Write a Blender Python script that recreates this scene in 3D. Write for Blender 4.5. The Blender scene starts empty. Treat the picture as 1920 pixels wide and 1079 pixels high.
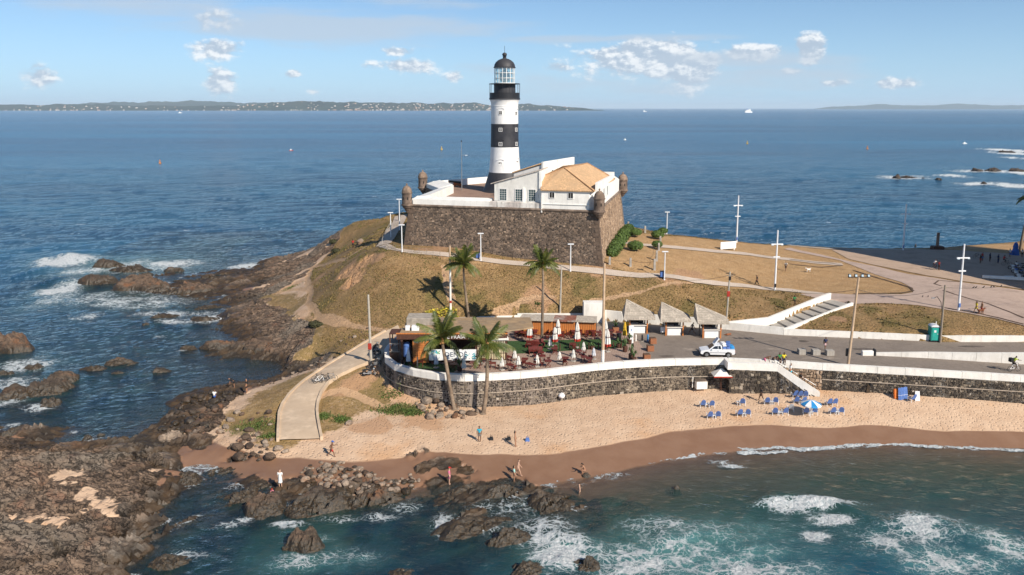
import bpy, bmesh, math, random
import numpy as np
from mathutils import Vector, Matrix, noise as mnoise
from mathutils.geometry import tessellate_polygon
SC = bpy.context.scene
COL = SC.collection
R = math.radians
random.seed(7)
FPX, PPY, CAMH = 1493.0, 440.0, 35.0
PITCH = math.atan(237 / FPX)
cam_d = bpy.data.cameras.new('camera')
cam = bpy.data.objects.new('camera', cam_d)
COL.objects.link(cam)
cam.location = (0, 0, CAMH)
cam.rotation_euler = (math.pi / 2 - PITCH, 0, 0)
cam_d.sensor_fit = 'HORIZONTAL'
cam_d.sensor_width = 36
cam_d.lens = FPX * 36 / 1920
cam_d.shift_y = -(539.5 - PPY) / 1920
cam_d.clip_start = 1
cam_d.clip_end = 120000
SC.camera = cam
SUN_EL = R(36)
SUN_AZ = R(140)                     # clockwise from +Y
sd = bpy.data.lights.new('sun', 'SUN')
sd.energy = 4.4
sd.angle = R(0.53)
sd.color = (1.0, 0.91, 0.79)
sun = bpy.data.objects.new('sun', sd)
COL.objects.link(sun)
SDIR = Vector((math.sin(SUN_AZ) * math.cos(SUN_EL), math.cos(SUN_AZ) * math.cos(SUN_EL), math.sin(SUN_EL)))
sun.rotation_euler = SDIR.to_track_quat('Z', 'Y').to_euler()
sun.location = (60, -60, 120)
SC.view_settings.view_transform = 'Standard'
SC.view_settings.look = 'None'
SC.view_settings.gamma = 1
SC.view_settings.use_curve_mapping = False
SC.view_settings.exposure = 0.5
SC.cycles.max_bounces = 6
SC.cycles.volume_bounces = 1
SC.cycles.transparent_max_bounces = 12
SC.cycles.use_denoising = True
SKY_STRENGTH = 0.09
def ray(px, py):
 c, s = math.cos(PITCH), math.sin(PITCH)
 return (px - 960.0, FPX * c + (PPY - py) * s, -FPX * s + (PPY - py) * c)
def g(px, py, z=0.0):
 """ground point at height z seen at this place of the photograph"""
 d = ray(px, py)
 t = (z - CAMH) / d[2]
 return Vector((d[0] * t, d[1] * t, z))
def gd(px, py, D):
 """point at distance D (along +Y) seen at this place of the photograph"""
 d = ray(px, py)
 t = D / d[1]
 return Vector((d[0] * t, D, CAMH + d[2] * t))
class NT:
 def __init__(self, tree):
  self.t = tree
  self.t.nodes.clear()
 def n(self, typ, **kw):
  nd = self.t.nodes.new(typ)
  ins = kw.pop('ins', {})
  for k, v in kw.items():
   setattr(nd, k, v)
  for k, v in ins.items():
   self.set(nd, k, v)
  return nd
 def set(self, nd, k, v):
  s = nd.inputs[k]
  if isinstance(v, bpy.types.NodeSocket):
   self.t.links.new(v, s)
  elif isinstance(v, bpy.types.Node):
   self.t.links.new(v.outputs[0], s)
  else:
   if s.type == 'RGBA' and not isinstance(v, (int, float)) and len(v) == 3:
    v = (*v, 1)
   s.default_value = v
 def m(self, op, a, b=None, c=None, clamp=False):
  nd = self.n('ShaderNodeMath', operation=op, use_clamp=clamp)
  self.set(nd, 0, a)
  if b is not None:
   self.set(nd, 1, b)
  if c is not None:
   self.set(nd, 2, c)
  return nd.outputs[0]
 def mix(self, f, a, b, mode='MIX'):
  nd = self.n('ShaderNodeMix', data_type='RGBA', blend_type=mode)
  self.set(nd, 0, f)
  self.set(nd, 6, a)
  self.set(nd, 7, b)
  return nd.outputs[2]
 def ramp(self, f, lo, hi, a=0.0, b=1.0, smooth=True):
  nd = self.n('ShaderNodeMapRange', interpolation_type='SMOOTHSTEP' if smooth else 'LINEAR')
  for k, v in zip((0, 1, 2, 3, 4), (f, lo, hi, a, b)):
   self.set(nd, k, v)
  return nd.outputs[0]
 def noise(self, vec, scale, detail=3, rough=0.55, dist=0.0, dim='3D'):
  nd = self.n('ShaderNodeTexNoise', noise_dimensions=dim)
  if vec is not None:
   self.set(nd, 'Vector', vec)
  self.set(nd, 'Scale', scale)
  self.set(nd, 'Detail', detail)
  self.set(nd, 'Roughness', rough)
  self.set(nd, 'Distortion', dist)
  return nd.outputs[0]
 def map(self, vec, scale=(1, 1, 1), rot=(0, 0, 0), loc=(0, 0, 0)):
  nd = self.n('ShaderNodeMapping')
  self.set(nd, 0, vec)
  nd.inputs[1].default_value = loc
  nd.inputs[2].default_value = rot
  nd.inputs[3].default_value = scale
  return nd.outputs[0]
 def bump(self, h, strength=0.5, dist=0.1, normal=None):
  nd = self.n('ShaderNodeBump')
  self.set(nd, 'Strength', strength)
  self.set(nd, 'Distance', dist)
  self.set(nd, 'Height', h)
  if normal is not None:
   self.set(nd, 'Normal', normal)
  return nd.outputs[0]
def new_mat(name):
 m = bpy.data.materials.new(name)
 m.use_nodes = True
 return m, NT(m.node_tree)
def finish(nt, shader):
 o = nt.n('ShaderNodeOutputMaterial')
 nt.t.links.new(shader, o.inputs[0])
MATS = {}
def mat(name, col, rough=0.75, var=0.25, scale=3.0, col2=None, metal=0.0, bump=0.0, bscale=None, dirt=0.0, spec=0.4, aniso=(1, 1, 1), coat=0.0):
 """plain procedural material: base colour broken up by two noises, optional second colour, relief and streaky dirt"""
 if name in MATS:
  return MATS[name]
 m, nt = new_mat(name)
 tc = nt.n('ShaderNodeTexCoord').outputs['Object']
 geo = nt.n('ShaderNodeNewGeometry').outputs['Position']
 v = nt.map(tc, aniso)
 n1 = nt.noise(v, scale, 4, 0.6)
 n2 = nt.noise(geo, scale * 0.27, 3, 0.6)
 c = nt.mix(nt.ramp(n1, 0.3, 0.7), tuple(x * (1 - var) for x in col), tuple(min(1, x * (1 + var)) for x in col))
 if col2:
  c = nt.mix(nt.ramp(n2, 0.42, 0.62), c, col2)
 if dirt:
  dn = nt.noise(nt.map(geo, (1.6, 1.6, 0.35)), 1.1, 5, 0.65)
  c = nt.mix(nt.m('MULTIPLY', nt.ramp(dn, 0.48, 0.75), dirt), c, tuple(x * 0.35 for x in col))
 bs = nt.n('ShaderNodeBsdfPrincipled')
 nt.set(bs, 'Base Color', c)
 nt.set(bs, 'Roughness', nt.ramp(n2, 0.2, 0.8, max(0.05, rough - 0.1), min(1, rough + 0.1)))
 nt.set(bs, 'Metallic', metal)
 nt.set(bs, 'Specular IOR Level', spec)
 if coat:
  nt.set(bs, 'Coat Weight', coat)
 if bump:
  nt.set(bs, 'Normal', nt.bump(nt.noise(v, bscale or scale * 4, 4, 0.6), 0.6, bump))
 finish(nt, bs.outputs[0])
 MATS[name] = m
 return m
W = bpy.data.worlds.new('World')
SC.world = W
W.use_nodes = True
nt = NT(W.node_tree)
sky = nt.n('ShaderNodeTexSky', sky_type='NISHITA', sun_disc=False, sun_elevation=SUN_EL, sun_rotation=SUN_AZ,
           altitude=30, air_density=0.7, dust_density=0.0, ozone_density=6.0)
gen = nt.n('ShaderNodeTexCoord').outputs['Generated']
sep = nt.n('ShaderNodeSeparateXYZ', ins={0: gen})
az0 = nt.m('MULTIPLY', nt.m('ARCTAN2', sep.outputs[0], sep.outputs[1]), 57.29578)
el = nt.m('MULTIPLY', nt.m('ARCSINE', sep.outputs[2]), 57.29578)
az = nt.m('WRAP', az0, 45.0, -45.0)           # the same weather all round the horizon
vec = nt.n('ShaderNodeCombineXYZ', ins={0: az0, 1: nt.m('MULTIPLY', el, 1.7), 2: 0.0}).outputs[0]
n_big = nt.noise(vec, 0.42, 8, 0.64)
n_str = nt.noise(nt.map(vec, (0.35, 1.3, 1)), 0.30, 6, 0.6)
n_lit = nt.noise(nt.map(vec, (1, 1, 1), (0, 0, 0), (0.22, 0.40, 0)), 0.42, 8, 0.64)
def azel(px, py):
 d = ray(px, py)
 return math.degrees(math.atan2(d[0], d[1])), math.degrees(math.atan2(d[2], math.hypot(d[0], d[1])))
def blobs(lst):
 tot = None
 for (px, py, rx, ry, s) in lst:
  a, e = azel(px, py)
  da = nt.m('MULTIPLY', nt.m('SUBTRACT', az, a), 26.0 / rx)
  de = nt.m('MULTIPLY', nt.m('SUBTRACT', el, e), 26.0 / ry)
  q = nt.m('MULTIPLY', nt.m('ADD', nt.m('MULTIPLY', da, da), nt.m('MULTIPLY', de, de)), -1.0)
  b = nt.m('MULTIPLY', nt.m('EXPONENT', q), s)
  tot = b if tot is None else nt.m('MAXIMUM', tot, b)
 return tot
white = blobs([(1215, 112, 140, 34, 1.05), (1285, 125, 62, 46, 1.15), (1150, 105, 70, 20, 1.0), (1230, 95, 90, 22, 1.1), (1420, 97, 66, 17, 1.0), (1519, 94, 26, 26, 1.1),
               (405, 92, 48, 21, .95), (416, 155, 34, 26, .9), (66, 144, 38, 18, .8), (743, 97, 36, 11, .85),
               (757, 123, 70, 16, .8), (853, 144, 22, 15, .75), (550, 139, 20, 9, .7), (588, 172, 14, 7, .7), (510, 169, 11, 7, .6),
               (1480, 134, 30, 9, .6), (1565, 157, 30, 9, .7), (1690, 158, 50, 12, .7), (1050, 128, 40, 12, .65), (430, 45, 60, 24, .55)])
grey = blobs([(620, 52, 330, 30, .95), (250, 8, 220, 22, .8), (1115, 73, 210, 9, .8), (1420, 112, 190, 20, .85), (760, 8, 160, 16, .6),
              (1330, 150, 330, 40, .66), (480, 30, 420, 34, .55), (1040, 160, 130, 26, .5), (900, 130, 110, 22, .45)])
dw = nt.ramp(nt.m('ADD', white, nt.m('MULTIPLY', nt.m('SUBTRACT', n_big, 0.5), 2.1)), 0.30, 0.72)
dw = nt.m('MULTIPLY', dw, nt.ramp(white, 0.03, 0.22))
dg = nt.ramp(nt.m('ADD', grey, nt.m('MULTIPLY', nt.m('SUBTRACT', n_str, 0.5), 1.7)), 0.16, 0.85)
dg = nt.m('MULTIPLY', dg, nt.ramp(grey, 0.03, 0.25))
lit = nt.ramp(nt.m('SUBTRACT', n_big, n_lit), -0.06, 0.10)
SK = 1.0 / SKY_STRENGTH
cw = nt.mix(lit, tuple(x * SK for x in (0.34, 0.41, 0.50)), tuple(x * SK for x in (0.72, 0.73, 0.74)))
cg = tuple(x * SK for x in (0.39, 0.455, 0.535))
tint = nt.mix(1.0, sky.outputs[0], (0.98, 0.97, 0.90, 1), 'MULTIPLY')
hz_f = nt.m('MULTIPLY', nt.m('EXPONENT', nt.m('MULTIPLY', nt.m('ABSOLUTE', el), -1 / 5.0)), .92)
tint = nt.mix(hz_f, tint, tuple(x * SK for x in (0.29, 0.46, 0.63)))
c = nt.mix(nt.m('MULTIPLY', dw, 0.92), tint, cw)
c = nt.mix(nt.m('MULTIPLY', dg, 0.74), c, cg)
bg = nt.n('ShaderNodeBackground', ins={0: c, 1: SKY_STRENGTH})
wo = nt.n('ShaderNodeOutputWorld')
nt.t.links.new(bg.outputs[0], wo.inputs[0])
def _hash(ix, iy, iz, seed):
 n = (ix.astype(np.int64) * 374761393 + iy.astype(np.int64) * 668265263 + iz.astype(np.int64) * 1274126177 + seed * 144269504) & 0xFFFFFFFF
 n = ((n ^ (n >> 13)) * 1103515245) & 0xFFFFFFFF
 n = ((n ^ (n >> 16)) * 2246822519) & 0xFFFFFFFF
 n = n ^ (n >> 15)
 return (n & 0xFFFFFF) / float(0x1000000)
def vn(x, y, z=None, seed=0):
 x = np.asarray(x, float); y = np.asarray(y, float)
 z = np.zeros_like(x) if z is None else np.asarray(z, float)
 xi, yi, zi = np.floor(x), np.floor(y), np.floor(z)
 xf, yf, zf = x - xi, y - yi, z - zi
 u, v, w = [f * f * f * (f * (f * 6 - 15) + 10) for f in (xf, yf, zf)]
 xi, yi, zi = xi.astype(np.int64), yi.astype(np.int64), zi.astype(np.int64)
 r = 0
 for dx in (0, 1):
  for dy in (0, 1):
   for dz in (0, 1):
    r = r + _hash(xi + dx, yi + dy, zi + dz, seed) * (u if dx else 1 - u) * (v if dy else 1 - v) * (w if dz else 1 - w)
 return r * 2 - 1
def fbm(x, y, z=None, octv=4, seed=0, rough=0.5):
 a, t, s = 1.0, 0.0, 0.0
 z = np.zeros_like(np.asarray(x, float)) if z is None else z
 for i in range(octv):
  t = t + a * vn(x * 2 ** i + 17.3 * i, y * 2 ** i - 9.1 * i, z * 2 ** i, seed + i)
  s += a
  a *= rough
 return t / s
def ridged(x, y, z=None, octv=4, seed=0):
 a, t, s = 1.0, 0.0, 0.0
 z = np.zeros_like(np.asarray(x, float)) if z is None else z
 for i in range(octv):
  t = t + a * (1 - np.abs(vn(x * 2 ** i + 7.7 * i, y * 2 ** i + 3.1 * i, z * 2 ** i, seed + i)) * 1.8)
  s += a
  a *= 0.5
 return t / s
def voro(x, y, seed=0):
 x = np.asarray(x, float); y = np.asarray(y, float)
 xi, yi = np.floor(x).astype(np.int64), np.floor(y).astype(np.int64)
 f1 = np.full(x.shape, 9.0); f2 = np.full(x.shape, 9.0); cid = np.zeros(x.shape); gx = np.zeros(x.shape); gy = np.zeros(x.shape)
 zz = np.zeros_like(xi)
 for dx in (-1, 0, 1):
  for dy in (-1, 0, 1):
   cx, cy = xi + dx, yi + dy
   ox, oy = cx + _hash(cx, cy, zz, seed), cy + _hash(cx, cy, zz + 1, seed)
   d = np.hypot(x - ox, y - oy)
   r = _hash(cx, cy, zz + 2, seed)
   near = d < f1
   f2 = np.where(near, f1, np.minimum(f2, d))
   cid = np.where(near, r, cid)
   gx = np.where(near, x - ox, gx); gy = np.where(near, y - oy, gy)
   f1 = np.where(near, d, f1)
 return f1, f2, cid, gx, gy
def sstep(a, b, x):
 t = np.clip((x - a) / (b - a), 0, 1)
 return t * t * (3 - 2 * t)
def rock_relief(x, y, seed=3):
 """craggy bedded rock: tilted blocks between joints, stretched along the strike; metres"""
 a = R(38)
 wx = x + 0.5 * fbm(x * .4, y * .4, None, 3, seed + 50)
 wy = y + 0.5 * fbm(x * .4, y * .4, None, 3, seed + 60)
 u = (wx * math.cos(a) + wy * math.sin(a)) / 2.6
 v = (-wx * math.sin(a) + wy * math.cos(a))
 f1, f2, c, gx, gy = voro(u / 3.0, v / 3.0, seed)
 c2 = (c * 7.13) % 1.0
 b1 = (c - .5) * 1.05 + gy * (0.1 + c2 * 1.5) * 1.1 + gx * (c2 - .5) * 1.0 - 0.75 * (1 - sstep(0.0, 0.07, f2 - f1))
 f1, f2, c, gx, gy = voro(u / .8 + 3.3, v / .8, seed + 5)
 c2 = (c * 9.71) % 1.0
 b2 = (c - .5) * 0.22 + gy * (.1 + c2) * .45 + gx * (c2 - .5) * .35 - 0.14 * (1 - sstep(0, .10, f2 - f1))
 t = v / .75 + .9 * fbm(u * .5, v * .3, None, 3, seed + 9)
 fr = t - np.floor(t)
 amp = _hash(np.floor(t).astype(np.int64), np.floor(u * .7).astype(np.int64), np.zeros(np.shape(t), np.int64), seed)
 saw = (np.where(fr < .82, fr / .82, (1 - fr) / .18) - .5) * .34 * amp
 r = ridged(u * 0.35, v * 0.5, None, 4, seed + 9) * 0.3 - 0.12 + .10 * fbm(x * 2.2, y * 2.2, None, 3, seed + 12)
 return b1 + b2 + saw + r
class MB:
 def __init__(self):
  self.v = []
  self.f = []
 def add(self, vs, fs):
  o = len(self.v)
  self.v += [tuple(p) for p in vs]
  self.f += [tuple(i + o for i in q) for q in fs]
  return self
 def box(self, c, s, rz=0.0, top=(1, 1), tilt=None, bev=0.0):
  x, y, z = s[0] / 2, s[1] / 2, s[2] / 2
  pts = []
  if bev > 0:
   b = bev
   for (zz, k) in ((-z, 0), (z - b, 0), (z, b)):
    xx, yy = x - k, y - k
    pts += [(-xx + b, -yy, zz), (xx - b, -yy, zz), (xx, -yy + b, zz), (xx, yy - b, zz), (xx - b, yy, zz), (-xx + b, yy, zz), (-xx, yy - b, zz), (-xx, -yy + b, zz)]
   fs = [tuple(reversed(range(8))), tuple(range(16, 24))]
   for r_ in (0, 8):
    fs += [(r_ + i, r_ + (i + 1) % 8, r_ + 8 + (i + 1) % 8, r_ + 8 + i) for i in range(8)]
  else:
   for zz, tx, ty in ((-z, 1, 1), (z, *top)):
    pts += [(-x * tx, -y * ty, zz), (x * tx, -y * ty, zz), (x * tx, y * ty, zz), (-x * tx, y * ty, zz)]
   fs = [(3, 2, 1, 0), (4, 5, 6, 7), (0, 1, 5, 4), (1, 2, 6, 5), (2, 3, 7, 6), (3, 0, 4, 7)]
  M = Matrix.Rotation(rz, 4, 'Z')
  if tilt is not None:
   M = M @ tilt
  c = Vector(c)
  return self.add([M @ Vector(p) + c for p in pts], fs)
 def tube(self, pts, rad, n=8, cap=True):
  pts = [Vector(p) for p in pts]
  if not isinstance(rad, (list, tuple)):
   rad = [rad] * len(pts)
  vs, fs = [], []
  for i, p in enumerate(pts):
   a = pts[max(0, i - 1)]
   b = pts[min(len(pts) - 1, i + 1)]
   d = (b - a).normalized()
   up = Vector((0, 0, 1)) if abs(d.z) < 0.95 else Vector((0, 1, 0))
   s = d.cross(up).normalized()
   t = s.cross(d).normalized()
   for k in range(n):
    an = 2 * math.pi * k / n
    vs.append(p + (s * math.cos(an) + t * math.sin(an)) * rad[i])
  for i in range(len(pts) - 1):
   for k in range(n):
    a, b = i * n + k, i * n + (k + 1) % n
    fs.append((a, b, b + n, a + n))
  if cap:
   fs.append(tuple(reversed(range(n))))
   fs.append(tuple(range((len(pts) - 1) * n, len(pts) * n)))
  return self.add(vs, fs)
 def lathe(self, prof, n=24, c=(0, 0, 0), a0=0.0, a1=2 * math.pi):
  full = abs(a1 - a0 - 2 * math.pi) < 1e-6
  m = n if full else n + 1
  vs, fs = [], []
  for (r, z) in prof:
   for k in range(m):
    an = a0 + (a1 - a0) * k / n
    vs.append((c[0] + r * math.cos(an), c[1] + r * math.sin(an), c[2] + z))
  for i in range(len(prof) - 1):
   for k in range(n):
    a, b = i * m + k, i * m + (k + 1) % m
    fs.append((a, b, b + m, a + m))
  if full:
   if prof[0][0] > 1e-4:
    fs.append(tuple(reversed(range(m))))
   if prof[-1][0] > 1e-4:
    fs.append(tuple(range((len(prof) - 1) * m, len(prof) * m)))
  return self.add(vs, fs)
 def prism(self, poly, z0, z1):
  """vertical prism over a plan polygon; z0, z1 numbers or per-corner lists"""
  n = len(poly)
  z0 = [z0] * n if not isinstance(z0, (list, tuple)) else z0
  z1 = [z1] * n if not isinstance(z1, (list, tuple)) else z1
  ar = sum(poly[i][0] * poly[(i + 1) % n][1] - poly[(i + 1) % n][0] * poly[i][1] for i in range(n))
  idx = list(range(n)) if ar > 0 else list(reversed(range(n)))
  P = [poly[i] for i in idx]
  Z0 = [z0[i] for i in idx]
  Z1 = [z1[i] for i in idx]
  vs = [(p[0], p[1], z) for p, z in zip(P, Z0)] + [(p[0], p[1], z) for p, z in zip(P, Z1)]
  tri = tessellate_polygon([[Vector((p[0], p[1], 0)) for p in P]])
  fs = []
  for t in tri:
   a, b, c_ = t
   cr = (P[b][0] - P[a][0]) * (P[c_][1] - P[a][1]) - (P[b][1] - P[a][1]) * (P[c_][0] - P[a][0])
   if cr < 0:
    t = (a, c_, b)
   fs.append(tuple(i + n for i in t))
   fs.append(tuple(reversed(t)))
  fs += [(i, (i + 1) % n, n + (i + 1) % n, n + i) for i in range(n)]
  return self.add(vs, fs)
 def panel(self, a, b, z0, z1, th, n_out=None):
  """upright slab between plan points a and b, centred on the line"""
  a, b = Vector(a[:2]), Vector(b[:2])
  d = (b - a).normalized()
  nrm = Vector((d.y, -d.x)) * th / 2
  return self.prism([a - nrm, b - nrm, b + nrm, a + nrm], z0, z1)
 def build(self, name, material, parent=None, smooth=False, loc=None, rz=0.0):
  me = bpy.data.meshes.new(name)
  me.from_pydata(self.v, [], self.f)
  me.materials.append(material)
  if smooth:
   for p in me.polygons:
    p.use_smooth = True
   me.update()
   me.set_sharp_from_angle(angle=R(38))
  me.update()
  o = bpy.data.objects.new(name, me)
  COL.objects.link(o)
  if parent is not None:
   o.parent = parent
  if loc is not None:
   o.location = loc
  o.rotation_euler = (0, 0, rz)
  return o
def tag(o, label=None, cat=None, group=None, kind=None):
 if label:
  o['label'] = label
 if cat:
  o['category'] = cat
 if group:
  o['group'] = group
 if kind:
  o['kind'] = kind
 return o
def thing(name, label, cat, loc=(0, 0, 0), rz=0.0, group=None):
 o = bpy.data.objects.new(name, None)
 COL.objects.link(o)
 o.location = loc
 o.rotation_euler = (0, 0, rz)
 o.empty_display_size = 0.2
 return tag(o, label, cat, group)
def dup(root, loc, rz=None, label=None, group=None, scale=None):
 r = root.copy()
 COL.objects.link(r)
 r.location = loc
 if rz is not None:
  r.rotation_euler = (0, 0, rz)
 if scale is not None:
  r.scale = (scale,) * 3 if isinstance(scale, (int, float)) else scale
 if label:
  r['label'] = label
 if group:
  r['group'] = group
 def kids(a, b):
  for ch in list(a.children):
   c_ = ch.copy()
   COL.objects.link(c_)
   c_.parent = b
   kids(ch, c_)
 kids(root, r)
 return r
def grid_mesh(name, X, Y, Z, material, attrs=None, smooth=True, kind=None):
 """X, Y, Z arrays (rows, cols) to one sheet"""
 nr, nc = Z.shape
 co = np.stack([X, Y, Z], -1).reshape(-1, 3).astype(np.float32)
 me = bpy.data.meshes.new(name)
 me.vertices.add(nr * nc)
 me.vertices.foreach_set('co', co.ravel())
 i, j = np.meshgrid(np.arange(nr - 1), np.arange(nc - 1), indexing='ij')
 a = (i * nc + j).ravel()
 q = np.stack([a, a + 1, a + nc + 1, a + nc], -1)
 me.loops.add(q.size)
 me.loops.foreach_set('vertex_index', q.ravel().astype(np.int32))
 me.polygons.add(len(q))
 me.polygons.foreach_set('loop_start', (np.arange(len(q)) * 4).astype(np.int32))
 me.polygons.foreach_set('use_smooth', np.full(len(q), smooth) if isinstance(smooth, bool) else np.asarray(smooth).ravel())
 for k, arr in (attrs or {}).items():
  at = me.attributes.new(k, 'FLOAT_COLOR', 'POINT')
  full = np.zeros((nr * nc, 4), np.float32)
  for ci, ar in enumerate(arr):
   full[:, ci] = np.asarray(ar, np.float32).ravel()
  if len(arr) < 4:
   full[:, 3] = 1
  at.data.foreach_set('color', full.ravel())
 me.materials.append(material)
 me.update()
 me.validate()
 o = bpy.data.objects.new(name, me)
 COL.objects.link(o)
 if kind:
  o['kind'] = kind
 return o
# ================================================================== the lie of the land
PZ = 4.7                                        # promenade level
CP = [  # picture position, height
 (2150, 765, 2.4), (1920, 757, 2.2), (1700, 750, 2.1), (1540, 744, 2.0), (1365, 728, 1.8), (1200, 730, 1.6), (1100, 742, 1.6), (1000, 757, 1.55),
 (910, 772, 1.55), (850, 768, 1.7), (1920, 795, 1.2), (1700, 785, 1.2), (1500, 785, 1.1), (1300, 790, 1.0), (1100, 800, 1.25), (900, 815, 1.3),
 (2150, 842, 0), (1920, 840, 0), (1700, 834, 0), (1550, 836, 0), (1450, 839, 0), (1310, 853, 0), (1240, 864, 0), (1090, 896, 0), (1000, 905, .05), (900, 905, .1),
 (1200, 830, .65), (1050, 860, .6), (800, 850, .8), (1200, 770, 1.3), (1260, 800, .9), (1150, 790, 1.25), (740, 880, .45), (640, 880, .55), (620, 850, 1.0), (700, 820, 1.4), (560, 850, .9), (480, 855, .7), (430, 865, .25),
 (1300, 930, -.9), (1300, 1000, -1.6), (1300, 1079, -2.5), (1600, 880, -.8), (1600, 1000, -2), (1920, 880, -.7), (1920, 960, -2), (1920, 1079, -3), (1600, 1150, -3.5),
 (1100, 960, -.6), (1100, 1079, -2), (950, 960, -.6), (900, 1060, -1.8), (800, 960, -.9), (700, 1000, -1.6), (600, 968, -.7), (600, 1079, -2.2), (450, 960, -.7), (450, 1060, -2),
 (450, 925, .0), (540, 930, .05), (640, 932, .12), (720, 936, .05), (850, 922, .02), (930, 928, -.08), (890, 985, -.12), (1000, 930, -.12), (380, 900, -.15), (340, 880, -.05), (350, 960, -.8), (300, 1079, -1.0), (420, 900, -.3), (800, 1150, -3), (400, 1150, -2), (1200, 1150, -3),
 (0, 1150, 1.0), (-80, 1000, 1.8), (0, 1079, 1.3), (0, 950, 1.9), (0, 880, 2.0), (0, 835, 1.3), (0, 812, .2), (-80, 880, 2), (-80, 815, .6), (100, 860, 1.7), (150, 920, 1.6),
 (100, 1000, 1.5), (180, 1040, 1.0), (230, 1075, .3), (250, 980, .8), (300, 955, .3), (250, 890, 1.4), (330, 870, .5), (240, 845, .9), (310, 840, .3), (160, 840, .4), (70, 825, .5),
 (130, 1150, .3),
 (300, 800, .15), (330, 765, .15), (390, 738, .15), (440, 722, .15), (480, 716, .15), (530, 705, .1), (575, 686, .1), (430, 770, 1.1), (480, 745, 1.2), (470, 800, 1.3), (400, 800, .9), (420, 835, .8),
 (520, 725, 1.5), (560, 708, 1.9), (610, 680, 2.6), (650, 660, 3.4), (525, 825, 1.5), (600, 820, 1.5), (560, 770, 1.9), (540, 745, 2.1), (600, 720, 2.7), (640, 695, 3.2), (690, 658, 4.2),
 (700, 690, 3.7), (720, 680, 4.0), (740, 622, 4.7), (738, 722, 2.7), (760, 745, 2.2), (720, 760, 1.9), (700, 720, 2.7), (660, 740, 2.3), (660, 790, 1.6), (790, 762, 1.9),
 (520, 684, -.12), (470, 700, -.25), (450, 685, -.5), (350, 720, -1.0), (250, 780, -1.3), (150, 800, -1.6), (60, 790, -1.2), (-80, 790, -1.5), (300, 640, -2.2), (150, 700, -2), (0, 740, -1.5), (-100, 650, -4),
 (200, 600, -3), (60, 600, -4), (380, 620, -1.6), (-100, 500, -6), (60, 470, -6), (300, 465, -5), (450, 470, -3), (540, 455, -3), (640, 430, -4), (690, 395, -4), (300, 540, -.5), (200, 540, -1.0),
 (360, 548, .15), (430, 545, .3), (430, 575, .2), (420, 600, .1), (440, 640, .1), (400, 655, -.1), (500, 665, .3), (480, 500, .3), (530, 485, .8), (570, 475, 1.6), (600, 470, 2.4), (520, 520, 1.4),
 (480, 545, 1.0), (540, 550, 2.4), (490, 590, 1.3), (480, 625, 1.0), (530, 640, 1.7), (570, 660, 2.0), (600, 640, 3.0), (620, 660, 2.9), (580, 600, 3.4), (575, 560, 3.6), (582, 515, 4.1), (640, 450, 5.0), (620, 480, 4.5),
 (550, 690, .5),
 (660, 420, 7.2), (700, 412, 8.6), (735, 400, 9.3), (700, 440, 8.3), (660, 490, 6.4), (640, 530, 5.8), (640, 570, 4.9), (680, 600, 4.7), (740, 612, 4.9), (700, 560, 5.8), (680, 520, 6.6), (720, 475, 8.9), (757, 470, 9.0),
 (760, 545, 6.8), (760, 500, 8.1), (800, 590, 5.4), (850, 560, 6.3), (850, 505, 7.8), (850, 480, 8.6), (960, 490, 8.0), (960, 550, 6.5), (960, 592, 5.25), (1050, 500, 7.8), (1080, 560, 6.1), (1110, 592, 5.2), (1070, 515, 7.4),
 (1200, 560, 6.2), (1200, 590, 5.5), (1200, 510, 7.4), (1320, 560, 6.2), (1340, 604, 5.4), (1420, 560, 6.3), (1400, 600, 5.6), (1133, 497, 7.9), (1160, 450, 8.3), (1175, 425, 8.4), (1250, 440, 7.4), (1250, 525, 7.1),
 (1350, 460, 7.0), (1350, 500, 7.0), (1480, 462, 6.7), (1480, 520, 6.6), (1480, 552, 6.5), (1590, 562, 6.5), (1600, 500, 6.5), (1660, 468, 6.5), (1760, 468, 6.5), (1760, 540, 6.5), (1920, 500, 6.4), (1920, 600, 6.5), (1720, 575, 6.5),
 (2150, 500, 6.4), (2150, 620, 6.5), (1920, 460, 5.6), (1480, 612, 5.35), (1600, 622, 5.5), (1765, 631, 5.5), (1920, 632, 5.5), (2150, 633, 5.5), (1560, 600, 6.0), (1700, 600, 6.2),
 (900, 430, 9.0), (1000, 400, 9.0), (1100, 420, 8.6),
]
KFORT = 0.885
def _ss(a, b, x):
 t = min(1, max(0, (x - a) / (b - a)))
 return t * t * (3 - 2 * t)
def khill(px, py):
 """the hill rises to the fort: closer and higher than the shore readings alone say"""
 return 1 - (1 - KFORT) * _ss(600, 655, px) * (1 - _ss(1240, 1480, px)) * min(1, max(0, (604 - py) / 124))
CP = [(a, b, (CAMH - (CAMH - z) * khill(a, b)) if z > 4 else z) for a, b, z in CP]
P = np.array([tuple(g(a, b, z)) for a, b, z in CP])
SCL = 40.0
_x, _y = P[:, 0] / SCL, P[:, 1] / SCL
def _U(r2):
 return np.where(r2 > 1e-12, 0.5 * r2 * np.log(np.maximum(r2, 1e-12)), 0.0)
N_ = len(P)
K = _U((_x[:, None] - _x[None]) ** 2 + (_y[:, None] - _y[None]) ** 2) + np.eye(N_) * 0.0006
Q = np.stack([np.ones(N_), _x, _y], 1)
sol = np.linalg.solve(np.block([[K, Q], [Q.T, np.zeros((3, 3))]]), np.concatenate([P[:, 2], np.zeros(3)]))
gxs = np.concatenate([np.arange(-100, -54, .5), np.arange(-54, -8, .2), np.arange(-8, 62, .36), np.arange(62, 131.5, .6)])
gys = [38.0]
while gys[-1] < 226:
 gys.append(gys[-1] + 0.22 + (gys[-1] - 38) * 0.0032)
gys = np.array(gys)
GX, GY = np.meshgrid(gxs, gys)
BASE = sol[N_] + sol[N_ + 1] * GX / SCL + sol[N_ + 2] * GY / SCL
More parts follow.
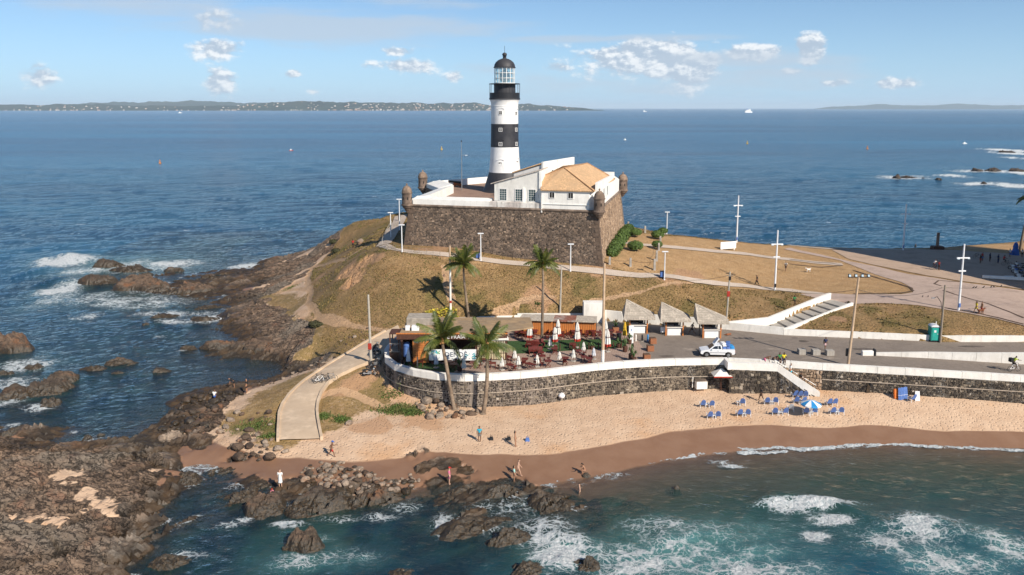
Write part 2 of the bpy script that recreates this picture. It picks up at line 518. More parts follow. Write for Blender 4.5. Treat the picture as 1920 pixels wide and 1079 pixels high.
for i in range(N_):
 BASE = BASE + sol[i] * _U((GX / SCL - _x[i]) ** 2 + (GY / SCL - _y[i]) ** 2)
e_pts = [(-60, 186), (-48, 186), (-38, 178), (-33, 170), (-28, 167), (-21, 172), (-9, 190), (11, 188), *[tuple(g(q[0], q[1], CAMH - (CAMH - q[2]) * khill(q[0], q[1])))[:2] for q in
         ((1180, 424, 8.4), (1250, 439, 7.4), (1350, 449, 7.0), (1480, 459, 6.7), (1660, 466, 6.5), (1760, 465, 6.4), (1920, 454, 5.0), (2150, 452, 4.8))]]
e_pts.sort()
EY = np.interp(GX, [p[0] for p in e_pts], [p[1] for p in e_pts])
BASE = BASE - 1.15 * np.maximum(0, GY - EY) * (GX > -70)
BASE = np.clip(BASE, -7, 16)
def _lookup(arr, x, y):
 j = np.clip(np.interp(x, gxs, np.arange(len(gxs))), 0, len(gxs) - 1.001)
 i = np.clip(np.interp(y, gys, np.arange(len(gys))), 0, len(gys) - 1.001)
 j0, i0 = np.floor(j).astype(int), np.floor(i).astype(int)
 fj, fi = j - j0, i - i0
 return (arr[i0, j0] * (1 - fi) * (1 - fj) + arr[i0, j0 + 1] * (1 - fi) * fj + arr[i0 + 1, j0] * fi * (1 - fj) + arr[i0 + 1, j0 + 1] * fi * fj)
def inpoly(poly, x, y):
 x = np.asarray(x, float); y = np.asarray(y, float)
 c = np.zeros(x.shape, bool)
 n = len(poly)
 for i in range(n):
  x1, y1 = poly[i][0], poly[i][1]
  x2, y2 = poly[(i + 1) % n][0], poly[(i + 1) % n][1]
  if y1 == y2:
   continue
  t = ((y1 > y) != (y2 > y)) & (x < (x2 - x1) * (y - y1) / (y2 - y1) + x1)
  c ^= t
 return c
def segdist(pts, x, y, closed=False):
 d = np.full(np.shape(x), 1e9)
 m = len(pts) if closed else len(pts) - 1
 for i in range(m):
  ax, ay = pts[i][0], pts[i][1]
  bx, by = pts[(i + 1) % len(pts)][0], pts[(i + 1) % len(pts)][1]
  l2 = (bx - ax) ** 2 + (by - ay) ** 2 + 1e-12
  t = np.clip(((x - ax) * (bx - ax) + (y - ay) * (by - ay)) / l2, 0, 1)
  d = np.minimum(d, np.hypot(x - ax - t * (bx - ax), y - ay - t * (by - ay)))
 return d
def sdist(poly, x, y):
 """distance inside (+) / outside (-) a polygon"""
 d = segdist(poly, x, y, True)
 return np.where(inpoly(poly, x, y), d, -d)
def march(arr, px, py):
 d = ray(px, py)
 t = np.arange(36, 235, 0.2) / d[1]
 x, y, z = d[0] * t, d[1] * t, CAMH + d[2] * t
 h = _lookup(arr, x, y)
 k = np.nonzero(z < h)[0]
 if len(k) == 0:
  return g(px, py, 0)
 k = max(1, k[0])
 a, b = z[k - 1] - h[k - 1], h[k] - z[k]
 f = a / (a + b + 1e-9)
 tt = t[k - 1] + (t[k] - t[k - 1]) * f
 return Vector((d[0] * tt, d[1] * tt, CAMH + d[2] * tt))
def bp(pts):
 """picture points to plan points on the bare land"""
 return [tuple(march(BASE, *p)[:2]) for p in pts]
WTOP = 5.45
wall_px = [(746, 628), (738, 634), (727, 645), (720, 655), (718, 664), (724, 674), (740, 684.5), (765, 692), (790, 697), (816, 701), (850, 703.5), (885, 704), (940, 701),
           (1000, 697), (1038, 693), (1085, 687), (1130, 682), (1200, 677), (1273, 674), (1366, 673)]
WALL_A = [g(a, b, WTOP) for a, b in wall_px]
WALL_B = [g(a, b, WTOP) for a, b in [(1366, 673), (1475, 678), (1543, 683), (1660, 689.5), (1920, 705), (2200, 721)]]
WALL_P = [g(1369, 680, WTOP), g(1458, 683.5, WTOP)]
REAR = [g(a, b, PZ) for a, b in [(746, 617), (800, 605), (880, 602), (970, 598), (1110, 598), (1165, 604), (1365, 618), (1469, 628), (1660, 636), (1765, 641), (1920, 641), (2200, 641)]]
PLAT = [tuple(p[:2]) for p in WALL_A] + [tuple(p[:2]) for p in WALL_B[1:]] + [tuple(p[:2]) for p in reversed(REAR)]
ROCK = [
 [(-120, 812), (60, 822), (110, 838), (200, 840), (300, 832), (338, 868), (340, 890), (300, 905), (318, 960), (290, 1000), (255, 1060), (250, 1200), (-160, 1200)],
 [(270, 815), (300, 775), (335, 750), (390, 728), (455, 722), (470, 735), (440, 752), (415, 790), (390, 808), (330, 812)],
 [(470, 505), (500, 490), (570, 470), (605, 452), (660, 425), (650, 440), (622, 470), (590, 492), (572, 525), (520, 545), (500, 570), (560, 590), (575, 606), (590, 640), (618, 662), (610, 688), (570, 695), (520, 672), (420, 662), (440, 640), (455, 615), (420, 590), (345, 560), (345, 540), (430, 535)],
]
GRASS = [(575, 560), (584, 505), (622, 468), (640, 440), (690, 402), (735, 388), (800, 400), (1100, 420), (1180, 423), (1250, 438), (1480, 459), (1660, 466), (1760, 465), (2200, 470), (2200, 645), (1470, 640), (1365, 625), (1160, 620), (960, 610), (800, 612), (740, 622), (690, 648), (640, 672), (600, 640), (610, 610), (585, 590)]
SCRUB = [[(395, 800), (430, 765), (480, 738), (530, 715), (600, 690), (640, 672), (700, 690), (720, 700), (760, 750), (795, 770), (700, 775), (650, 800), (600, 815), (520, 835), (440, 810)],
         [(480, 540), (560, 545), (580, 560), (560, 600), (500, 590), (470, 560)], [(530, 590), (600, 600), (662, 648), (642, 672), (590, 692), (560, 675), (515, 610)]]
TRAIL = [([(700, 455), (650, 485), (584, 498), (576, 528), (583, 548), (578, 570), (600, 592), (640, 605), (700, 617), (742, 622)], .62), ([(583, 545), (560, 541), (520, 545)], .5),
         ([(870, 605), (905, 590), (960, 572), (1000, 558), (1040, 556)], .55), ([(600, 596), (640, 606)], 1.3), ([(600, 742), (640, 730), (680, 745), (720, 765)], .8), ([(835, 500), (845, 560)], .8),
         ([(1110, 565), (1200, 548), (1300, 530)], .45)]
DIRT = [(650, 505, 3.2), (680, 490, 3.5), (660, 525, 2.5), (710, 480, 2.0), (1010, 553, 3.5), (820, 470, 4), (1290, 515, 4), (1130, 508, 4), (1250, 522, 3), (1570, 598, 1.6), (640, 735, 2.5), (660, 720, 2.5), (690, 700, 2.2), (1270, 530, 2), (700, 800, 3.0), (780, 790, 4), (600, 520, 2), (560, 600, 2)]
GREEN = [(620, 540, 6), (640, 510, 5), (605, 570, 4), (740, 770, 2.6), (765, 772, 1.8), (610, 780, 1.4), (640, 788, 1.3), (1590, 590, 5), (1640, 600, 6), (1720, 595, 6), (860, 540, 6), (1100, 540, 5), (1180, 470, 6), (1300, 590, 5), (700, 430, 9), (660, 460, 8), (1640, 580, 4), (920, 560, 6), (880, 600, 4), (470, 795, 3), (505, 800, 2.5), (1010, 585, 5), (1460, 570, 5)]
def soft(poly, w=1.2, n=1.0, sc=0.35, seed=70):
 s = sdist(poly, GX, GY) + n * fbm(GX * sc, GY * sc, None, 4, seed) * 2
 return sstep(-w, w, s)
m_rock = np.zeros_like(GX)
for k, pl in enumerate(ROCK):
 q = soft(bp(pl), .8, .9, .3, 70 + k)
 if k == 2:
  q = q * sstep(-.42, .02, fbm(GX * .16, GY * .2, None, 4, 74) + .25 * sstep(2.2, .6, BASE))
 m_rock = np.maximum(m_rock, q)
bay = [tuple(g(a, b, 0)[:2]) for a, b in [(860, 900), (1000, 915), (1090, 930), (1240, 940), (1300, 990), (1500, 1100), (2500, 1100), (2500, 800), (1100, 800)]]
bed = sstep(-.05, -.5, BASE) * (1 - soft(bay, 1.5, 1.2, .2, 90))
shallow_sand = sstep(.05, .35, fbm(GX * .11, GY * .11, None, 3, 95))
m_bed = bed * (1 - .85 * shallow_sand)
m_rock = np.maximum(m_rock, m_bed)
m_grass = soft(bp(GRASS), .8, .5, .4, 75)
m_scrub = np.zeros_like(GX)
for k, pl in enumerate(SCRUB):
 m_scrub = np.maximum(m_scrub, soft(bp(pl), 1.6, 1.2, .3, 85 + k))
left_shore = sstep(-19, -23, GX + 3 * fbm(GX * .2, GY * .2, None, 3, 97)) * sstep(.85, .45, BASE + .35 * fbm(GX * .3, GY * .3, None, 4, 98))
inlet = soft(bp([(308, 856), (345, 838), (400, 842), (440, 858), (540, 856), (560, 890), (480, 915), (400, 905), (350, 900)]), 1.0, .8, .3, 99)
m_rock = np.maximum(m_rock, left_shore * (1 - inlet))
reef = soft(bp([(370, 905), (480, 898), (600, 918), (760, 905), (800, 890), (960, 905), (1090, 925), (1080, 965), (960, 1015), (840, 1000), (780, 945), (640, 965), (480, 965), (380, 945)]), .8, 1.0, .3, 101)
m_rock = np.maximum(m_rock, reef * sstep(-.35, .35, fbm(GX * .25, GY * .3, None, 4, 102) + .2))
m_rock = m_rock * (1 - m_grass)
sandpocket = np.zeros_like(GX)
for (a, b, r) in [(60, 968, 1.6), (100, 975, 1.5), (20, 965, 1.2), (160, 925, 2.2), (200, 940, 1.8), (130, 890, 2.4), (190, 955, 1.5), (300, 880, 1.5)]:
 p = march(BASE, a, b)
 sandpocket = np.maximum(sandpocket, sstep(r, r * .3, np.hypot(GX - p[0], (GY - p[1]) * 1.5) + fbm(GX * .8, GY * 1.1, None, 5, 12, .7) * 1.9 + .5 * np.clip(rock_relief(GX, GY), -1, 1)))
m_rock = m_rock * (1 - .9 * sandpocket * (GX < -20) * (GY < 90) * .78)
def spots(lst, seed):
 o = np.zeros_like(GX)
 for (a, b, r) in lst:
  p = march(BASE, a, b)
  o = np.maximum(o, sstep(r, r * .3, np.hypot(GX - p[0], GY - p[1]) + r * .6 * fbm(GX * .5, GY * .5, None, 4, seed)))
 return o
m_rock = np.maximum(m_rock, .75 * spots([(775, 853, 1.3), (800, 848, 1.0), (825, 872, 1.4), (850, 868, 1.0), (870, 880, 1.2), (790, 880, 1.5)], 39))
m_dirt = spots(DIRT, 41)
m_green = spots(GREEN, 43) * (.5 + .5 * fbm(GX * .35, GY * .35, None, 3, 44))
m_trail = np.zeros_like(GX)
for pts, w in TRAIL:
 d = segdist(bp(pts), GX, GY) + .35 * fbm(GX * .6, GY * .6, None, 3, 47)
 m_trail = np.maximum(m_trail, sstep(w * 1.15, w * .55, d))
wet_line = g(1210, 850)[0]
m_wet = sstep(.95, .55, BASE + .12 * fbm(GX * .15, GY * .15, None, 3, 52))
TAN = [[(1140, 470), (1190, 440), (1250, 441), (1480, 461), (1560, 470), (1640, 495), (1720, 548), (1560, 556), (1480, 546), (1300, 528), (1180, 512), (1140, 500)], [(1760, 466), (1920, 456), (2200, 452), (2200, 485), (1920, 478), (1800, 470)], [(800, 475), (1000, 492), (1130, 500), (1130, 512), (1000, 502), (800, 482)]]
m_tan = np.zeros_like(GX)
for pl in TAN:
 m_tan = np.maximum(m_tan, soft(bp(pl), 1.5, .8, .3, 57))
rel = rock_relief(GX, GY)
HT = BASE + m_rock * rel * np.where(BASE > -.3, np.where(GY > 84, .62, .85), .6) * sstep(-6, -1, BASE)
HT = HT + (1 - m_rock) * (.045 * fbm(GX * .9, GY * .9, None, 4, 20) * (1 - .8 * m_wet) + .05 * fbm(GX * .25, GY * .25, None, 3, 21))
HT = HT - .10 * m_trail * (1 - m_rock)
scar = spots([(650, 508, 3.0), (675, 495, 3.4), (665, 520, 2.6), (690, 484, 2.2)], 61)
HT = HT + scar * (rel * .55 - .25)
m_dirt = np.maximum(m_dirt, scar)
HT = HT + (m_scrub * (1 - m_rock)) * .08 * fbm(GX * 1.5, GY * 1.5, None, 3, 63)
inside = sdist(PLAT, GX, GY)
HT = np.where(inside > -0.05, np.minimum(HT, 4.25), HT)
HT = np.where((inside > -.05) & (inside < .6) & (BASE < 4.2), np.minimum(HT, BASE), HT)
stair_cut = [tuple(g(a, b, z)[:2]) for a, b, z in [(1355, 622, PZ), (1366, 612, PZ), (1445, 606, PZ + .3), (1500, 588, 5.6), (1560, 563, 6.4), (1586, 566, 6.4), (1588, 574, 6.4), (1530, 596, 5.6), (1476, 624, PZ), (1470, 634, PZ)]]
HT = np.where(inpoly(stair_cut, GX, GY), np.minimum(HT, 4.3), HT)
STRIPS = []   # paved ways, filled below: (plan points, width)
def flatten(poly, drop=.07):
 global HT, m_rock
 s = sdist(poly, GX, GY)
 HT = np.where(s > -.5, np.minimum(HT, BASE - drop), HT)
 m_rock = np.where(s > -.3, 0, m_rock)
RAMP = bp([(521, 827), (522, 800), (524, 768), (545, 738), (575, 712), (612, 688), (652, 664), (692, 640), (722, 623), (746, 611), (752, 622), (738, 634)]) + \
 [tuple(Vector((p[0], p[1])) + Vector(q)) for p, q in ((WALL_A[2], (-.4, 0)), (WALL_A[3], (-.4, 0)), (WALL_A[4], (-.4, -.2)))] + \
 bp([(700, 678), (668, 690), (634, 706), (612, 722), (598, 745), (594, 768), (597, 795), (603, 824)])
flatten(RAMP, .10)
HT0 = HT.copy()
def hz(x, y):
 if inpoly(PLAT, np.array([x]), np.array([y]))[0]:
  return PZ
 return float(_lookup(HT0, np.array([x]), np.array([y]))[0])
PLATZ = np.where(inside > 0, PZ, HT0)
def on(px, py):
 """the spot of ground seen at this place of the photograph"""
 return march(PLATZ, px, py)
def ground_material():
 m, nt = new_mat('ground')
 geo = nt.n('ShaderNodeNewGeometry').outputs['Position']
 a1 = nt.n('ShaderNodeAttribute', attribute_name='cover')
 a2 = nt.n('ShaderNodeAttribute', attribute_name='wear')
 s1 = nt.n('ShaderNodeSeparateColor', ins={0: a1.outputs['Color']})
 s2 = nt.n('ShaderNodeSeparateColor', ins={0: a2.outputs['Color']})
 rock, grass, green = s1.outputs
 dirt, wet, trail = s2.outputs
 scrub = a2.outputs['Alpha']
 tan = a1.outputs['Alpha']
 z = nt.n('ShaderNodeSeparateXYZ', ins={0: geo}).outputs[2]
 nf = nt.noise(geo, 2.2, 6, 0.65)
 nm = nt.noise(geo, 0.5, 5, 0.6)
 nl = nt.noise(geo, 0.11, 4, 0.6)
 nvf = nt.noise(geo, 9.0, 3, 0.7)
 pert = nt.m('MULTIPLY', nt.m('SUBTRACT', nf, 0.5), 0.9)
 def th(a, lo=.35, hi=.62, k=1.0):
  return nt.ramp(nt.m('ADD', a, nt.m('MULTIPLY', pert, k)), lo, hi)
 sand = nt.mix(nt.ramp(nm, .3, .7), (0.52, 0.355, 0.235), (0.60, 0.43, 0.295))
 sand = nt.mix(nt.ramp(nl, .5, .68), sand, (0.53, 0.32, 0.18))
 sand = nt.mix(nt.m('MULTIPLY', nt.ramp(nvf, .60, .74), .55), sand, (0.34, 0.22, 0.13))
 wsand = nt.mix(nt.ramp(nm, .3, .7), (0.215, 0.118, 0.070), (0.25, 0.145, 0.09))
 wetm = nt.ramp(nt.m('ADD', wet, nt.m('MULTIPLY', nt.m('SUBTRACT', nm, .5), .3)), .35, .6)
 sand = nt.mix(wetm, sand, wsand)
 straw = nt.mix(nt.ramp(nm, .34, .66), (0.27, 0.155, 0.062), (0.40, 0.25, 0.115))
 straw = nt.mix(nt.ramp(nl, .40, .60), straw, nt.mix(nf, (0.19, 0.122, 0.045), (0.31, 0.20, 0.085)))
 tanc = nt.mix(nt.ramp(nm, .3, .7), (0.46, 0.275, 0.125), (0.56, 0.355, 0.18))
 straw = nt.mix(nt.m('MULTIPLY', nt.ramp(nt.m('ADD', tan, nt.m('MULTIPLY', pert, .9)), .2, .75), .85), straw, tanc)
 gcol = nt.mix(nf, (0.085, 0.078, 0.020), (0.165, 0.140, 0.042))
 tuft = nt.ramp(nt.noise(geo, 4.2, 5, 0.75), .50, .66)
 c_g = nt.mix(nt.m('MULTIPLY', tuft, nt.ramp(tan, 0, 1, .55, .04)), straw, (0.105, 0.078, 0.028))
 c_g = nt.mix(nt.m('MULTIPLY', nt.ramp(nvf, .50, .66), .62), c_g, (0.42, 0.275, 0.13))
 c_g = nt.mix(nt.m('MULTIPLY', nt.ramp(nt.noise(geo, 6.5, 4, .8), .52, .64), .5), c_g, (0.13, 0.098, 0.035))
 gm = nt.ramp(nt.m('ADD', nt.m('ADD', green, nt.m('MULTIPLY', nt.ramp(nl, .55, .72), .38)), nt.m('MULTIPLY', pert, .8)), .25, .75)
 c_g = nt.mix(nt.m('MULTIPLY', gm, .70), c_g, gcol)
 earth = nt.mix(nf, (0.36, 0.195, 0.105), (0.50, 0.305, 0.175))
 c = nt.mix(th(nt.m('MULTIPLY', scrub, .8), .42, .8, 1.3), sand, nt.mix(.25, c_g, gcol))
 c = nt.mix(nt.m('MULTIPLY', nt.ramp(green, .15, .5), nt.m('MULTIPLY', scrub, .9)), c, gcol)
 c = nt.mix(th(grass), c, c_g)
 c = nt.mix(nt.m('MULTIPLY', th(dirt, .25, .85, 1.3), .8), c, earth)
 c = nt.mix(nt.m('MULTIPLY', th(trail, .35, .6, .5), .9), c, nt.mix(nf, (0.42, 0.26, 0.145), (0.56, 0.37, 0.22)))
 rmap = nt.map(geo, (0.5, 1.2, 1.0), (0, 0, R(-38)))
 rn = nt.noise(rmap, 1.3, 7, 0.68)
 rc = nt.mix(nt.ramp(rn, .30, .70), (0.060, 0.041, 0.030), (0.275, 0.190, 0.130))
 rc = nt.mix(nt.ramp(nm, .54, .68), rc, nt.mix(rn, (0.12, 0.064, 0.04), (0.27, 0.16, 0.105)))
 rc = nt.mix(nt.ramp(nl, .46, .62), rc, nt.mix(rn, (0.085, 0.070, 0.056), (0.27, 0.22, 0.17)))
 blot = nt.noise(nt.map(geo, (.8, 1.6, 1.0), (0, 0, R(-38))), 1.9, 6, .75)
 rc = nt.mix(nt.m('MULTIPLY', nt.ramp(blot, .52, .62), .6), rc, (0.042, 0.033, 0.027))
 rc = nt.mix(nt.m('MULTIPLY', nt.ramp(blot, .40, .30), .5), rc, (0.33, 0.26, 0.20))
 crack_shade = nt.m('ABSOLUTE', nt.m('SUBTRACT', nt.noise(nt.map(geo, (.45, 1.5, 1.0), (0, 0, R(-38))), .85, 6, .6, .4), .5))  # dark crack lines: shade of cracks painted into the rock colour
 crack_shade = nt.ramp(crack_shade, .0, .022, 1.0, 0.0)
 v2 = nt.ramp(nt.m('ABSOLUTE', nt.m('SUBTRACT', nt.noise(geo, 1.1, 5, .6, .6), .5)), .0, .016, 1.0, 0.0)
 crack_shade = nt.m('MAXIMUM', crack_shade, nt.m('MULTIPLY', v2, .8))
 rc = nt.mix(nt.m('MULTIPLY', crack_shade, .75), rc, (0.028, 0.022, 0.018))
 spk = nt.noise(geo, 3.4, 5, .8)
 rc = nt.mix(nt.m('MULTIPLY', nt.ramp(spk, .54, .68), .34), rc, (0.035, 0.028, 0.022))
 rc = nt.mix(nt.m('MULTIPLY', nt.ramp(spk, .44, .32), .42), rc, (0.36, 0.27, 0.195))
 tide = nt.ramp(nt.m('ADD', z, nt.m('MULTIPLY', pert, .7)), .45, 1.45)
 weed = nt.mix(nt.ramp(nm, .42, .62), (0.030, 0.022, 0.014), (0.075, 0.046, 0.022))
 rc = nt.mix(tide, nt.mix(.3, weed, nt.mix(1.0, rc, (0.3, 0.3, 0.3, 1), 'MULTIPLY')), rc)
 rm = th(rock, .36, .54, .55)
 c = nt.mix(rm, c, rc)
 bs = nt.n('ShaderNodeBsdfPrincipled')
 nt.set(bs, 'Base Color', c)
 wr = nt.m('MAXIMUM', nt.m('MULTIPLY', wetm, nt.m('SUBTRACT', 1.0, grass)), nt.m('MULTIPLY', rm, nt.m('SUBTRACT', 1.0, tide)))
 nt.set(bs, 'Roughness', nt.ramp(wr, 0, 1, .92, .48))
 nt.set(bs, 'Specular IOR Level', .35)
 foot = nt.n('ShaderNodeTexVoronoi', ins={'Vector': geo, 'Scale': 2.9})
 h = nt.m('ADD', nt.m('MULTIPLY', nf, .7), nt.m('MULTIPLY', nvf, .25))
 h = nt.m('ADD', h, nt.m('MULTIPLY', nt.ramp(foot.outputs[0], .12, .42), nt.m('MULTIPLY', nt.m('SUBTRACT', 1.0, wetm), .5)))
 h = nt.m('ADD', h, nt.m('MULTIPLY', nt.m('MULTIPLY', nt.m('SUBTRACT', rn, nt.m('MULTIPLY', crack_shade, .5)), rm), 2.6))
 h = nt.m('ADD', h, nt.m('MULTIPLY', nt.m('MULTIPLY', tuft, grass), .8))
 nt.set(bs, 'Normal', nt.bump(h, nt.ramp(wetm, 0, 1, 1.0, .25), .11))
 finish(nt, bs.outputs[0])
 return m
GROUND = ground_material()
def rock_material(name, base, light, red=(0.2, 0.1, 0.06), tide_lo=.2, tide_hi=.8):
 m, nt = new_mat(name)
 geo = nt.n('ShaderNodeNewGeometry').outputs['Position']
 z = nt.n('ShaderNodeSeparateXYZ', ins={0: geo}).outputs[2]
 rmap = nt.map(geo, (0.5, 1.2, 1.0), (0, 0, R(-38)))
 rn = nt.noise(rmap, 1.6, 7, 0.68)
 nm = nt.noise(geo, 0.6, 4, 0.6)
 nf = nt.noise(geo, 5, 5, .7)
 rc = nt.mix(nt.ramp(rn, .30, .70), base, light)
 rc = nt.mix(nt.ramp(nm, .52, .66), rc, nt.mix(rn, tuple(x * .6 for x in red), tuple(x * 1.4 for x in red)))
 crack_shade = nt.ramp(nt.m('ABSOLUTE', nt.m('SUBTRACT', nt.noise(nt.map(geo, (.45, 1.5, 1.0), (0, 0, R(-38))), 1.2, 6, .6, .4), .5)), .0, .03, 1.0, 0.0)  # thin dark lines paint the shade of cracks into the colour
 rc = nt.mix(nt.m('MULTIPLY', crack_shade, .7), rc, tuple(x * .35 for x in base))
 rc = nt.mix(nt.m('MULTIPLY', nt.ramp(nf, .56, .68), .5), rc, tuple(min(1, x * 1.5) for x in light))
 tide = nt.ramp(nt.m('ADD', z, nt.m('MULTIPLY', nt.m('SUBTRACT', nm, .5), 1.0)), tide_lo, tide_hi)
 weed = nt.mix(nt.ramp(nf, .42, .62), (0.022, 0.018, 0.012), (0.065, 0.042, 0.02))
 rc = nt.mix(tide, weed, rc)
 bs = nt.n('ShaderNodeBsdfPrincipled')
 nt.set(bs, 'Base Color', rc)
 nt.set(bs, 'Roughness', nt.ramp(tide, 0, 1, .42, .9))
 nt.set(bs, 'Normal', nt.bump(nt.m('ADD', rn, nt.m('MULTIPLY', nf, .4)), 1.0, .16))
 finish(nt, bs.outputs[0])
 return m
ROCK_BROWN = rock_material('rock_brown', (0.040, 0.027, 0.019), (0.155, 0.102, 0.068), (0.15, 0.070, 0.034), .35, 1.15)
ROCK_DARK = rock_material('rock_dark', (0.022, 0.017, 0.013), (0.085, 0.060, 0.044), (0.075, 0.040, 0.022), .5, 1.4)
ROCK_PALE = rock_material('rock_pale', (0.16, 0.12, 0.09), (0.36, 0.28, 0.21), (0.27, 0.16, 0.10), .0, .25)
# ================================================================== ground sheet
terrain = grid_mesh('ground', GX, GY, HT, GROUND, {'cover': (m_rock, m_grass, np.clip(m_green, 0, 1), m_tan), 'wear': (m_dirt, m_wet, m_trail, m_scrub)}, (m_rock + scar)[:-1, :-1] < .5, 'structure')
# ================================================================== sea
def wave_h(x, y):
 """swell and wind sea, metres"""
 h = np.zeros_like(x)
 rng = np.random.RandomState(5)
 for L, A, base in ((38, .16, 100), (24, .10, 80), (15, .07, 125), (9.5, .05, 95), (6.1, .04, 65), (4.0, .030, 110), (2.7, .034, 85), (1.9, .026, 120), (1.2, .016, 70)):
  for k in range(3):
   a = R(base + rng.uniform(-28, 28))
   l = L * rng.uniform(.8, 1.25)
   ph = rng.uniform(0, 6.28)
   w = 2 * math.pi / l * (x * math.cos(a) + y * math.sin(a)) + ph + .8 * fbm(x * .6 / l, y * .6 / l, None, 2, 200 + k)
   s = .5 + .5 * np.sin(w)
   h += A * (np.power(s, 1.6) - .42) * .8
 return h
FOAM = [  # picture centre, half width and half height in the picture, strength, milky water
 (1290, 1035, 190, 50, .50, 1.2), (1180, 1055, 110, 34, .74, 1.1), (1060, 1040, 60, 36, .92, 1.0), (1420, 1068, 120, 22, .72, 1.1), (1340, 1000, 120, 30, .36, .9), (1240, 990, 100, 25, .42, .6),
 (1740, 1000, 80, 32, .62, .5), (1640, 1020, 60, 30, .5, .5), (1790, 1058, 110, 30, .56, .8), (1880, 1030, 60, 36, .52, .7), (1530, 1006, 26, 10, 1.1, .4), (1515, 948, 80, 8, 1.2, .5), (1480, 955, 40, 8, .8, .4), (1560, 975, 40, 10, .9, .3),
 (1010, 985, 70, 26, .55, .4), (905, 985, 50, 14, .55, .3), (830, 985, 28, 22, .62, .2), (955, 950, 80, 22, .45, .15), (1000, 1010, 70, 16, .7, .5), (760, 950, 40, 16, .5, .1), (720, 970, 40, 10, .55, .1),
 (640, 1045, 70, 22, .45, .6), (560, 1055, 60, 18, .5, .7), (430, 985, 25, 8, .5, 0), (460, 975, 22, 7, .55, 0), (540, 984, 34, 8, .65, 0), (640, 975, 50, 8, .5, 0), (590, 1010, 40, 8, .35, .4), (350, 1042, 40, 12, .5, .1),
 (125, 489, 50, 10, 1.1, 1.0), (112, 543, 30, 13, 1.05, 1.0), (165, 508, 50, 10, .66, .8), (240, 500, 120, 16, .52, .9), (320, 495, 60, 7, .8, .8), (250, 566, 120, 16, .55, .4), (180, 560, 50, 14, .55, .4), (300, 545, 60, 8, .7, .3), (100, 560, 30, 18, .6, .5),
 (330, 590, 90, 8, .55, .1), (400, 598, 30, 8, .9, 0), (160, 595, 40, 8, .5, .1), (330, 604, 60, 5, .6, 0), (460, 500, 26, 7, .85, .1), (510, 488, 24, 4, .9, 0), (375, 602, 40, 5, .7, 0),
 (45, 685, 50, 16, .74, .4), (25, 720, 50, 14, .7, .3), (20, 745, 40, 16, .8, .3), (75, 765, 30, 8, .8, 0), (20, 800, 22, 6, .8, 0), (5, 758, 14, 8, .8, 0), (475, 624, 20, 4, .7, 0), (345, 655, 8, 3, .8, 0),
 (1345, 866, 26, 7, .5, 0), (1375, 874, 26, 4, .6, 0), (1060, 880, 30, 5, .3, 0),
 (1690, 334, 40, 4, .9, .4), (1785, 330, 22, 3, 1.2, .3), (1850, 345, 45, 3.5, 1.1, .2), (1885, 347, 30, 5, 1.3, .2), (1850, 321, 55, 3, 1.0, .3), (1905, 324, 40, 4, 1.1, .3), (1885, 282, 30, 3, 1.2, .3), (1900, 288, 30, 3, 1.1, .3), (1910, 297, 20, 2.5, 1.1, .2),
 (1700, 331, 60, 3, .6, .2)]
BREAK = [  # breakers: crest line, height, half width, push
 ([(1425, 940), (1480, 936), (1540, 942), (1605, 962)], .40, 1.2), ([(1605, 965), (1680, 985), (1760, 1000), (1860, 1010)], .22, 1.6), ([(1680, 980), (1720, 974), (1790, 990)], .18, 1.3),
 ([(80, 488), (120, 480), (170, 492)], .55, 2.4), ([(70, 535), (110, 525), (160, 530)], .45, 2.2), ([(20, 520), (60, 505), (90, 500)], .4, 2.5), ([(1010, 1000), (1060, 1010), (1120, 1030)], .35, 1.2), ([(1230, 1010), (1330, 1000), (1430, 1030)], .25, 1.6)]
LAP = [[(1300, 853), (1340, 846), (1380, 841), (1430, 842), (1465, 838), (1500, 843), (1560, 838), (1620, 834), (1680, 833), (1740, 838), (1800, 840), (1860, 842), (1920, 846), (2200, 856)],
       [(1390, 849), (1430, 849), (1470, 846)], [(1225, 857), (1260, 858), (1300, 855)]]
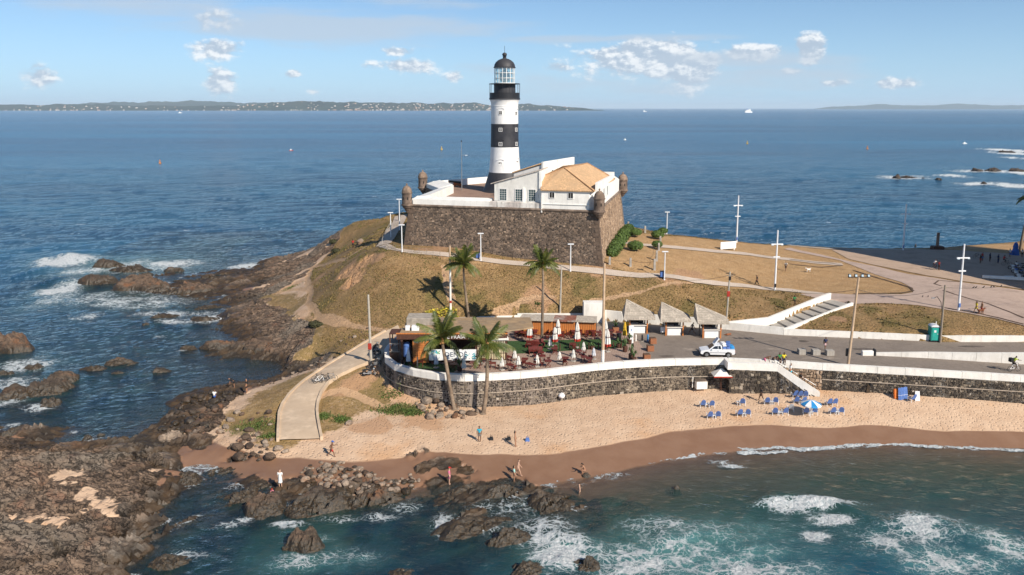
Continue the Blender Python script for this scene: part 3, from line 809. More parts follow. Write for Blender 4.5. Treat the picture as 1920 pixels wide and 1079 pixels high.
def sea_fields(X, Y):
 ter = _lookup(HT, X, Y)
 inside_ = (X > gxs[0]) & (X < gxs[-1]) & (Y > gys[0]) & (Y < gys[-1])
 edge = np.minimum.reduce([(X - gxs[0]) / 14, (gxs[-1] - X) / 14, (gys[-1] - Y) / 14])
 ter = np.where(inside_, ter * np.clip(edge, 0, 1) - 7.5 * (1 - np.clip(edge, 0, 1)), -8.0)
 ter = np.where(Y < gys[0], np.minimum(ter, -2), ter)
 dep = -ter
 h = np.zeros_like(X)
 near = (np.hypot(X, Y) < 900)
 h[near] = wave_h(X[near], Y[near])
 cove = inpoly([tuple(g(a, b, 0)[:2]) for a, b in [(200, 850), (260, 700), (420, 610), (620, 690), (480, 760), (330, 870)]], X, Y)
 h *= sstep(0, 1.6, dep) * .85 + .10
 h *= np.where(cove, .55, 1.0)
 R_ = np.hypot(X, Y)
 h *= 1 + .6 * sstep(120, 300, R_)
 h *= sstep(900, 500, R_)
 foam = np.zeros_like(X); milk = np.zeros_like(X)
 lown = fbm(X * .22, Y * .22, None, 4, 301)
 finen = fbm(X * .75, Y * 1.0, None, 4, 303, .6)
 for (px, py, rx, ry, s, mk) in FOAM:
  c = g(px, py, 0)
  ex = abs(g(px + rx, py, 0)[0] - c[0])
  ey = abs(g(px, py - ry, 0)[1] - g(px, py + ry, 0)[1]) / 2
  sel = (np.abs(X - c[0]) < ex * 2.4) & (np.abs(Y - c[1]) < ey * 2.4)
  if not sel.any():
   continue
  q = ((X[sel] - c[0]) / ex) ** 2 + ((Y[sel] - c[1]) / ey) ** 2
  f = np.exp(-q * .9) * np.clip(1 + .6 * lown[sel] + .7 * finen[sel], .1, 1.8)
  foam[sel] = np.maximum(foam[sel], f * (s * .88 if s < 1 else s * .95))
  milk[sel] = np.maximum(milk[sel], f * mk)
 for pts, A, w in BREAK:
  pl = [tuple(g(a, b, 0)[:2]) for a, b in pts]
  c0 = np.mean(pl, 0)
  sel = np.hypot(X - c0[0], Y - c0[1]) < 22
  if not sel.any():
   continue
  xs, ys = X[sel], Y[sel]
  order = np.argsort([p[0] for p in pl])
  lx, ly = np.array([pl[i][0] for i in order]), np.array([pl[i][1] for i in order])
  yc = np.interp(xs, lx, ly)
  ends = sstep(lx[0] - 1.5, lx[0] + 1.5, xs) * sstep(lx[-1] + 1.5, lx[-1] - 1.5, xs)
  d = ys - yc + .5 * lown[sel]
  prof = np.where(d < 0, np.exp(-(d / (w * .75)) ** 2), np.exp(-(d / (w * 1.9)) ** 2))
  h[sel] += 1.35 * A * prof * ends * (1 + .25 * lown[sel])
 for pts in LAP:
  pl = [tuple(g(a, b, 0)[:2]) for a, b in pts]
  sel = (np.abs(X - 40) < 60) & (Y > 60) & (Y < 80)
  d = segdist(pl, X[sel], Y[sel]) + .16 * lown[sel] + .22 * fbm(X[sel] * 1.1, Y[sel] * 1.1, None, 3, 305)
  foam[sel] = np.maximum(foam[sel], 1.15 * sstep(.62, .05, d) * (.75 + .6 * finen[sel]))
 touch = sstep(.30, .03, np.abs(dep - .05)) * sstep(.0, .35, fbm(X * .5, Y * .5, None, 3, 307) + .05)
 foam = np.maximum(foam, touch * .45 * np.where(cove, .25, 1) * (Y < 200))
 caps = sstep(.60, .68, fbm(X * .13, Y * .34, None, 4, 309)) * sstep(90, 130, Y) * sstep(500, 250, R_) * .42
 foam = np.maximum(foam, caps)
 h += .07 * foam * (1 + fbm(X * 1.7, Y * 1.7, None, 3, 311)) + .16 * sstep(.5, 1.1, foam) * (near * 1.0) * fbm(X * 2.3, Y * 2.3, None, 3, 313, .7)
 rock_near = _lookup(m_rock, X, Y) * inside_
 return h, dep, np.clip(foam, 0, 1.3), np.clip(milk, 0, 1), rock_near
def sea_material():
 m, nt = new_mat('sea_water')
 geo = nt.n('ShaderNodeNewGeometry').outputs['Position']
 at = nt.n('ShaderNodeAttribute', attribute_name='sea')
 sp = nt.n('ShaderNodeSeparateColor', ins={0: at.outputs['Color']})
 dep, foam, milk = sp.outputs           # depth/8, foam/1.3, milk
 dep = nt.m('MULTIPLY', dep, 8.0)
 foam = nt.m('MULTIPLY', foam, 1.3)
 xy = nt.map(geo, (1, 1, 0))
 dist = nt.n('ShaderNodeVectorMath', operation='LENGTH', ins={0: xy}).outputs['Value']
 n_patch = nt.noise(nt.map(geo, (.35, 1, 1)), .020, 4, .6)
 n_far = nt.noise(nt.map(geo, (.18, 1, 1)), .0035, 4, .6)
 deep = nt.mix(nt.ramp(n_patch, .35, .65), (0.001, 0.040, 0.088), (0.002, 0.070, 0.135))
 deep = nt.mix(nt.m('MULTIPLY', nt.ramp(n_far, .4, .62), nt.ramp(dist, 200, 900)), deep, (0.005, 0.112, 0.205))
 teal = (0.026, 0.076, 0.064)
 near = nt.ramp(dep, 1.0, 5.0)
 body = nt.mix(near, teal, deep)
 nr = nt.noise(geo, .35, 4, .6)
 body = nt.mix(nt.m('MULTIPLY', at.outputs['Alpha'], nt.ramp(nr, .3, .62, .35, .95)), body, (0.006, 0.024, 0.040))
 body = nt.mix(nt.m('MULTIPLY', milk, .78), body, (0.10, 0.255, 0.25))
 opac = nt.m('SUBTRACT', 1.0, nt.m('EXPONENT', nt.m('MULTIPLY', nt.m('MAXIMUM', dep, 0.0), -.62)))
 opac = nt.m('MAXIMUM', opac, nt.m('MULTIPLY', milk, .8))
 w1 = nt.noise(nt.map(geo, (.55, 1, 1), (0, 0, R(8))), 1.15, 5, .62)
 w2 = nt.noise(nt.map(geo, (.45, 1, 1), (0, 0, R(-14))), .30, 4, .6)
 w3 = nt.noise(nt.map(geo, (.40, 1, 1), (0, 0, R(5))), .075, 4, .6)
 hh = nt.m('ADD', nt.m('ADD', nt.m('MULTIPLY', w1, .50), nt.m('MULTIPLY', nt.noise(nt.map(geo, (.7, 1, 1), (0, 0, R(20))), 3.6, 3, .6), .14)), nt.m('ADD', nt.m('MULTIPLY', w2, nt.ramp(dist, 60, 160, .35, 1.1)), nt.m('MULTIPLY', w3, nt.ramp(dist, 120, 400, 0, 2.6))))
 calm = nt.ramp(dep, .0, 1.2, .35, 1.0)
 nrm = nt.bump(hh, nt.m('MULTIPLY', calm, .9), .75)
 dif = nt.n('ShaderNodeBsdfDiffuse', ins={'Color': body})
 tr = nt.n('ShaderNodeBsdfTransparent', ins={'Color': nt.mix(nt.ramp(dep, 0, 2.0), (0.96, 0.98, 0.97), (0.62, 0.76, 0.68))})
 ms = nt.n('ShaderNodeMixShader', ins={0: opac})
 nt.t.links.new(tr.outputs[0], ms.inputs[1])
 nt.t.links.new(dif.outputs[0], ms.inputs[2])
 gl = nt.n('ShaderNodeBsdfGlossy', ins={'Color': (1, 1, 1), 'Roughness': nt.ramp(dist, 80, 900, .05, .24), 'Normal': nrm})
 fr = nt.n('ShaderNodeFresnel', ins={'IOR': 1.333, 'Normal': nrm})
 fac = nt.m('MINIMUM', nt.m('MULTIPLY', fr.outputs[0], nt.ramp(dep, -.02, .12)), .62)
 ms2 = nt.n('ShaderNodeMixShader', ins={0: fac})
 nt.t.links.new(ms.outputs[0], ms2.inputs[1])
 nt.t.links.new(gl.outputs[0], ms2.inputs[2])
 warp = nt.n('ShaderNodeTexNoise', ins={'Vector': geo, 'Scale': .8, 'Detail': 3})
 wv = nt.n('ShaderNodeVectorMath', operation='MULTIPLY_ADD', ins={0: warp.outputs['Color'], 1: (1.6, 1.6, 1.6), 2: geo}).outputs[0]
 v1 = nt.n('ShaderNodeTexVoronoi', feature='DISTANCE_TO_EDGE', ins={'Vector': nt.map(wv, (.8, 1.2, .3)), 'Scale': .85}).outputs[0]
 v2 = nt.n('ShaderNodeTexVoronoi', feature='DISTANCE_TO_EDGE', ins={'Vector': nt.map(wv, (.9, 1.2, .3)), 'Scale': 2.5}).outputs[0]
 fn = nt.noise(geo, 3.2, 6, .72)
 lace = nt.m('ADD', nt.m('MINIMUM', nt.m('MULTIPLY', v1, 1.5), nt.m('MULTIPLY', v2, 2.4)), nt.m('MULTIPLY', nt.m('SUBTRACT', fn, .5), .75))
 fm = nt.ramp(nt.m('SUBTRACT', nt.m('MULTIPLY', foam, nt.m('ADD', .12, nt.m('MULTIPLY', foam, .60))), lace), -.04, .16)
 fm = nt.m('MULTIPLY', fm, nt.ramp(foam, .06, .34))
 fd = nt.n('ShaderNodeBsdfDiffuse', ins={'Color': nt.mix(nt.ramp(fn, .3, .62), (0.36, 0.45, 0.48), (0.82, 0.84, 0.84)), 'Normal': nt.bump(fn, 1.0, .5)})  # foam hollows tinted grey-blue, their shade put into the colour
 ms3 = nt.n('ShaderNodeMixShader', ins={0: fm})
 nt.t.links.new(ms2.outputs[0], ms3.inputs[1])
 nt.t.links.new(fd.outputs[0], ms3.inputs[2])
 finish(nt, ms3.outputs[0])
 return m
SEA = sea_material()
ang = np.radians(np.arange(-47, 47.01, 0.115))
rr = [30.0]
while rr[-1] < 90000:
 rr.append(rr[-1] + max(.17, min(rr[-1] ** 2 / 27000, rr[-1] * .22)))
rr = np.array(rr)
AA, RR = np.meshgrid(ang, rr)
SX, SY = RR * np.sin(AA), RR * np.cos(AA)
sh, sdep, sfoam, smilk, srock = sea_fields(SX, SY)
sea = grid_mesh('sea', SX, SY, sh, SEA, {'sea': (np.clip(sdep / 8, -.1, 1), sfoam / 1.3, smilk, srock * np.clip(sdep * 1.2, 0, 1) * (SX < 8))}, True, 'structure')
# ================================================================== materials shared below
WHITE = mat('white_paint', (0.82, 0.79, 0.73), .7, .05, 1.5, (0.74, 0.71, 0.65), dirt=.30, bump=.01)
WHITE_CLEAN = mat('white_enamel', (0.80, 0.80, 0.78), .45, .03, 2)
LIME = mat('limewash', (0.84, 0.82, 0.77), .8, .04, 1.2, (0.77, 0.75, 0.70), dirt=.25, bump=.015)
CONCRETE = mat('concrete', (0.57, 0.44, 0.31), .85, .12, 1.2, (0.50, 0.38, 0.265), dirt=.15, bump=.01)
CONC_GREY = mat('grey_concrete', (0.36, 0.33, 0.29), .85, .15, 2, dirt=.3, bump=.01)
POLE_CONC = mat('pole_concrete', (0.42, 0.38, 0.32), .85, .12, 3, dirt=.3)
BLACKP = mat('black_paint', (0.028, 0.028, 0.032), .55, .25, 2, bump=.005)
DARKMETAL = mat('dark_metal', (0.035, 0.035, 0.038), .45, .2, 4, metal=.5)
WHITEMETAL = mat('white_metal', (0.74, 0.75, 0.76), .4, .05, 3)
GREYMETAL = mat('grey_metal', (0.33, 0.34, 0.35), .4, .1, 3, metal=.6)
WOOD_O = mat('orange_wood', (0.50, 0.175, 0.045), .6, .25, 2.5, aniso=(5, 5, .5), dirt=.3)
WOOD_D = mat('dark_wood', (0.085, 0.035, 0.02), .65, .3, 3, aniso=(4, 4, .6))
WOOD_GREY = mat('weathered_wood', (0.27, 0.22, 0.17), .8, .25, 3, aniso=(4, 4, .5))
THATCH = mat('grey_shingle', (0.47, 0.41, 0.335), .95, .3, 5, (0.38, 0.33, 0.27), bump=.05, bscale=9)
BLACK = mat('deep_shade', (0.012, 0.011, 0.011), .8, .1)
GLASS_D = mat('window_glass', (0.022, 0.055, 0.06), .12, .3, 1.5, spec=.6)
GLASS_L = mat('lantern_glass', (0.45, 0.56, 0.62), .08, .2, 1, spec=.7)
RUBBER = mat('rubber', (0.02, 0.02, 0.02), .8, .2)
REDPAINT = mat('red_paint', (0.36, 0.035, 0.02), .5, .15)
MAROON = mat('maroon_wood', (0.12, 0.020, 0.015), .55, .3, 4)
YELLOW = mat('yellow_cloth', (0.70, 0.45, 0.04), .8, .12)
BLUE = mat('blue_plastic', (0.085, 0.17, 0.43), .45, .15)
BLUE_L = mat('light_blue_plastic', (0.03, 0.25, 0.55), .45, .15)
WHITEPL = mat('white_plastic', (0.78, 0.78, 0.78), .45, .05)
def pave_mat(name, col, col2, scale, joint, dark=.55, kind='brick'):
 m, nt = new_mat(name)
 geo = nt.n('ShaderNodeNewGeometry').outputs['Position']
 b = nt.n('ShaderNodeTexBrick', ins={'Vector': nt.map(geo, (1, 1, 0), (0, 0, R(12))), 'Color1': col, 'Color2': col2, 'Mortar': tuple(x * dark for x in col), 'Scale': scale, 'Mortar Size': joint, 'Brick Width': .5, 'Row Height': .25, 'Mortar Smooth': .3})
 n = nt.noise(geo, .35, 5, .65)
 n2 = nt.noise(geo, 3.5, 4, .7)
 c = nt.mix(nt.m('MULTIPLY', nt.ramp(n, .45, .72), .45), b.outputs[0], tuple(x * .55 for x in col))
 c = nt.mix(nt.m('MULTIPLY', nt.ramp(n2, .52, .72), .25), c, tuple(min(1, x * 1.35) for x in col))
 stain = nt.noise(nt.map(geo, (.5, 1.4, 1)), .30, 5, .7)
 c = nt.mix(nt.m('MULTIPLY', nt.ramp(stain, .60, .72), .5), c, tuple(x * .4 for x in col))
 bs = nt.n('ShaderNodeBsdfPrincipled', ins={'Base Color': c, 'Roughness': .85, 'Specular IOR Level': .3})
 nt.set(bs, 'Normal', nt.bump(nt.m('ADD', b.outputs[1], n2), .4, .02))
 finish(nt, bs.outputs[0])
 return m
PAV_PINK = pave_mat('plaza_setts', (0.44, 0.33, 0.27), (0.50, 0.385, 0.315), 1.4, .02, .75)
PAV_ROAD = pave_mat('road_setts', (0.235, 0.195, 0.16), (0.285, 0.235, 0.195), 1.6, .03, .6)
PAV_TERR = pave_mat('terrace_brick', (0.36, 0.255, 0.20), (0.41, 0.30, 0.24), .9, .03, .6)
PAV_PATH = pave_mat('path_stone', (0.50, 0.41, 0.33), (0.55, 0.46, 0.38), .8, .02, .8)
PAV_LOT = pave_mat('brown_setts', (0.44, 0.32, 0.23), (0.49, 0.36, 0.265), 1.5, .02, .8)
def sheet(name, poly, z, material, dz=.0):
 """flat sheet over a plan polygon"""
 vs = [Vector((p[0], p[1], 0)) for p in poly]
 tri = tessellate_polygon([vs])
 mb = MB()
 fs = []
 for t in tri:
  a, b, c = t
  cr = (vs[b].x - vs[a].x) * (vs[c].y - vs[a].y) - (vs[b].y - vs[a].y) * (vs[c].x - vs[a].x)
  fs.append(t if cr > 0 else (a, c, b))
 mb.add([(p.x, p.y, z + dz) for p in vs], fs)
 return tag(mb.build(name, material), kind='structure')
def drape(name, poly, material, lift=.05, step=.8, arr=None):
 """sheet that follows the land under a plan polygon"""
 arr = PLATZ if arr is None else arr
 bm = bmesh.new()
 vs = [bm.verts.new((p[0], p[1], 0)) for p in poly]
 tri = tessellate_polygon([[Vector((p[0], p[1], 0)) for p in poly]])
 for t in tri:
  try:
   bm.faces.new([vs[i] for i in t])
  except ValueError:
   pass
 x0, x1 = min(p[0] for p in poly), max(p[0] for p in poly)
 y0, y1 = min(p[1] for p in poly), max(p[1] for p in poly)
 for k in np.arange(x0 + step, x1, step):
  bmesh.ops.bisect_plane(bm, geom=bm.verts[:] + bm.edges[:] + bm.faces[:], plane_co=(k, 0, 0), plane_no=(1, 0, 0))
 for k in np.arange(y0 + step, y1, step):
  bmesh.ops.bisect_plane(bm, geom=bm.verts[:] + bm.edges[:] + bm.faces[:], plane_co=(0, k, 0), plane_no=(0, 1, 0))
 co = np.array([v.co[:] for v in bm.verts])
 z = np.maximum.reduce([_lookup(arr, co[:, 0] + ox, co[:, 1] + oy) for ox in (-.2, 0, .2) for oy in (-.2, 0, .2)]) + lift
 for v, zz in zip(bm.verts, z):
  v.co.z = zz
 for f in bm.faces:
  if f.normal.z < 0:
   f.normal_flip()
  f.smooth = True
 me = bpy.data.meshes.new(name)
 bm.to_mesh(me)
 bm.free()
 me.materials.append(material)
 o = bpy.data.objects.new(name, me)
 COL.objects.link(o)
 return tag(o, kind='structure')
def ribbon(pts, w):
 """plan polygon of a band of width w along plan points (w may be a list)"""
 L, Rr = [], []
 n = len(pts)
 for i, p in enumerate(pts):
  a, b = pts[max(0, i - 1)], pts[min(n - 1, i + 1)]
  d = Vector((b[0] - a[0], b[1] - a[1])).normalized()
  ww = w[i] if isinstance(w, (list, tuple)) else w
  L.append((p[0] - d.y * ww / 2, p[1] + d.x * ww / 2))
  Rr.append((p[0] + d.y * ww / 2, p[1] - d.x * ww / 2))
 return L + list(reversed(Rr))
def gp(pts, z=PZ):
 return [tuple(g(a, b, z)[:2]) for a, b in pts]
mb = MB().prism(PLAT, 0.0, PZ)
tag(mb.build('promenade', PAV_ROAD), kind='structure')
terr_front = [tuple((Vector(p[:2]) * .995)) for p in WALL_A]
TERR = gp([(735, 640), (726, 664), (745, 681), (790, 694), (850, 701), (940, 698), (1038, 690), (1130, 679), (1205, 674), (1212, 660), (1190, 632), (1160, 615), (1115, 612), (975, 622), (750, 640)])
sheet('terrace', TERR, PZ, PAV_TERR, .004)
TURF = mat('artificial_turf', (0.030, 0.072, 0.018), .9, .4, 6, bump=.02, bscale=30)
sheet('turf', gp([(757, 687), (790, 692.5), (850, 699), (862, 690), (850, 676), (760, 679)]), PZ, TURF, .008)
sheet('turf', gp([(948, 640), (1140, 636), (1172, 640), (1176, 652), (1050, 659), (965, 664)]), PZ, TURF, .008)
PATCH = mat('tar_patch', (0.11, 0.09, 0.075), .9, .3, 2)
SLAB = mat('road_slab', (0.27, 0.225, 0.185), .9, .2, 1.5)
for k, (px, py, rx, ry, m_) in enumerate(((1507, 640, 10, 2.2, PATCH), (1490, 634, 7, 1.0, PATCH), (1415, 642, 5, .9, PATCH), (1620, 655, 22, 2.5, PATCH), (1540, 672, 42, 2.2, SLAB), (1450, 655, 16, 2, SLAB), (1820, 650, 26, 1.6, PATCH), (1700, 690, 30, 2, SLAB), (1290, 655, 14, 2.4, SLAB), (1250, 668, 16, 1.6, PATCH))):
 c = g(px, py, PZ)
 a = abs(g(px + rx, py, PZ).x - c.x)
 b = abs(g(px, py - ry, PZ).y - c.y)
 rg_ = random.Random(k)
 sheet('road_patch', [(c.x + a * math.cos(t) * rg_.uniform(.75, 1.1), c.y + b * math.sin(t) * rg_.uniform(.75, 1.1)) for t in [2 * math.pi * i / 14 for i in range(14)]], PZ, m_, .004 + .0005 * k)
plaza = bp([(1508, 590), (1530, 580), (1560, 572), (1592, 566), (1600, 571), (1650, 569), (1720, 573), (1800, 586), (1860, 597), (1920, 612), (2100, 640), (2250, 660), (2250, 560), (1920, 546), (1800, 530), (1740, 520), (1700, 514), (1640, 500), (1590, 490),
   (1540, 478), (1500, 470), (1480, 465), (1470, 468), (1520, 478), (1575, 489), (1640, 515), (1690, 530), (1712, 541), (1712, 549), (1690, 553), (1600, 553), (1530, 549), (1500, 553), (1540, 562), (1560, 566), (1530, 575), (1500, 588)])
drape('plaza', plaza, PAV_PINK, .05, 1.1)
lot = bp([(1560, 470), (1660, 469), (1760, 470), (1860, 474), (1920, 478), (2250, 492), (2250, 558), (1920, 544), (1800, 528), (1740, 518), (1640, 498), (1590, 486)])
drape('brown_lot', lot, PAV_LOT, .07, 1.2)
for nm, pts, w in (('footpath', [(718, 461), (735, 468), (780, 474), (830, 478), (900, 487), (1000, 497), (1100, 508), (1200, 518), (1300, 527), (1400, 537), (1480, 545), (1545, 552)], 1.7),
                   ('footpath', [(1150, 453), (1200, 460), (1300, 468), (1400, 477), (1480, 487), (1580, 497)], 2.3),
                   ('footpath', [(1195, 427), (1250, 440.5), (1350, 450), (1480, 460.5), (1570, 468), (1660, 468.5), (1790, 471), (1920, 480)], 1.3),
                   ('footpath', [(752, 405), (742, 425), (728, 448), (719, 460)], 2.6)):
 drape(nm, ribbon(bp(pts), w), PAV_PATH, .06, 1.0)
drape('boat_ramp', RAMP, CONCRETE, .07, .7, BASE)
EDGE = mat('kerb_dark', (0.10, 0.065, 0.045), .9, .2)
for pts in ([(1480, 487.5), (1560, 495), (1580, 499), (1540, 502), (1480, 496)], [(1600, 508), (1660, 526), (1705, 539), (1713, 546), (1690, 551), (1600, 552)], [(1765, 537), (1752, 533), (1760, 527), (1800, 530)],
   [(1768, 545), (1790, 553), (1850, 570), (1920, 598)], [(1770, 578), (1840, 590), (1920, 610)]):
 drape('kerb_strip', ribbon(bp(pts), .32), EDGE, .085, 1.0)
# ================================================================== rubble stone facing
def rubble_mat(name, stops, mortar, scale=1.0):
 m, nt = new_mat(name)
 geo = nt.n('ShaderNodeNewGeometry').outputs['Position']
 at = nt.n('ShaderNodeAttribute', attribute_name='tone')
 s = nt.n('ShaderNodeSeparateColor', ins={0: at.outputs['Color']})
 cr = nt.n('ShaderNodeValToRGB', ins={0: s.outputs[0]})
 cr.color_ramp.elements[0].position, cr.color_ramp.elements[0].color = stops[0][0], (*stops[0][1], 1)
 cr.color_ramp.elements[1].position, cr.color_ramp.elements[1].color = stops[-1][0], (*stops[-1][1], 1)
 for p, c in stops[1:-1]:
  e = cr.color_ramp.elements.new(p)
  e.color = (*c, 1)
 n = nt.noise(geo, 5, 5, .7)
 nl = nt.noise(geo, .45, 5, .65)
 c = nt.mix(nt.m('MULTIPLY', nt.ramp(n, .35, .7), .5), cr.outputs[0], nt.mix(1.0, cr.outputs[0], (.5, .5, .5, 1), 'MULTIPLY'))
 c = nt.mix(nt.m('MULTIPLY', nt.ramp(nl, .46, .66), .55), c, nt.mix(1.0, c, (.42, .42, .43, 1), 'MULTIPLY'))
 c = nt.mix(s.outputs[1], c, nt.mix(nt.ramp(nl, .4, .6), mortar, tuple(x * .45 for x in mortar)))
 bs = nt.n('ShaderNodeBsdfPrincipled', ins={'Base Color': c, 'Roughness': .9, 'Specular IOR Level': .3})
 nt.set(bs, 'Normal', nt.bump(n, .8, .05))
 finish(nt, bs.outputs[0])
 return m
SEASTONE = rubble_mat('sea_wall_stone', [(0, (0.026, 0.022, 0.019)), (.4, (0.075, 0.061, 0.049)), (.65, (0.15, 0.12, 0.09)), (.85, (0.31, 0.25, 0.18)), (1, (0.50, 0.43, 0.35))], (0.27, 0.22, 0.165))
FORTSTONE = rubble_mat('fort_stone', [(0, (0.055, 0.043, 0.034)), (.35, (0.125, 0.092, 0.068)), (.6, (0.215, 0.155, 0.112)), (.8, (0.32, 0.225, 0.155)), (1, (0.52, 0.39, 0.28))], (0.16, 0.115, 0.085))
FORTPALE = rubble_mat('fort_stone_pale', [(0, (0.20, 0.135, 0.09)), (.4, (0.36, 0.25, 0.165)), (.8, (0.52, 0.37, 0.25)), (1, (0.64, 0.49, 0.36))], (0.45, 0.32, 0.22))
QUOIN = mat('quoin_stone', (0.115, 0.08, 0.058), .9, .3, 2, dirt=.4, bump=.04)
CORDON = mat('cordon_stone', (0.22, 0.165, 0.125), .9, .25, 2, (0.12, 0.09, 0.07), dirt=.5, bump=.03)
def rubble(name, material, parent, bottom, top, size=.42, seed=1, relief=.07, light=0.0):
 """stones laid in a skin over a ruled surface; bottom/top are lists of 3-D points, outward side on the right when walking along"""
 rng = random.Random(seed)
 B = [Vector(p) for p in bottom]
 T = [Vector(p) for p in top]
 cum = [0]
 for i in range(len(B) - 1):
  cum.append(cum[-1] + ((T[i + 1] - T[i]).length + (B[i + 1] - B[i]).length) / 2)
 tot = cum[-1]
 def S(s, v):
  s = min(max(s, 0), tot - 1e-6)
  i = max(k for k in range(len(cum) - 1) if cum[k] <= s)
  f = (s - cum[i]) / (cum[i + 1] - cum[i])
  return (B[i].lerp(B[i + 1], f)).lerp(T[i].lerp(T[i + 1], f), v)
 def wv(s, v):
  return v + .8 / rows_ * float(mnoise.noise((s * .8, v * 3, seed * 3.1))) * (1 if .02 < v < .98 else 0)
 def nrm(s, v):
  a = S(min(s + .05, tot), v) - S(max(s - .05, 0), v)
  b = S(s, min(1, v + .05)) - S(s, max(0, v - .05))
  return a.cross(b).normalized()
 hmax = max((T[i] - B[i]).length for i in range(len(B)))
 rows = max(1, int(hmax / (size * .85)))
 rows_ = rows
 verts, faces, tone = [], [], []
 ns = max(2, int(tot / 1.2))
 for i in range(ns):
  s0, s1 = tot * i / ns, tot * (i + 1) / ns
  o = len(verts)
  verts += [S(s0, 0), S(s1, 0), S(s1, 1), S(s0, 1)]
  faces.append((o, o + 1, o + 2, o + 3))
  tone.append((.5, 1))
 for r_ in range(rows):
  v0, v1 = r_ / rows, (r_ + 1) / rows
  s = -rng.random() * size
  while s < tot:
   w = size * rng.choice((rng.uniform(.5, 1.0), rng.uniform(.7, 1.5)))
   a, b = max(0, s), min(tot, s + w)
   s += w
   if b - a < .08:
    continue
   gpx, gpv = .03, .03 / hmax * 1.1
   j = lambda k: rng.uniform(-k, k)
   jv = .30 / rows
   out = relief * rng.uniform(.3, 1.2)
   cs = [(a + gpx, v0 + gpv), (b - gpx, v0 + gpv), (b - gpx, v1 - gpv), (a + gpx, v1 - gpv)]
   cs = [(p + j(.07), min(1, max(0, wv(p, q) + j(jv)))) for p, q in cs]
   cm = (sum(p for p, q in cs) / 4, sum(q for p, q in cs) / 4)
   n_ = nrm(*cm)
   o = len(verts)
   for p, q in cs:
    verts.append(S(p, q) + n_ * .004)
   for p, q in cs:
    k = .80
    verts.append(S(cm[0] + (p - cm[0]) * k, cm[1] + (q - cm[1]) * k) + n_ * (out + j(.015)))
   faces.append((o + 4, o + 5, o + 6, o + 7))
   for i in range(4):
    faces.append((o + i, o + (i + 1) % 4, o + 4 + (i + 1) % 4, o + 4 + i))
   t = min(1, max(0, rng.betavariate(1.6, 2.2) + light))
   tone += [(t, 0)] * 5
 me = bpy.data.meshes.new(name)
 me.from_pydata([tuple(v) for v in verts], [], faces)
 at = me.attributes.new('tone', 'FLOAT_COLOR', 'CORNER')
 arr = []
 for f, t in zip(me.polygons, tone):
  arr += [t[0], t[1], 0, 1] * f.loop_total
 at.data.foreach_set('color', arr)
 me.materials.append(material)
 o = bpy.data.objects.new(name, me)
 COL.objects.link(o)
 if parent is not None:
  o.parent = parent
 o['kind'] = 'stuff'
 return o
def resample(pts, step):
 pts = [Vector(p) for p in pts]
 out = [pts[0]]
 acc = 0
 for i in range(len(pts) - 1):
  L = (pts[i + 1] - pts[i]).length
  n = max(1, int(round(L / step)))
  for k in range(1, n + 1):
   out.append(pts[i].lerp(pts[i + 1], k / n))
 return out
def arc_len_points(pts, step):
 pts = [Vector(p) for p in pts]
 cum = [0]
 for i in range(len(pts) - 1):
  cum.append(cum[-1] + (pts[i + 1] - pts[i]).length)
 n = max(1, int(round(cum[-1] / step)))
 out = []
 for k in range(n + 1):
  s = cum[-1] * k / n
  i = max(j for j in range(len(cum) - 1) if cum[j] <= s + 1e-9)
  out.append(pts[i].lerp(pts[i + 1], (s - cum[i]) / max(1e-9, cum[i + 1] - cum[i])))
 return out
def smooth_line(pts, it=2):
 for _ in range(it):
  q = [pts[0]]
  for i in range(len(pts) - 1):
   a, b = Vector(pts[i]), Vector(pts[i + 1])
   q += [a.lerp(b, .25), a.lerp(b, .75)]
  q.append(pts[-1])
  pts = q
 return pts
def coping(parent, line, z0, z1, th, step, material, name='coping_block', gap=.03, inward=True):
 """row of separate blocks along a line (plan), outer face on the line"""
 pts = arc_len_points([Vector((p[0], p[1], 0)) for p in line], step)
 for i in range(len(pts) - 1):
  a, b = pts[i], pts[i + 1]
  d = (b - a).normalized()
  nrm = Vector((-d.y, d.x, 0)) * th * (1 if inward else -1)
  a2, b2 = a + d * gap / 2, b - d * gap / 2
  jz = random.uniform(-.012, .012)
  lo, hi = (z0 if not callable(z0) else None), (z1 if not callable(z1) else None)
  za = [lo] * 4 if lo is not None else [z0(p) for p in (a2, b2, b2, a2)]
  zb = [hi + jz] * 4 if hi is not None else [z1(p) + jz for p in (a2, b2, b2, a2)]
  MB().prism([a2, b2, b2 + nrm, a2 + nrm], za, zb).build(name, material, parent)
def ground_under(p, off=.35):
 return min(float(_lookup(HT, np.array([p[0]]), np.array([p[1]]))[0]), float(_lookup(HT, np.array([p[0] * .996]), np.array([p[1] - off]))[0]))
sw = thing('sea_wall', 'curved dark rubble sea wall with white coping below the bar terrace', 'wall', WALL_A[10])
sw.location = (0, 0, 0)
LA = arc_len_points(smooth_line([Vector((p[0], p[1], 0)) for p in WALL_A[:19]], 2) + [Vector((WALL_A[19][0], WALL_A[19][1], 0))], .9)
def wall_core(parent, line, z0, z1, th):
 for i in range(len(line) - 1):
  pass
 L = [Vector((p[0], p[1])) for p in line]
 n = len(L)
 inn = []
 for i in range(n):
  d = (L[min(n - 1, i + 1)] - L[max(0, i - 1)]).normalized()
  inn.append(L[i] + Vector((-d.y, d.x)) * th)
 mb = MB()
 for i in range(n - 1):
  k = .03
  q = [L[i], L[i + 1], inn[i + 1], inn[i]]
  mb.prism(q, z0, z1)
 return mb.build('wall_core', CONC_GREY, parent)
wall_core(sw, [p for p in LA], -.5, PZ - .002, .7)
rubble('stone_facing', SEASTONE, sw, [Vector((p[0], p[1], max(-.2, ground_under(p) - .5))) for p in LA], [Vector((p[0], p[1], PZ - .02)) for p in LA], .31, 3, light=.06)
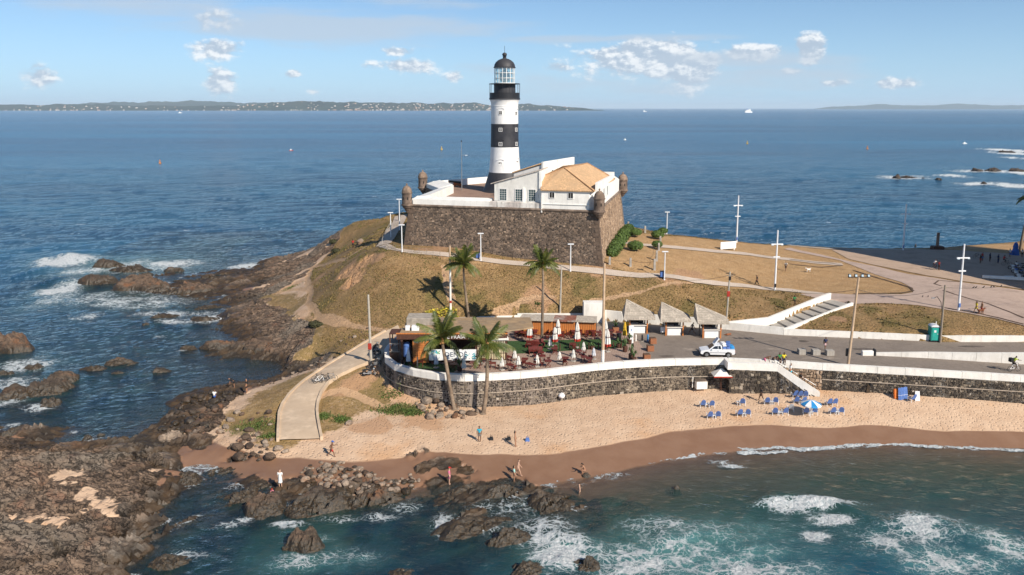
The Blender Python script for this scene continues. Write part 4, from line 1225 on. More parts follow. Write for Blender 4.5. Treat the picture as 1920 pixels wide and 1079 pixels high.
coping(sw, LA, PZ - .02, WTOP, .55, 3.2, WHITE)
LEDGE = mat('ledge_mortar', (0.40, 0.33, 0.26), .9, .2)
def ledge(parent, line, z, w=.10, h=.09):
 mb = MB()
 for i in range(len(line) - 1):
  a, b = Vector((line[i][0], line[i][1])), Vector((line[i + 1][0], line[i + 1][1]))
  d = (b - a).normalized()
  n_ = Vector((d.y, -d.x)) * w
  mb.prism([a + n_, b + n_, b, a], z, z + h)
 return mb.build('ledge', LEDGE, parent)
ledge(sw, LA[5:-2], 3.25)
LB = [Vector((p[0], p[1], 0)) for p in resample(WALL_B[2:], 1.0)]
sr = thing('sea_wall', 'straight rubble sea wall right of the beach stairs, stained by a drain pipe', 'wall')
wall_core(sr, LB, -.5, PZ - .002, .7)
rubble('stone_facing', SEASTONE, sr, [Vector((p.x, p.y, max(.3, ground_under(p) - .4))) for p in LB], [Vector((p.x, p.y, PZ - .02)) for p in LB], .31, 5, light=.06)
coping(sr, LB, PZ - .02, WTOP, .5, 3.1, WHITE)
ledge(sr, LB, 3.55)
pipe = g(1621, 711, 3.6)
MB().tube([(pipe.x, LB[8].y + .1, 3.5), (pipe.x, LB[8].y - .35, 3.42)], .17, 12).build('drain_pipe', DARKMETAL, sr)
STAIN = mat('rust_stain', (0.05, 0.032, 0.018), .8, .4, 3)
px = pipe.x
mb = MB()
yy = np.interp(px, [p.x for p in LB], [p.y for p in LB])
mb.add([(px - .14, yy - .105, 3.35), (px + .14, yy - .105, 3.35), (px + .26, yy - .105, 2.0), (px - .24, yy - .105, 1.9)], [(3, 2, 1, 0)])
mb.build('stain', STAIN, sr)
LM = [Vector((p[0], p[1], 0)) for p in resample([WALL_B[0], WALL_B[1], WALL_B[2]], 1.0)]
sm = thing('sea_wall', 'pale stone wall behind the beach stairs', 'wall')
wall_core(sm, LM, -.5, PZ - .002, .7)
rubble('stone_facing', FORTPALE, sm, [Vector((p.x, p.y, 1.0)) for p in LM], [Vector((p.x, p.y, PZ - .02)) for p in LM], .40, 8, light=.25)
coping(sm, LM, PZ - .02, WTOP, .5, 3.1, WHITE)
bs_ = thing('beach_stairs', 'white flanked stone stairs going down from the promenade to the beach', 'stairs')
P0, P1 = WALL_P[0].copy(), WALL_P[1].copy()
P2 = g(1537, 741, 2.2)
P2z = 2.0
bk = lambda p: Vector((p.x, float(np.interp(p.x, [q.x for q in WALL_B], [q.y for q in WALL_B])), 0))
front = [Vector((P0.x, P0.y, 0)), Vector((P1.x, P1.y, 0)), Vector((P2.x, P2.y, 0))]
b0, b1, b2 = bk(P0), bk(P1), bk(P2)
MB().prism([front[0], front[1], b1 + Vector((0, -.01, 0)), b0 + Vector((0, -.01, 0))], -.3, PZ - .06).build('landing', PAV_ROAD, bs_)
rubble('stone_facing', SEASTONE, bs_, [Vector((p.x, p.y, max(.2, ground_under(p) - .5))) for p in resample([front[0], front[1]], 1)], [Vector((p.x, p.y, PZ - .05)) for p in resample([front[0], front[1]], 1)], .40, 11, light=.05)
rubble('stone_facing', SEASTONE, bs_, [Vector((b0.x, b0.y, .8)), Vector((front[0].x, front[0].y, .8))], [Vector((b0.x, b0.y, PZ - .05)), Vector((front[0].x, front[0].y, PZ - .05))], .40, 12)
tt = resample([front[1], front[2]], .8)
zt = lambda p: PZ - (PZ - P2z) * (Vector((p.x, p.y, 0)) - front[1]).length / (front[2] - front[1]).length
rubble('stone_facing', SEASTONE, bs_, [Vector((p.x, p.y, 1.0)) for p in tt], [Vector((p.x, p.y, max(1.05, zt(p) - .15))) for p in tt], .40, 13, light=.05)
nst = 17
for k in range(nst):
 f0, f1 = k / nst, (k + 1) / nst
 a, b = front[1].lerp(front[2], f0), front[1].lerp(front[2], f1)
 a2, b2_ = b1.lerp(b2, f0), b1.lerp(b2, f1)
 MB().prism([a, b, b2_ + Vector((0, -.02, 0)), a2 + Vector((0, -.02, 0))], -.2, PZ - (PZ - P2z) * (k + 1) / nst).build('step', CONC_GREY, bs_)
ins = Vector((0, .42, 0))
out = Vector((0, -.06, 0))
MB().prism([front[0] + out, front[1] + out, front[1] + ins, front[0] + ins], PZ - .10, WTOP + .02).build('parapet', WHITE, bs_)
MB().prism([front[1] + out, front[2] + out, front[2] + ins, front[1] + ins], [PZ - .10, P2z - .65, P2z - .65, PZ - .10], [WTOP + .02, P2z + .55, P2z + .55, WTOP + .02]).build('flank_wall', WHITE, bs_)
MB().box((front[0].x - .12, (front[0].y + b0.y) / 2, (PZ + WTOP) / 2 - .03), (.35, b0.y - front[0].y + .3, WTOP - PZ + .14)).build('parapet_return', WHITE, bs_)
for s in (.0, .35, .7, 1.0):
 p = b1.lerp(b2, s) + Vector((0, -.25, 0))
 MB().tube([(p.x, p.y, zt(front[1].lerp(front[2], s))), (p.x, p.y, zt(front[1].lerp(front[2], s)) + .9)], .025, 6).build('rail_post', GREYMETAL, bs_)
pa, pb = b1 + Vector((0, -.25, 0)), b2 + Vector((0, -.25, 0))
MB().tube([(pa.x, pa.y, PZ + .9), (pb.x, pb.y, P2z + .9)], .03, 6).build('handrail', GREYMETAL, bs_)
rt = thing('retaining_wall', 'long white retaining wall under the lawn behind the kiosks', 'wall')
for i in range(1, 7):
 a, b = REAR[i], REAR[i + 1] if i < 6 else REAR[7]
 hgt = [.55, .55, .8, 1.5, 1.4, 1.0][i - 1]
 MB().panel(a, b, PZ - .2, PZ + hgt, .3).build('wall_panel', WHITE, rt)
rt2 = thing('retaining_wall', 'low white retaining wall along the road under the green mound', 'wall')
seg = arc_len_points([Vector((p[0], p[1], 0)) for p in (REAR[7], REAR[8], REAR[9], REAR[10], REAR[11])], 5.5)
for a, b in zip(seg[:-1], seg[1:]):
 MB().panel(a, b, PZ - .2, PZ + .82, .34).build('wall_panel', WHITE, rt2)
dv = thing('road_divider', 'low white divider wall between the two road lanes', 'wall')
da = [g(1641, 667, PZ), g(1740, 672, PZ), g(1830, 678, PZ), g(1925, 684, PZ), g(2150, 697, PZ)]
dh = [.35, .75, 1.05, 1.45, 1.8]
segs = []
for i in range(4):
 for k in range(2):
  a, b = da[i].lerp(da[i + 1], k / 2), da[i].lerp(da[i + 1], (k + 1) / 2)
  ha, hb = dh[i] + (dh[i + 1] - dh[i]) * k / 2, dh[i] + (dh[i + 1] - dh[i]) * (k + 1) / 2
  d = (b - a).normalized() * .015
  n_ = Vector((-d.y, d.x, 0)).normalized() * .3
  MB().prism([a + d, b - d, b - d + n_, a + d + n_], PZ - .1, [PZ + ha, PZ + hb, PZ + hb, PZ + ha]).build('wall_block', WHITE, dv)
e = da[0]
tag(MB().box((e.x - .9, e.y + .15, PZ + .3), (1.5, .5, .6), bev=.08, top=(1, 1)).build('barrier_block', WHITE), 'short white concrete barrier block at the end of the divider wall', 'barrier')
tag(MB().box((e.x - .07, e.y + .1, PZ + .4), (.12, .7, .8)).build('marker_board', BLACKP), 'black marker board at the end of the divider wall', 'marker')
ps = thing('plaza_stairs', 'broad flight of concrete steps between white flank walls up to the plaza', 'stairs')
A0, A1 = g(1443, 612, PZ), g(1469, 627, PZ)          # foot, far and near end
T0, T1 = g(1556, 562, 6.5), g(1592, 572, 6.5)
for k in range(8):
 f0, f1 = k / 8, (k + 1) / 8
 z = PZ + (6.5 - PZ) * (k + 1) / 8
 q = [A0.lerp(T0, f0), A1.lerp(T1, f0), A1.lerp(T1, f1 + .02), A0.lerp(T0, f1 + .02)]
 MB().prism([(p.x, p.y) for p in q], PZ - .3, z).build('step', CONC_GREY, ps)
dn = (A1 - A0).normalized()
def flank(name, a, b, za, zb, w, side, base):
 d = Vector((b.x - a.x, b.y - a.y)).normalized()
 n_ = Vector((-d.y, d.x)) * w * side
 q = [Vector((a.x, a.y)), Vector((b.x, b.y)), Vector((b.x, b.y)) + n_, Vector((a.x, a.y)) + n_]
 return MB().prism(q, base, [za, zb, zb, za]).build(name, WHITE, ps)
flank('near_flank', A1 + Vector((-.1, -.1, 0)), T1 + Vector((.3, 0, 0)), PZ + .85, 6.9, .35, -1, PZ - .3)
F0 = g(1366, 616, PZ)
flank('far_flank', F0, A0, PZ + .9, PZ + 1.25, .4, 1, PZ - .3)
flank('far_flank', A0, T0 + Vector((.2, .1, 0)), PZ + 1.25, 7.5, .4, 1, PZ - .3)
tri_ = [g(1366, 617, PZ), g(1468, 628, PZ), A1, A0]
tag(MB().prism([(p.x, p.y) for p in tri_], PZ, PZ + .12).build('landing', CONC_GREY, ps))
rl = thing('ramp_kerb', 'pale concrete kerb on the seaward side of the boat ramp', 'kerb')
for side, pts, name in ((1, RAMP[:9], rl), (-1, RAMP[-8:], None)):
 par = name or thing('ramp_kerb', 'low whitish kerb wall on the beach side of the boat ramp', 'kerb')
 line = arc_len_points([Vector((p[0], p[1], 0)) for p in pts], 2.2)
 zf = lambda p: float(_lookup(BASE, np.array([p[0]]), np.array([p[1]]))[0])
 for a, b in zip(line[:-1], line[1:]):
  d = (b - a).normalized()
  n_ = Vector((-d.y, d.x, 0)) * .28
  za, zb = zf(a), zf(b)
  MB().prism([a + n_ * .5, b + n_ * .5, b - n_ * .5, a - n_ * .5], [za - .5, zb - .5, zb - .5, za - .5], [za + .30, zb + .30, zb + .30, za + .30]).build('kerb_block', CONCRETE, par)
# ================================================================== fort
FA, FB, FC, FG, FF, FE, FN = [Vector(p) for p in ((-19.3, 149.4), (15.1, 139.9), (24.0, 176.0), (17.5, 197.0), (-5.0, 196.5), (-19.9, 182.0), (-15.8, 170.4))]
FOUT = [FA, FB, FC, FG, FF, FE, FN]
FZ = 17.0
AB = (FB - FA).normalized()
ABn = Vector((-AB.y, AB.x))
def LP(s, q):
 return FA + AB * s + ABn * q
def proj(p):
 c, s = math.cos(PITCH), math.sin(PITCH)
 dz = p[2] - CAMH
 dep = p[1] * c - dz * s
 up = p[1] * s + dz * c
 return 960 + FPX * p[0] / dep, PPY - FPX * up / dep
def sx(px, q, z=18):
 lo, hi = -10, 60
 for _ in range(40):
  m = (lo + hi) / 2
  p = LP(m, q)
  if proj((p.x, p.y, z))[0] < px:
   lo = m
  else:
   hi = m
 return lo
def zat(p, py):
 return gd(960, py, p[1]).z
def offset(poly, d):
 n = len(poly)
 out = []
 for i in range(n):
  a, b, c = poly[i - 1], poly[i], poly[(i + 1) % n]
  d1, d2 = (b - a).normalized(), (c - b).normalized()
  n1, n2 = Vector((d1.y, -d1.x)), Vector((d2.y, -d2.x))
  m = (n1 + n2)
  m = m / max(.35, m.dot(n1))
  out.append(b + m * d)
 return out
fort = thing('fort', 'old stone fort with sloping walls and white parapets under the lighthouse', 'fort')
base = offset(FOUT, 1.15)
mb = MB()
n = len(FOUT)
mb.add([(p.x, p.y, 6.5) for p in offset(FOUT, 1.35)] + [(p.x, p.y, FZ - .03) for p in FOUT], [(i, (i + 1) % n, n + (i + 1) % n, n + i) for i in range(n)])
mb.build('wall_core', CORDON, fort)
def fz(p):
 return float(_lookup(HT, np.array([p.x]), np.array([p.y]))[0]) - .8
for i, (matl, size, li) in enumerate([(FORTSTONE, .36, 0), (FORTPALE, .40, .0), (FORTPALE, .6, 0), (FORTPALE, .7, 0), (FORTSTONE, .7, 0), (FORTSTONE, .55, 0), (FORTSTONE, .5, 0)]):
 a, b = FOUT[i], FOUT[(i + 1) % n]
 zb = 7.0 if i < 2 else 7.5
 k = 1.15 * (FZ - zb) / 9
 oa, ob = offset(FOUT, k)[i], offset(FOUT, k)[(i + 1) % n]
 m_ = max(2, int((b - a).length / 3))
 bot = [Vector((oa.lerp(ob, t / m_).x, oa.lerp(ob, t / m_).y, zb)) for t in range(m_ + 1)]
 top = [Vector((a.lerp(b, t / m_).x, a.lerp(b, t / m_).y, FZ - .03)) for t in range(m_ + 1)]
 rubble('stone_facing', matl, fort, bot, top, size, 20 + i, .06, li)
qo = offset(FOUT, 1.15 * 10 / 9)
for ci, cn in ((1, 13), (2, 12), (0, 12)):
 for k in range(cn):
  f0, f1 = k / cn, (k + 1) / cn
  a0 = qo[ci].lerp(FOUT[ci], f0)
  a1 = qo[ci].lerp(FOUT[ci], f1)
  z0, z1 = 7 + (FZ - 7) * f0 + .02, 7 + (FZ - 7) * f1 - .02
  d1 = (FOUT[ci - 1] - FOUT[ci]).normalized()
  d2 = (FOUT[(ci + 1) % n] - FOUT[ci]).normalized()
  l1, l2 = (1.3, .8) if k % 2 else (.8, 1.3)
  ou = -(d1 + d2).normalized() * .12
  mbq = MB()
  mbq.add([(*(p), z) for z, c in ((z0, a0), (z1, a1)) for p in (c + ou, c + ou + d2 * l2, c + d2 * l2 - ou * 2, c - ou * 3, c + d1 * l1 - ou * 2, c + ou + d1 * l1)],
    [(0, 1, 7, 6), (1, 2, 8, 7), (2, 3, 9, 8), (3, 4, 10, 9), (4, 5, 11, 10), (5, 0, 6, 11), (6, 7, 8, 9, 10, 11), (5, 4, 3, 2, 1, 0)])
  mbq.build('quoin', QUOIN if ci != 2 else CORDON, fort)
FLOORT = pave_mat('fort_floor', (0.30, 0.19, 0.135), (0.36, 0.24, 0.175), .7, .03, .6)
MB().prism([tuple(p) for p in offset(FOUT, -.2)], FZ - .6, FZ + .01).build('courtyard', FLOORT, fort)
for i in range(n):
 a, b = FOUT[i], FOUT[(i + 1) % n]
 d = (b - a).normalized()
 pts = [Vector((*(a + Vector((d.y, -d.x)) * .02), FZ - .12)), Vector((*(b + Vector((d.y, -d.x)) * .02), FZ - .12))]
 MB().tube(pts, .24, 10).build('cordon', CORDON, fort)
def parapet(a, b, th, zo, zi, m=LIME, name='parapet', ends=(0, 0)):
 d = (b - a).normalized()
 nn = Vector((-d.y, d.x))
 a, b = a + d * ends[0], b - d * ends[1]
 q = [a + nn * .06, b + nn * .06, b + nn * th, a + nn * th]
 return MB().prism(q, FZ + .012, [zo, zo, zi, zi]).build(name, m, fort)
sB = (FB - FA).length
s1 = sx(926, 1.2)
q0 = LP(.6, 0)
parapet(q0, LP(s1 - .5, 0), 2.3, FZ + 1.05, FZ + 1.45)
sE = sx(1014, 0)
STAINED = mat('stained_limewash', (0.70, 0.67, 0.62), .85, .1, 1.5, (0.50, 0.44, 0.40), dirt=.85, bump=.015)
parapet(LP(s1 - .48, 0), LP(sE, 0), .9, FZ + 1.0, FZ + 1.1, STAINED)
parapet(FN, FA, 3.4, FZ + 1.0, FZ + 1.75, ends=(.2, 1.2))
parapet(FE, FN, 3.2, FZ + 1.0, FZ + 1.75, ends=(1.0, .2))
parapet(FF, FE, 1.6, FZ + 1.1, FZ + 1.5, ends=(.2, 1.0))
parapet(FG, FF, 1.4, FZ + 1.1, FZ + 1.5, ends=(.2, .2))
parapet(FC, FG, 1.4, FZ + 1.1, FZ + 1.5, ends=(1.0, .2))
TURRET = mat('turret_stone', (0.20, 0.145, 0.11), .9, .3, 2.5, (0.12, 0.085, 0.065), dirt=.5, bump=.04)
TURRET_D = mat('turret_dome', (0.27, 0.19, 0.135), .9, .25, 2.5, (0.16, 0.115, 0.085), dirt=.4, bump=.03)
for (c, out, k) in ((FA, 1.15, 1.0), (FB, 1.15, 1.02), (FC, 1.0, 1.1), (FE, 1.0, 1.1)):
 i = FOUT.index(c)
 d1, d2 = (FOUT[i - 1] - c).normalized(), (FOUT[(i + 1) % n] - c).normalized()
 o = -(d1 + d2).normalized() * .55
 z0 = FZ - 1.5
 prof = [(.12 * k, z0), (.30 * k, z0 + .35), (.42 * k, z0 + .45), (.62 * k, z0 + .85), (.80 * k, z0 + .95), (.95 * k, z0 + 1.3), (1.10 * k, z0 + 1.38), (1.10 * k, z0 + 1.6), (.96 * k, z0 + 1.66), (.92 * k, z0 + 3.55), (1.0 * k, z0 + 3.62), (1.05 * k, z0 + 3.8), (.95 * k, z0 + 3.86)]
 t = MB().lathe(prof, 20, (c.x + o.x, c.y + o.y, 0)).build('sentry_box', TURRET, fort)
 pd = [(.95 * k, z0 + 3.861), (.93 * k, z0 + 4.2), (.82 * k, z0 + 4.55), (.60 * k, z0 + 4.85), (.34 * k, z0 + 5.05), (.14 * k, z0 + 5.12), (.10 * k, z0 + 5.2), (.17 * k, z0 + 5.32), (.16 * k, z0 + 5.45), (0.0, z0 + 5.56)]
 MB().lathe(pd, 20, (c.x + o.x, c.y + o.y, 0)).build('dome', TURRET_D, t, True)
 for a in (-75, -20, -130):
  an = R(a)
  MB().box((c.x + o.x + math.cos(an) * .89 * k, c.y + o.y + math.sin(an) * .89 * k, z0 + 2.75), (.14, .20, .52), an).build('loophole', BLACK, t)
# ================================================================== windows helper
FRAME_W = mat('window_frame', (0.74, 0.73, 0.70), .6, .05, 3)
def window(parent, p, n_, w, h, z0, cols=2, rows=3, glass=GLASS_D, fw=.10, name='window'):
 """window in a wall: p plan point on the wall face, n_ outward unit normal; glass part with frame and bars as sub-parts"""
 p, n_ = Vector(p[:2]), Vector(n_[:2]).normalized()
 d = Vector((-n_.y, n_.x))
 M = lambda u, v, o: (p.x + d.x * u + n_.x * o, p.y + d.y * u + n_.y * o, z0 + v)
 def bar(mb, u0, u1, v0, v1, o0, o1):
  vs = [M(u, v, o) for o in (o0, o1) for (u, v) in ((u0, v0), (u1, v0), (u1, v1), (u0, v1))]
  mb.add(vs, [(0, 1, 2, 3), (7, 6, 5, 4), (4, 5, 1, 0), (5, 6, 2, 1), (6, 7, 3, 2), (7, 4, 0, 3)])
 g_ = MB()
 bar(g_, -w / 2, w / 2, 0, h, -.04, .012)
 gl = g_.build(name, glass, parent)
 f = MB()
 bar(f, -w / 2 - fw, -w / 2, -fw, h + fw, -.02, .07)
 bar(f, w / 2, w / 2 + fw, -fw, h + fw, -.02, .07)
 bar(f, -w / 2, w / 2, h, h + fw, -.02, .07)
 bar(f, -w / 2 - .05, w / 2 + .05, -fw, 0, -.02, .11)
 f.build('frame', FRAME_W, gl)
 b = MB()
 for i in range(1, cols):
  u = -w / 2 + w * i / cols
  bar(b, u - .022, u + .022, 0, h, .0, .035)
 for j in range(1, rows):
  v = h * j / rows
  bar(b, -w / 2, w / 2, v - .02, v + .02, .0, .033)
 if b.v:
  b.build('glazing_bar', FRAME_W, gl)
 return gl
# ================================================================== lighthouse
LX, LY = -1.58, 173.6
lh = thing('lighthouse', 'tall white and black banded lighthouse with a black domed lantern', 'lighthouse', (LX, LY, FZ))
zz = lambda py, r=0: gd(946.5, py, LY - r).z - FZ
z325, z277, z233, z187, z158, z126 = zz(325, 3.4), zz(277, 3), zz(233, 3), zz(187, 3), zz(158, 2.3), zz(127, 2.2)
HOODM = mat('tower_white', (0.80, 0.79, 0.77), .6, .03, 1.2, (0.74, 0.73, 0.71), dirt=.26, bump=.006)
TOWERB = mat('tower_black', (0.030, 0.030, 0.036), .55, .2, 1.2, (0.045, 0.045, 0.05), dirt=.2, bump=.006)
MB().lathe([(4.95, -.02), (4.75, .35), (4.45, 1.0), (4.15, 1.9), (3.85, 2.9), (3.62, 3.7), (3.46, z325)], 48).build('flared_base', TOWERB, lh, True)
MB().lathe([(3.455, z325 + .001), (3.28, z325 + 1.5), (3.13, z325 + 3.4), (3.03, z277)], 48).build('lower_white_band', HOODM, lh, True)
MB().lathe([(3.045, z277 + .001), (2.98, z277 + 2), (2.95, z233)], 48).build('middle_black_band', TOWERB, lh, True)
MB().lathe([(2.93, z233 + .001), (2.90, z187 - 1.4), (2.95, z187 - 1.35), (2.95, z187 - 1.25), (2.91, z187 - 1.2), (2.98, z187 - .55), (3.12, z187 - .2), (3.22, z187)], 48).build('upper_white_band', HOODM, lh, True)
MB().lathe([(0, z187 + .005), (3.3, z187 + .005), (3.34, z187 + .1), (3.34, z187 + .28), (3.28, z187 + .3), (0, z187 + .3)], 48).build('gallery_deck', TOWERB, lh)
MB().lathe([(2.3, z187 + .3), (2.3, z158), (2.36, z158 + .02), (2.36, z158 + .15), (2.25, z158 + .16)], 40).build('lantern_drum', TOWERB, lh, True)
gr = MB().lathe([(3.26, z187 + .3), (3.26, z187 + 1.45), (3.22, z187 + 1.45), (3.22, z187 + .3)], 48).build('gallery_parapet', DARKMETAL, lh)
mb = MB()
mb.lathe([(3.22, z158 + .02), (3.32, z158 + .02), (3.32, z158 + .16), (3.22, z158 + .16)], 48)
mb.build('gallery_rail', DARKMETAL, lh)
for k in range(14):
 a = 2 * math.pi * k / 14 + .1
 x, y = 3.26 * math.cos(a), 3.26 * math.sin(a)
 MB().tube([(x, y, z187 + 1.4), (x, y, z158 + .05)], .035, 6).build('gallery_post', DARKMETAL, lh)
zb, zt_ = z158 + .16, z126
lan = MB().lathe([(2.22, zb), (2.22, zb + .16), (2.12, zb + .16), (2.12, zb)], 40).build('lantern', WHITE_CLEAN, lh)
NP = 16
for k in range(NP):
 a = 2 * math.pi * k / NP + .2
 mb = MB()
 x, y = 2.16 * math.cos(a), 2.16 * math.sin(a)
 mb.box((x, y, (zb + zt_) / 2), (.11, .11, zt_ - zb), a)
 mb.build('mullion', WHITE_CLEAN, lan)
for zr in (zb + (zt_ - zb) * .33, zb + (zt_ - zb) * .66, zt_ - .12):
 MB().lathe([(2.20, zr), (2.20, zr + .09), (2.10, zr + .09), (2.10, zr)], 40).build('ring', WHITE_CLEAN, lan)
m_, nt_ = new_mat('lantern_pane')
gl_ = nt_.n('ShaderNodeBsdfGlossy', ins={'Roughness': .03, 'Color': (1, 1, 1, 1)})
tr_ = nt_.n('ShaderNodeBsdfTransparent', ins={'Color': (.86, .92, .93, 1)})
ms_ = nt_.n('ShaderNodeMixShader', ins={0: .16})
nt_.t.links.new(tr_.outputs[0], ms_.inputs[1])
nt_.t.links.new(gl_.outputs[0], ms_.inputs[2])
finish(nt_, ms_.outputs[0])
PANE = m_
for k in range(NP):
 a = 2 * math.pi * (k + .5) / NP + .2
 w = 2.16 * math.sin(math.pi / NP) * 2 - .1
 MB().box((2.10 * math.cos(a), 2.10 * math.sin(a), (zb + zt_) / 2), (.012, w, zt_ - zb - .1), a).build('pane', PANE, lan)
MB().lathe([(.3, zb), (.5, zb + .3), (.95, zb + .7), (1.1, zb + 1.5), (.95, zb + 2.3), (.5, zb + 2.8), (.2, zb + 3.0)], 20).build('lens', WHITE_CLEAN, lan, True)
MB().lathe([(0.0, zb - .02), (2.1, zb - .02), (2.1, zb + .01), (0, zb + .01)], 24).build('lantern_floor', WHITE_CLEAN, lan)
dome = MB().lathe([(2.1, zt_), (2.36, zt_ + .01), (2.38, zt_ + .15), (2.28, zt_ + .2), (2.16, zt_ + .75), (1.85, zt_ + 1.25), (1.35, zt_ + 1.65), (.8, zt_ + 1.9), (.42, zt_ + 2.0), (.36, zt_ + 2.12)], 36).build('dome', TOWERB, lh, True)
MB().lathe([(.36, zt_ + 2.121), (.36, zt_ + 2.3), (.55, zt_ + 2.36), (.30, zt_ + 2.42), (.44, zt_ + 2.6), (.52, zt_ + 2.82), (.44, zt_ + 3.05), (.2, zt_ + 3.2), (0, zt_ + 3.25)], 20).build('finial_ball', TOWERB, dome, True)
MB().tube([(0, 0, zt_ + 3.2), (0, 0, zt_ + 4.6)], .035, 6).build('lightning_rod', DARKMETAL, dome)
for ang_, pys in ((-107, (211, 243, 270, 307)), (-33, (212, 243, 270, 305)), (70, (212, 270))):
 a = R(ang_)
 for py in pys:
  zc = zz(py, 3.0)
  rad = np.interp(zc, [0, z325, z325 + 1.5, z325 + 3.4, z277, z277 + 2, z233, z187], [4.9, 3.46, 3.28, 3.13, 3.04, 2.98, 2.95, 2.9])
  w_ = window(lh, (math.cos(a) * (rad - .02), math.sin(a) * (rad - .02)), (math.cos(a), math.sin(a)), .62, .62, zc - .4, 2, 2, BLACK, .09)
  dvec = Vector((-math.sin(a), math.cos(a), 0))
  pts = []
  for t in range(9):
   u = -1 + t / 4
   pts.append(Vector((math.cos(a) * (rad - .03), math.sin(a) * (rad - .03), zc + .62 + .26 * math.cos(u * 1.2))) + dvec * u * .85)
  MB().tube(pts, .07, 6).build('hood', TOWERB if z277 < zc < z233 else HOODM, w_)
# ================================================================== buildings on the fort
TILE = mat('roof_tile', (0.58, 0.37, 0.20), .85, .25, 3.0, (0.52, 0.34, 0.19), dirt=.25, bump=.02)
TILE_EDGE = mat('roof_ridge', (0.36, 0.20, 0.10), .85, .3, 3.0, dirt=.3)
def roof_face(parent, pts, eave_dir, name='roof_slope', step=.30, r=.10, mat_=None):
 """sloping plane of half-round tile rows"""
 P_ = [Vector(p) for p in pts]
 nn = (P_[1] - P_[0]).cross(P_[-1] - P_[0]).normalized()
 if nn.z < 0:
  nn = -nn
 e = (Vector(eave_dir) - nn * Vector(eave_dir).dot(nn)).normalized()
 s = nn.cross(e).normalized()
 o = P_[0]
 uv = [((p - o).dot(e), (p - o).dot(s)) for p in P_]
 mb = MB()
 k = len(P_)
 mb.add([p for p in P_] + [p - nn * .14 for p in P_], [tuple(range(k)), tuple(reversed(range(k, 2 * k)))] + [(i, (i + 1) % k, k + (i + 1) % k, k + i) for i in range(k)])
 u = min(p[0] for p in uv) + step / 2
 um = max(p[0] for p in uv)
 while u < um:
  hits = []
  for i in range(k):
   (u1, v1), (u2, v2) = uv[i], uv[(i + 1) % k]
   if (u1 - u) * (u2 - u) < 0:
    hits.append(v1 + (v2 - v1) * (u - u1) / (u2 - u1))
  if len(hits) >= 2:
   v0, v1 = min(hits), max(hits)
   vs, fs = [], []
   nseg = max(1, int((v1 - v0) / .9))
   for j in range(nseg + 1):
    v = v0 + (v1 - v0) * j / nseg
    jj = random.uniform(-.025, .025)
    for aa in (0, 45, 90, 135, 180):
     vs.append(o + e * (u + jj + r * math.cos(R(aa))) + s * v + nn * (r * math.sin(R(aa)) * .9))
   for j in range(nseg):
    for i in range(4):
     a = j * 5 + i
     fs.append((a, a + 1, a + 6, a + 5))
   mb.add(vs, fs)
  u += step
 return mb.build(name, mat_ or TILE, parent)
hall = thing('hall', 'white boarded lean-to hall with three blue green windows in front of the lighthouse', 'building')
Q1, Q2 = 1.3, 7.5
sl, srr = sx(927, Q1), sx(1012, Q1)
pL, pR = LP(sl, Q1), LP(srr, Q1)
zl, zr_ = zat(pL, 345), zat(pR, 321)
bl, br = LP(sl, Q2), LP(srr, Q2)
MB().prism([pL, pR, br, bl], FZ + .012, [zl, zr_, zr_, zl]).build('wall', LIME, hall)
mb = MB()
for k in range(46):
 f = (k + .5) / 46
 p = pL.lerp(pR, f)
 zt2 = zl + (zr_ - zl) * f
 mb.box((p.x - ABn.x * .03, p.y - ABn.y * .03, (FZ + 1 + zt2) / 2), (.10, .07, zt2 - FZ - 1.05), math.atan2(AB.y, AB.x))
tag(mb.build('board_ribs', LIME, hall), kind='stuff')
ov = .35
rl_, rr_ = LP(sl - .6, Q1 - ov), LP(srr + .05, Q1 - ov)
MB().add([(rl_.x, rl_.y, zl - .05), (rr_.x, rr_.y, zr_ + .12), (*LP(srr + .05, Q2), zr_ + .12), (*LP(sl - .6, Q2), zl - .05),
          (rl_.x, rl_.y, zl + .10), (rr_.x, rr_.y, zr_ + .27), (*LP(srr + .05, Q2), zr_ + .27), (*LP(sl - .6, Q2), zl + .10)],
         [(0, 1, 2, 3), (7, 6, 5, 4), (4, 5, 1, 0), (5, 6, 2, 1), (6, 7, 3, 2), (7, 4, 0, 3)]).build('roof', mat('lean_roof', (0.55, 0.48, 0.42), .85, .2, 2, (0.42, 0.33, 0.26), dirt=.5), hall)
for px in (943.5, 973, 998):
 s_ = sx(px, Q1, 20)
 w_ = window(hall, LP(s_, Q1 - .07), -ABn, 1.25, 2.05, FZ + 1.25, 3, 5, GLASS_D, .13)
for px in (982.5, 1013.5):
 s_ = sx(px, Q1, 20)
 f = (s_ - sl) / (srr - sl)
 p = LP(s_, Q1 - .1)
 hh_ = (zl + (zr_ - zl) * f - .1) if px > 1000 else FZ + 3.6
 MB().box((p.x, p.y, (FZ + .5 + hh_) / 2), (.42, .45, hh_ - FZ - .5), math.atan2(AB.y, AB.x)).build('pilaster', LIME, hall)
tall = thing('tall_building', 'tall white blank walled building between lighthouse and tiled roof', 'building')
W1, W2 = Vector((6.3, 157.5)), Vector((13.4, 173.2))
dW = (W2 - W1).normalized()
nW = Vector((dW.y, -dW.x))
zt3 = 24.5
WL1, WL2 = W1 - nW * 6.5, W2 - nW * 6.5
MB().prism([W1, W2, WL2, WL1], FZ + .012, [zt3 - .45, zt3 - .45, 22.1, 22.1]).build('wall', LIME, tall)
MB().prism([W1 + nW * .02 - dW * .3, W2 + nW * .02 + dW * .35, W2 - nW * .38 + dW * .35, W1 - nW * .38 - dW * .3], FZ + .012, zt3).build('blank_wall', LIME, tall)
